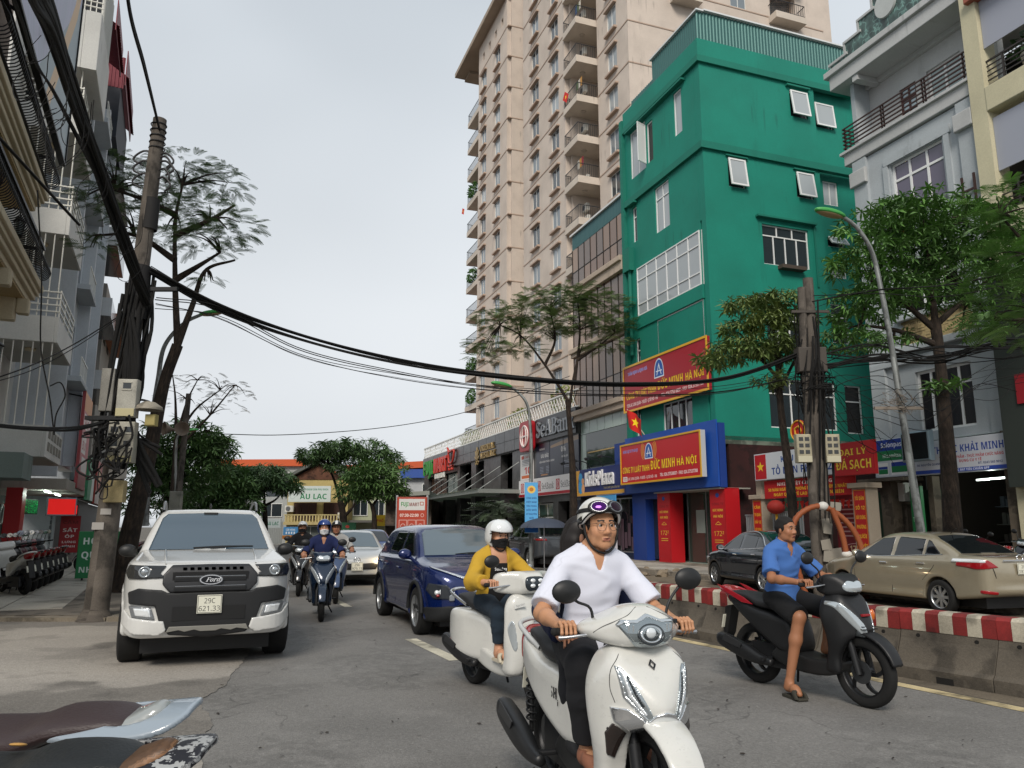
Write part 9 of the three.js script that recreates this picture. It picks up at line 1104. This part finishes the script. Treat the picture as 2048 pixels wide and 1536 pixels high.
{
const p = thing('utility_pole', 'twin concrete utility pole wrapped in black cables before red signs', 'pole', 7.22,18,0), R = rng(141); add('shaft', cyl([-0.05,0,0],[0,7.5,0],0.18,0.12,18), CONC, p); add('second_shaft', cyl([-0.28,0,0.06],[-0.2,7.25,0.06],0.13,0.09,14), CONC, p);
add('cross_box', join(bbox(-0.42,0.25,5.15,5.75,-0.16,0.2,0.03), box(-0.5,0.4,6.6,6.66,0.1,0.16)), mt(0x4a4540,0.85), p); const c = [];
for (let i = 0; i < 34; i++) { const a = R()*6.28, r = 0.16 + R()*0.2, top = 4.6 + R()*2.4, bot = i % 2 ? 4.2 : 1.2 + R()*2; c.push(tube([0,0.3,0.6,1].map((t) => { const q = r*(1 + Math.sin(t*3.1)*(i % 2 ? 0.9 : 0.2)*R()); return [-0.1 + Math.cos(a + t)*q, mix(top, bot, t), Math.sin(a + t)*q]; }), 0.01 + R()*0.016,16,5)); } for (let i = 0; i < 9; i++) c.push(xf(new THREE.TorusGeometry(0.3 + R()*0.2,0.012,5,22), { r: [1.2 + R()*0.6, R(), 0], t: [0,4.6 + R()*0.5,0] })); const m = add('pole_cable', join(c), CABLE, p); m.userData.kind = 'stuff'; each('torn_poster', many(...Array.from({ length: 12 }, () => { const y = 0.4 + R()*1.6, x = -0.32 + R()*0.4; return xf(box(0,0.14 + R()*0.1,0,0.12 + R()*0.16,0,0.004), { t: [x, y, 0.2 + R()*0.06], r: [0,0, (R() - 0.5)*0.4] }); })), mt(0x8a857b, 0.9), p);
for (const [k, x] of [[0,-0.46],[1,0.2]]) { const b = thing('meter_box', k ? 'right cream six window meter box on twin utility pole' : 'left cream six window meter box on twin utility pole', 'meter box', 7.22 + x, 17.75,0, undefined, 3.0); add('case', bbox(-0.17,0.17,0,0.66,-0.2,0,0.015), grimy(0xb3ad98,0.7), b); for (let i = 0; i < 6; i++) add('meter_window', box(-0.12 + (i % 2)*0.14,-0.02 + (i % 2)*0.14,0.2 + Math.floor(i/2)*0.15,0.29 + Math.floor(i/2)*0.15,-0.02,0.006), mt(0x3f4040,0.2), b); add('lower_cover', bbox(-0.16,0.16,0.01,0.15,0.001,0.018,0.005), mt(0xb8b39c, 0.6), b); }
const o = thing('cable_conduit', 'big orange plastic conduit looping over the base of twin utility pole', 'conduit'), OR = mt(0x8c4a26,0.65); for (const q of [[[6.45,0,-17.4],[6.2,1.2,-17.4],[6.35,1.75,-17.4],[6.85,2.0,-17.4],[7.35,1.75,-17.4],[7.7,1.2,-17.4],[7.75,0,-17.4]],[[7.1,1.95,-17.3],[7.3,1.3,-17.3],[7.4,0,-17.3]]]) { const g = new THREE.CatmullRomCurve3(q.map((v) => V3(...v))); add('conduit', tube(q, (u) => 0.062 + 0.005*Math.sin(u*260), 240,10), OR, o); } add('tape', join(sphere(6.95,2.0,-17.4,0.12,0.1,0.1), sphere(7.36,0.95,-17.3,0.12,0.08,0.1)), mt(0xc4c2bd, 0.6), o);
const wire = (label, n, pts, sp, r, sd) => { const Q = rng(sd), t = thing('cable_bundle', label, 'cable'); for (let i = 0; i < n; i++) add('cable', tube(pts.map((p) => [p[0] + (Q() - 0.5)*sp, p[1] + (Q() - 0.5)*sp*1.6, p[2] + (Q() - 0.5)*sp]), r*(0.6 + Q()*0.8), 40,5), CABLE, t); };
wire('dense level cable bundle from twin pole past grey townhouse to right edge', 14,[[7.25,5.45,-18], P(1750,706,17.6), P(1880,708,17), P(2000,700,16.4), P(2120,690,16)],0.3,0.016,5); wire('higher pair of cables through big tree crown to right edge', 4,[[7.25,6.9,-18], P(1750,580,17), P(1900,585,16), P(2120,540,15)],0.2,0.01,6); wire('drooping service wires between twin pole and grey street lamp', 9,[[7.3,5.2,-18], P(1690,790,17.8), P(1760,800,17.5), P(1830,815,17.3), P(1960,770,19), P(2060,735,19)],0.7,0.007,7); wire('slack black wires crossing before green side wall', 7,[[7.2,5.3,-18], P(1690,830,18.5), P(1740,870,20), P(1790,900,22)],0.6,0.007,8);
const nest = thing('wire_nest', 'ragged nest of pale wires on bracket halfway up grey street lamp', 'wires'), ws = []; for (let i = 0; i < 30; i++) { const [x, y, z] = P(1765 + R()*70,785 + R()*40,17.2), q = () => (R() - 0.5)*0.5; ws.push(tube([[x, y, z],[x + q(), y + q()*0.6, z + q()*0.3],[x + q(), y + q()*0.6, z]],0.006,10,4)); } ws.push(box(8.2,9.3,4.15,4.22,-17.25,-17.19)); const nm = add('wire', join(ws), mt(0x7d746a, 0.8), nest); nm.userData.kind = 'stuff';
}
// ---------- trees ----------
const BARK = mt(0x4a3f37,0.95, { map: texBark, bumpMap: texBark, bumpScale: 0.012 });
const frond = (() => { const gs = []; for (let i = 0; i < 13; i++) for (const s of [1,-1]) { const g = new THREE.PlaneGeometry(0.034,0.17*(1 - Math.abs(i - 6)*0.075)), p = g.attributes.position; for (let k = 0; k < 4; k++) if (p.getY(k)*s > 0) p.setX(k, p.getX(k)*0.4 + 0.02); g.translate(0, s*0.08,0); g.rotateX(-Math.PI/2); g.rotateY(s*0.35); g.rotateX(s*0.15); g.translate(i*0.044,0.03*Math.sin(i*0.28), 0); gs.push(finish(g)); } return join(gs); })();
const rosette = (() => { const gs = []; for (let i = 0; i < 9; i++) { const g = new THREE.PlaneGeometry(0.2,0.05,2,2), p = g.attributes.position; for (let k = 0; k < p.count; k++) { const u = p.getX(k)/0.2 + 0.5; p.setY(k, p.getY(k)*(u < 0.1 ? 0.25 : u > 0.9 ? 0.12 : 1)); p.setZ(k, -0.05*u*u + Math.abs(p.getY(k))*0.35); } g.translate(0.1,0,0); g.rotateX(-Math.PI/2); g.rotateZ(0.35 - (i % 3)*0.45); g.rotateY(i*0.75); g.computeVertexNormals(); gs.push(finish(g)); } return join(gs); })();
function tree(o) { // trunk and limbs through picture-measured points at their own depth; crown of many separate leaf sprays
const b = o.limbs[0][0], base = P(b[0], b[1], o.F), t = thing(o.name ?? 'street_tree', o.label, 'tree', base[0], o.F), R = rng(o.seed ?? 1), rel = (q, dz = 0) => { const p = P(q[0], q[1], o.F + (q[2] ?? 0)); return [p[0] - base[0], p[1], p[2] + o.F]; };
o.limbs.forEach((l, i) => { const r = l.r ?? o.r*(i ? 0.45 : 1); const pts = l.map((q) => rel(q)); if (!i) pts[0][1] = o.y0 ?? 0; add(i ? 'limb' : 'trunk', tube(pts, (u) => r*(i ? 1 - 0.7*u : (1.25 - 0.6*Math.min(1, u*1.2))*(u < 0.08 ? 1.5 - u*6 : 1)), 30, i ? 7 : 12), BARK, t); });
const dens = o.dens ?? (o.kind === 'feather' ? 0.42 : 0.5), list = [], tw = []; const ends = o.limbs.flatMap((l) => l.slice(1)).map((q) => rel(q));
for (let [px, py, dz, rx, ry, n] of o.clusters) { rx *= o.spread ?? 1;  const c = rel([px, py, dz]); const e = ends.reduce((a, q) => { const d = Math.hypot(q[0] - c[0], q[1] - c[1], q[2] - c[2]); return d < a[0] ? [d, q] : a; }, [1e9])[1]; for (let k = 0; k < 5; k++) { const q = [c[0] + (R() - 0.5)*rx, c[1] + (R() - 0.4)*ry, c[2] + (R() - 0.5)*rx]; tw.push(tube([e, vec(e, q, 0.5).map((v, i) => v + (i === 1 ? 0.1 : 0)), q], (u) => o.r*0.16*(1 - 0.75*u), 8,5)); }
for (let i = 0; i < n*dens; i++) { const a = R()*6.283, q = Math.sqrt(R()), h = R()*2 - 1; list.push([c[0] + Math.cos(a)*q*rx, c[1] + h*ry*Math.sqrt(1 - q*q*0.8), c[2] + Math.sin(a)*q*rx, a]); } }
if (tw.length) add('twig', join(tw), BARK, t).userData.kind = 'stuff';
const m = new THREE.InstancedMesh(o.kind === 'feather' ? frond : rosette, mt(0xffffff, 0.75, { transmission: 0.25 }), list.length), M = new THREE.Matrix4(), q = new THREE.Quaternion(), E = new THREE.Euler(), c0 = lin(o.col), c1 = lin(o.col2 ?? o.col), cc = new THREE.Color();
list.forEach(([x, y, z, a], i) => { E.set(o.kind === 'feather' ? (R() - 0.5)*0.5 : (R() - 0.5)*1.6,-a + (R() - 0.5)*1.4, (o.kind === 'feather' ? -0.12 : 0.1) + (R() - 0.5)*0.8, 'YXZ'); q.setFromEuler(E); const s = (o.leaf ?? 1)*(0.65 + R()*0.7); M.compose(V3(x, y, z), q, V3(s, s, s)); m.setMatrixAt(i, M); m.setColorAt(i, cc.copy(c0).lerp(c1, R()).multiplyScalar(0.8 + R()*0.4)); });
m.name = 'crown'; m.userData.kind = 'stuff'; m.castShadow = m.receiveShadow = true; t.add(m); return t;
}
const CG = 0x4a6b2c, CD = 0x3a5a2a;
tree({ label: 'feathery street tree with forked trunk behind left utility pole', F: 18.2, r: 0.2, y0: 0.1, seed: 3, kind: 'feather', col: CD, col2: 0x4f6a38, leaf: 0.55, dens: 0.7, spread: 0.85, limbs: [[[238,1172],[262,1060],[300,900],[330,760],[355,690]],[[355,690],[350,560],[352,430],[365,370]],[[355,690],[385,610],[412,540],[470,520]],[[350,560],[400,530],[440,505]],[[352,430],[290,400],[230,380]],[[352,470],[420,440],[470,410]],[[350,520],[270,470],[200,470]]],
clusters: [[365,335,0,1.0,0.3,120],[440,365,0.5,1.0,0.25,100],[395,420,0,1.1,0.3,130],[455,450,0,1.0,0.3,120],[410,480,-0.5,1.1,0.3,130],[330,400,0.8,1.0,0.35,110],[285,365,0.5,0.9,0.3,80],[225,335,0,0.9,0.3,90],[205,395,0,0.8,0.3,70],[250,440,-0.5,0.8,0.3,70],[190,490,0,0.7,0.25,60],[340,470,0.6,0.9,0.3,90],[420,560,0,0.35,0.15,16],[255,400,0.5,1.0,0.3,80]] });
tree({ name: 'bare_tree', label: 'sparse leafless looking tree with fine twigs left of open sky', F: 32, r: 0.16, seed: 4, kind: 'feather', col: 0x6d6048, col2: 0x5b6248, leaf: 0.6, limbs: [[[345,1050],[348,960],[352,880]],[[352,880],[390,820],[440,780]],[[352,880],[375,800],[395,760]],[[352,900],[420,830],[470,770]],[[352,860],[350,790],[345,750]]], clusters: [[395,765,0,1.4,0.5,60],[435,770,0,1.5,0.4,60],[465,790,0,0.9,0.3,40],[370,800,0,1.2,0.6,40],[425,810,0,1.3,0.5,40]] });
tree({ label: 'dense dark green tree right of left utility pole above pickup', F: 34, r: 0.2, seed: 5, kind: 'broad', col: 0x476b34, col2: 0x5d8044, leaf: 1.6, limbs: [[[330,1060],[338,980],[345,920]],[[345,920],[380,880],[410,860]],[[345,930],[320,890]]], clusters: [[365,880,0,1.8,1.0,380],[405,895,0,1.5,0.8,300],[340,920,0,1.6,1.0,320],[390,930,0,1.6,0.8,300],[345,970,0,1.5,0.9,260],[430,885,0,0.8,0.4,90],[300,940,0,1.5,1.2,260],[290,1000,0,1.3,0.9,160]] });
tree({ label: 'round green tree behind pickup roof left of clinic house', F: 50, r: 0.22, seed: 6, kind: 'broad', col: 0x507538, col2: 0x688a4c, leaf: 2.2, limbs: [[[455,1060],[455,1010],[450,970]]], clusters: [[440,970,0,1.9,1.3,320],[470,985,0,1.6,1.2,260],[420,1010,0,1.8,1.1,280],[470,1025,0,1.6,0.9,220],[395,1015,0,1.2,0.9,150],[450,945,0,1.3,0.7,150]] });
tree({ label: 'umbrella shaped tree with dark limbs in front of clinic side wall', F: 52, r: 0.24, seed: 7, kind: 'broad', col: 0x466a3a, col2: 0x5f7d50, leaf: 2.0, limbs: [[[528,1075],[530,1030],[528,1010]],[[528,1012],[510,1000],[495,985]],[[528,1012],[550,1000],[565,985]],[[528,1010],[530,985]]], clusters: [[510,965,0,1.6,0.7,220],[545,960,0,1.6,0.7,220],[530,945,0,1.3,0.6,170],[570,975,0,1.1,0.5,130],[500,985,0,0.9,0.5,90]] });
tree({ label: 'large spreading tree over street end, right of clinic sign', F: 50, r: 0.3, seed: 8, kind: 'broad', col: 0x40602f, col2: 0x5c7c48, leaf: 1.8, limbs: [[[688,1078],[686,1030],[680,1000]],[[680,1000],[668,960],[655,930]],[[684,1020],[700,990],[720,950]],[[686,1035],[705,1015],[712,1000]]], clusters: [[645,910,0,1.7,0.6,190],[680,900,0,1.8,0.6,220],[720,895,0,1.9,0.6,230],[755,915,0,1.7,0.6,190],[780,935,0,1.3,0.5,130],[700,930,0,1.6,0.6,170],[620,915,0,0.9,0.4,80]] });
tree({ label: 'leafy green tree left of red market pylon', F: 46, r: 0.2, seed: 9, kind: 'broad', col: CG, col2: 0x54783a, leaf: 1.8, limbs: [[[748,1075],[748,1030],[744,1010]],[[744,1012],[725,985]],[[744,1012],[765,985]]], clusters: [[735,960,0,1.7,0.8,280],[765,965,0,1.5,0.8,230],[710,985,0,1.2,0.5,150],[780,985,0,1.2,0.5,150],[750,940,0,1.4,0.6,180]] });
tree({ label: 'slender feathery tree with forked trunk in front of bank posters', F: 34, r: 0.17, y0: 0.14, seed: 10, kind: 'feather', col: 0x4f682f, col2: 0x7a9350, leaf: 0.8, dens: 1.0, limbs: [[[1148,1110],[1146,960],[1140,860],[1135,800]],[[1135,800],[1090,730],[1040,670],[1000,650]],[[1138,820],[1150,740],[1165,690]],[[1150,760],[1160,660],[1155,600]],[[1155,720],[1200,690],[1230,665]],[[1090,730],[1110,680],[1100,620]]],
clusters: [[1000,640,0,1.3,0.35,130],[1050,625,0,1.4,0.35,150],[1100,600,0,1.5,0.35,170],[1150,592,0,1.5,0.35,170],[1200,610,0,1.4,0.4,160],[1230,650,0,1.0,0.35,100],[985,690,0,1.1,0.3,90],[965,715,0,0.7,0.25,50],[1180,650,0,1.3,0.35,120],[1080,660,0,1.2,0.35,110],[1215,690,0,1.1,0.3,80],[1040,700,0,1.0,0.3,60],[1130,640,0,1.3,0.35,110]] });
tree({ label: 'drooping leaved tree beside twin utility pole before green wall', F: 19.3, r: 0.12, y0: 0.14, seed: 11, kind: 'broad', col: 0x4c6a2c, col2: 0x7b8a46, leaf: 1.05, dens: 0.5, limbs: [[[1592,1090],[1580,960],[1562,820],[1555,700]],[[1560,760],[1500,700],[1440,690]],[[1557,720],[1545,640],[1545,590]],[[1560,780],[1600,700],[1620,660]]], clusters: [[1480,700,0,0.8,0.3,170],[1430,720,0,0.5,0.2,70],[1520,690,0,0.9,0.3,200],[1545,600,0,0.7,0.25,150],[1490,610,0,0.6,0.2,90],[1580,640,0,0.7,0.35,150],[1530,640,0,0.6,0.3,110],[1580,700,0,0.7,0.3,140],[1480,655,0,0.6,0.25,100],[1540,760,0,0.5,0.2,50]] });
tree({ label: 'big leafy tree with dark trunk in front of grey townhouse', F: 19, r: 0.2, y0: 0.14, seed: 12, kind: 'broad', col: 0x3f6229, col2: 0x5f9038, leaf: 1.1, dens: 0.42, spread: 1.2, limbs: [[[1905,1090],[1895,900],[1880,720],[1870,640]],[[1872,660],[1800,600],[1740,560]],[[1870,640],[1860,540],[1850,470]],[[1872,650],[1940,590],[2000,540]],[[1876,690],[1790,660],[1720,650]]], clusters: [[1850,430,0,1.2,0.5,420],[1780,450,0,1.1,0.5,380],[1910,450,0,1.2,0.5,400],[1960,500,0.6,1.1,0.5,340],[1740,520,0,0.9,0.5,280],[1830,510,0.4,1.3,0.5,380],[1910,540,0.4,1.2,0.5,340],[1780,580,0,0.9,0.4,220],[1730,610,0,0.8,0.5,220],[1700,680,-0.4,0.6,0.4,150],[1860,590,0.3,1.0,0.35,180],[2000,580,0,0.9,0.5,220],[1960,650,0,0.6,0.3,70],[1780,680,0,0.6,0.3,60],[1885,770,0,0.35,0.12,34]] });
tree({ label: 'fine leaved tree reaching in from right edge over yellow building', F: 13.5, r: 0.14, seed: 13, kind: 'feather', col: 0x47702c, col2: 0x6f9c48, leaf: 0.8, limbs: [[[2230,1150],[2200,800],[2150,560]],[[2160,600],[2080,520],[2000,430]],[[2170,650],[2090,640],[1990,640]]], clusters: [[2020,400,0,0.6,0.2,80],[2050,450,0,0.8,0.25,130],[2030,520,0,0.8,0.25,130],[2050,590,0,0.8,0.3,130],[2000,640,0,0.6,0.2,70],[2060,660,0,0.7,0.2,90],[2090,520,0,0.8,0.4,120]] });
tree({ name: 'palm', label: 'low bushy palm under podium canopy behind blue banner', F: 31, r: 0.1, y0: 0.14, seed: 14, kind: 'feather', col: 0x33472c, col2: 0x4b6040, leaf: 1.7, limbs: [[[1015,1105],[1013,1060],[1012,1035]]], clusters: [[1000,1030,0,0.7,0.4,60],[1030,1035,0,0.7,0.4,60],[1012,1010,0,0.6,0.4,50],[980,1045,0,0.5,0.3,30]] });
// ---------- the far end of the street ----------
{
const at = (px, F) => P(px, 1053, F)[0], far = (name, label, F, x0, x1, h, mat, fn) => { const X0 = at(x0, F), W = at(x1, F) - X0, t = thing(name, label, 'building', X0, F); add('wall', box(0, W, 0, h, -8,0), mat, t); fn?.(t, W); return t; };
far('clinic_house', 'yellow clinic house with brick gable and white balcony at street end', 68,572,694,5.6, plaster(0xc9b67a), (t, W) => { add('roof', prism([[-0.4,5.5],[W/2,7.1],[W + 0.4,5.5],[W + 0.4,5.75],[W/2,7.4],[-0.4,5.75]],-8,0.5), mt(0x5c5f5c, 0.8), t); add('gable', prism([[0.2,5.6],[W/2,6.95],[W - 0.2,5.6]],-0.2,0.06), grimy(0x6e4a3a), t); for (const [a, b] of [[0.6,2.6],[3.2,4.6]]) win(t, a, b, 2.1,3.6,0.02, { cols: 3, fm: mt(0x4c2d20,0.6), gm: mt(0x3c241c, 0.5) }); add('balcony', box(0, W, 1.7,1.95,0,0.9), plaster(0xcdbb86), t); for (let i = 0; i < 20; i++) add('baluster', box(0.1 + i*0.26,0.2 + i*0.26,1.95,2.5,0.75,0.85), plaster(0xd8c890), t); add('balcony_rail', box(0, W, 2.5,2.58,0.72,0.88), plaster(0xd8c890), t); acUnit(t, 0.3,2.8,0.4,0.9); acUnit(t, 4.9,2.2,0.4,0.9); win(t, 0.4,4.8,0.1,1.6,0.02, { cols: 5, gm: mt(0x6d7472,0.3) }); });
const st = canvasTex(512,192, (g, w, h) => { g.fillStyle = '#c9d3d0'; g.fillRect(0,0, w, h); g.strokeStyle = '#a9b8b4'; g.lineWidth = 5; g.beginPath(); g.ellipse(60,100,34,60,0.4,0,7); g.stroke(); vtext(g, 'PHÒNG KHÁM SẢN PHỤ KHOA', 115,52,34, { color: '#3c7a5c', width: 370 }); vtext(g, 'ÂU LẠC', 140,160,92, { color: '#1d7a4c', width: 330 }); });
const sg = (label, F, x0, x1, y0, y1, tex, hex) => { const s = thing('shop_sign', label, 'sign', 0, F), a = P(x0, y1, F), b = P(x1, y0, F); add('panel', box(a[0], b[0], a[1], b[1],-0.12,0), mt(hex, 0.5), s); if (tex) add('print', face(a[0] + 0.02, b[0] - 0.02, a[1] + 0.02, b[1] - 0.02,0.006), printed(tex, 0.6), s); return s; };
sg('pale clinic sign with large green words on yellow house', 66.5,576,662,972,1004, st, 0xc9d3d0);
const s2 = canvasTex(256,96, (g, w, h) => { g.fillStyle = '#b5bfc0'; g.fillRect(0,0, w, h); vtext(g, 'ÂU LẠC', 128,68,56, { align: 'center', color: '#1d6a4c', width: 200 }); }); sg('smaller grey clinic sign with green words at lower left of yellow house', 64,528,562,1038,1056, s2,0xb5bfc0);
const s3 = canvasTex(256,96, (g, w, h) => { g.fillStyle = '#4a8fc8'; g.fillRect(0,0, w, h); vtext(g, 'CỬA HÀNG', 128,44,34, { align: 'center', color: '#e3edf5' }); g.fillStyle = '#e3edf5'; for (let i = 0; i < 4; i++) g.fillRect(40 + i*48,58,26,30); }); sg('small blue shop sign under clinic balcony', 63,566,596,1054,1070, s3,0x4a8fc8);
sg('small orange strip sign under blue shop sign', 62.5,564,594,1071,1078, null, 0xb87430); sg('dark green restaurant sign on far trees corner', 47,682,712,1045,1068, canvasTex(96,96, (g, w, h) => { g.fillStyle = '#1f5a3c'; g.fillRect(0,0, w, h); g.fillStyle = '#b53a30'; g.beginPath(); g.arc(40,34,14,0,7); g.fill(); vtext(g, 'Gờ Xanh', 48,74,20, { align: 'center', color: '#d8e2da' }); }), 0x1f5a3c); sg('yellow and red small shop sign left of market pylon', 55,750,770,1030,1052, canvasTex(64,64, (g, w, h) => { g.fillStyle = '#d6b32a'; g.fillRect(0,0, w, h); vtext(g, 'PHỞ', 32,42,24, { align: 'center', color: '#b0221c' }); }), 0xd6b32a);
far('orange_band_building', 'long pale building with bright orange roof band behind trees', 84,432,800,8.0, plaster(0xc6c8c6), (t, W) => { add('roof_band', prism([[-0.2,8.0],[W*0.55,8.0],[W*0.62,7.3],[W + 3.5,7.9],[W + 3.5,8.6],[W*0.62,8.0],[W*0.55,8.75],[-0.2,8.7]],-6,0.5), mt(0xc4562a, 0.7), t); win(t, 2, W - 2,4.4,6.8,0.02, { cols: 10, gm: WINGLASS }); });
far('blue_roof_building', 'low white building with blue roof edge left of podium corner', 82,805,880,6.9, plaster(0xc9cdd2), (t, W) => { add('roof_band', box(-0.3, W + 1,6.6,7.5,-6,0.6), mt(0x2a4f9c, 0.6), t); win(t, 2,3.6,3.6,6,0.02, { cols: 2 }); });
far('white_hall', 'wide white balcony building behind dark green tree at left', 66,318,452,5.2, plaster(0xaeb1b2), (t, W) => { for (const y of [3.0,5.0]) add('balcony', box(-0.2, W, y, y + 0.55,0,1.1), plaster(0xc6c8c8), t); win(t, 0.8, W - 1,3.7,4.9,0.02, { cols: 6, gm: mt(0x6a7072,0.3) }); });
far('grey_shop_house', 'grey house between white hall and yellow clinic', 70,476,572,4.2, plaster(0xb5babb), (t, W) => { win(t, 1, W - 0.4,2.4,3.6,0.02, { cols: 3 }); add('shutter', corr(0.3, W - 0.3,0.1,2,0.02), mt(0x8a8f90,0.6), t); });
far('pale_green_house', 'pale green two storey house behind big far tree trunk', 70,694,775,4.4, plaster(0xb3b89a), (t, W) => { win(t, 0.5,1.8,2.5,3.9,0.02, { cols: 2 }); win(t, 2.3,3.3,2.5,3.9,0.02, { cols: 2 }); add('awning', prism([[0,1.9],[W, 1.9],[W, 2.1],[0,2.1]],0,1.6), mt(0x5b5a56,0.8), t); });
far('tin_roof_house', 'dark stall with grey tin roof behind market pylon', 60,770,862,3.7, grimy(0x6a5f58), (t, W) => { add('roof', prism([[-0.3,3.7],[W, 3.9],[W, 4.2],[-0.3,4.0]],-6,1.6), mt(0x8a8d86,0.7), t); add('awning', box(0, W, 1.6,1.7,0,2.2), mt(0x4a443f, 0.8), t); });
const pt = canvasTex(256,320, (g, w, h) => { g.fillStyle = '#b5422c'; g.fillRect(0,0, w, h); g.fillStyle = '#d5d6d4'; g.fillRect(12,8, w - 24,90); vtext(g, 'FUJI', 28,66,44, { color: '#2c8a3a', width: 70 }); vtext(g, 'MART', 102,66,40, { color: '#7a3028', width: 90 }); g.strokeStyle = '#b5422c'; g.lineWidth = 5; g.strokeRect(202,34,28,24); vtext(g, '07:30-22:00', 20,150,34, { color: '#f0e6e0', width: 170 }); g.lineWidth = 3; g.strokeStyle = '#f0e6e0'; g.beginPath(); g.arc(222,138,13,0,7); g.stroke(); for (let i = 0; i < 3; i++) { g.strokeRect(16 + i*78,176,68,124); g.beginPath(); g.arc(50 + i*78,226,20,0,7); g.stroke(); g.fillStyle = '#f0e6e0'; g.fillRect(32 + i*78,268,36,6); } });
const py = thing('market_pylon', 'red and white supermarket pylon sign with opening hours at podium corner', 'sign', P(823,1053,44)[0],44,4); add('panel', bbox(-0.85,0.85,0.3,3.2,-0.3,0,0.02), mt(0x9c3a28,0.5), py); add('print', face(-0.8,0.8,0.9,3.15,0.004), printed(pt, 0.45), py); add('post', join(cyl([-0.85,0,-0.15],[-0.85,3.3,-0.15],0.07), cyl([0.85,0,-0.15],[0.85,3.3,-0.15],0.07)), mt(0xa9adb0,0.5), py);
const um = thing('parasol', 'dark blue grey parasol open above dark grey suv', 'umbrella', P(1088,1053,26.5)[0],26.5); const up = []; for (let i = 0; i <= 10; i++) { const a = i/10*1.35; up.push([Math.sin(a)*0.85,1.42 + Math.cos(a)*0.42]); } add('canopy', lathe(up, 8), mt(0x3c4454,0.7), um); add('pole', cyl([0,0.1,0],[0,1.85,0],0.02), STEEL, um); for (let i = 0; i < 8; i++) { const a = i*Math.PI/4; add('rib', tube(up.map(([r, y]) => [Math.sin(a)*r*1.005, y - 0.01, Math.cos(a)*r*1.005]), 0.008,12,4), DARKM, um); }
}
// loudspeakers on the far left pole
{ const t = thing('utility_pole', 'thin far utility pole with loudspeakers and white box behind left tree', 'pole', P(348,1053,27)[0],27); add('shaft', cyl([0,0,0],[0.15,6.2,0],0.13,0.09,12), CONC, t); for (const [x, a] of [[0.12,0.4],[-0.35,-0.8]]) add('loudspeaker', xf(lathe([[0.04,-0.25],[0.06,-0.12],[0.12,0],[0.24,0.16],[0.25,0.17],[0.22,0.16],[0.1,0.0],[0,-0.02]],20), { r: [Math.PI/2, a, 0], t: [x, 4.9,0.25] }), mt(0x7d6f62,0.6), t); add('meter_box', bbox(-0.12,0.28,2.1,2.75,0.1,0.3,0.02), grimy(0xa9a9a2), t); }
// ---------- two parked bikes cut by the lower left corner ----------
scooter({ ...pbase, X: -2.4, F: 3.5, turn: -92, y: -0.05, cell: 0.011, label: 'scooter with worn brown seat and silver tail rail at bottom left corner', paint: mt(0x8f9494,0.4, { clearcoat: 1 }), seatMat: mt(0x35292a, 0.5, { bumpMap: bumpFine, bumpScale: 0.002 }), lean: -0.2, wing: true, railMat: mt(0x8f9ba6,0.35, { clearcoat: 1 }), noMirror: true });
{ const wt = dataTex(128, (u, v) => { const w = fbm(u, v, 7,171,5) + 0.25*(vn(u, v*0.2,40,9) - 0.5) > 0.6 ? 1 : 0; return w ? [0.6,0.61,0.61] : [0.1,0.105,0.13]; }, 0.16);
const { t } = scooter({ ...pbase, X: -2.1, F: 2.92, turn: -94, y: -0.04, cell: 0.011, label: 'scooter with black seat and chipped black tail rail, nearest viewer at bottom left', paint: mt(0x8a6444,0.5, { map: texGrime }), seatMat: mt(0x14181a, 0.5, { bumpMap: bumpFine, bumpScale: 0.002 }), lean: -0.2, wing: true, railMat: mt(0xffffff, 0.45, { map: wt }), noMirror: true }); add('torn_patch', xf(sphere(0,0,0,0.024,0.006,0.03,12), { t: [-0.09,0.857,-0.42], r: [0,0,0.45] }), mt(0xb58a4a, 0.8), t); }
renderer.render(scene, camera);
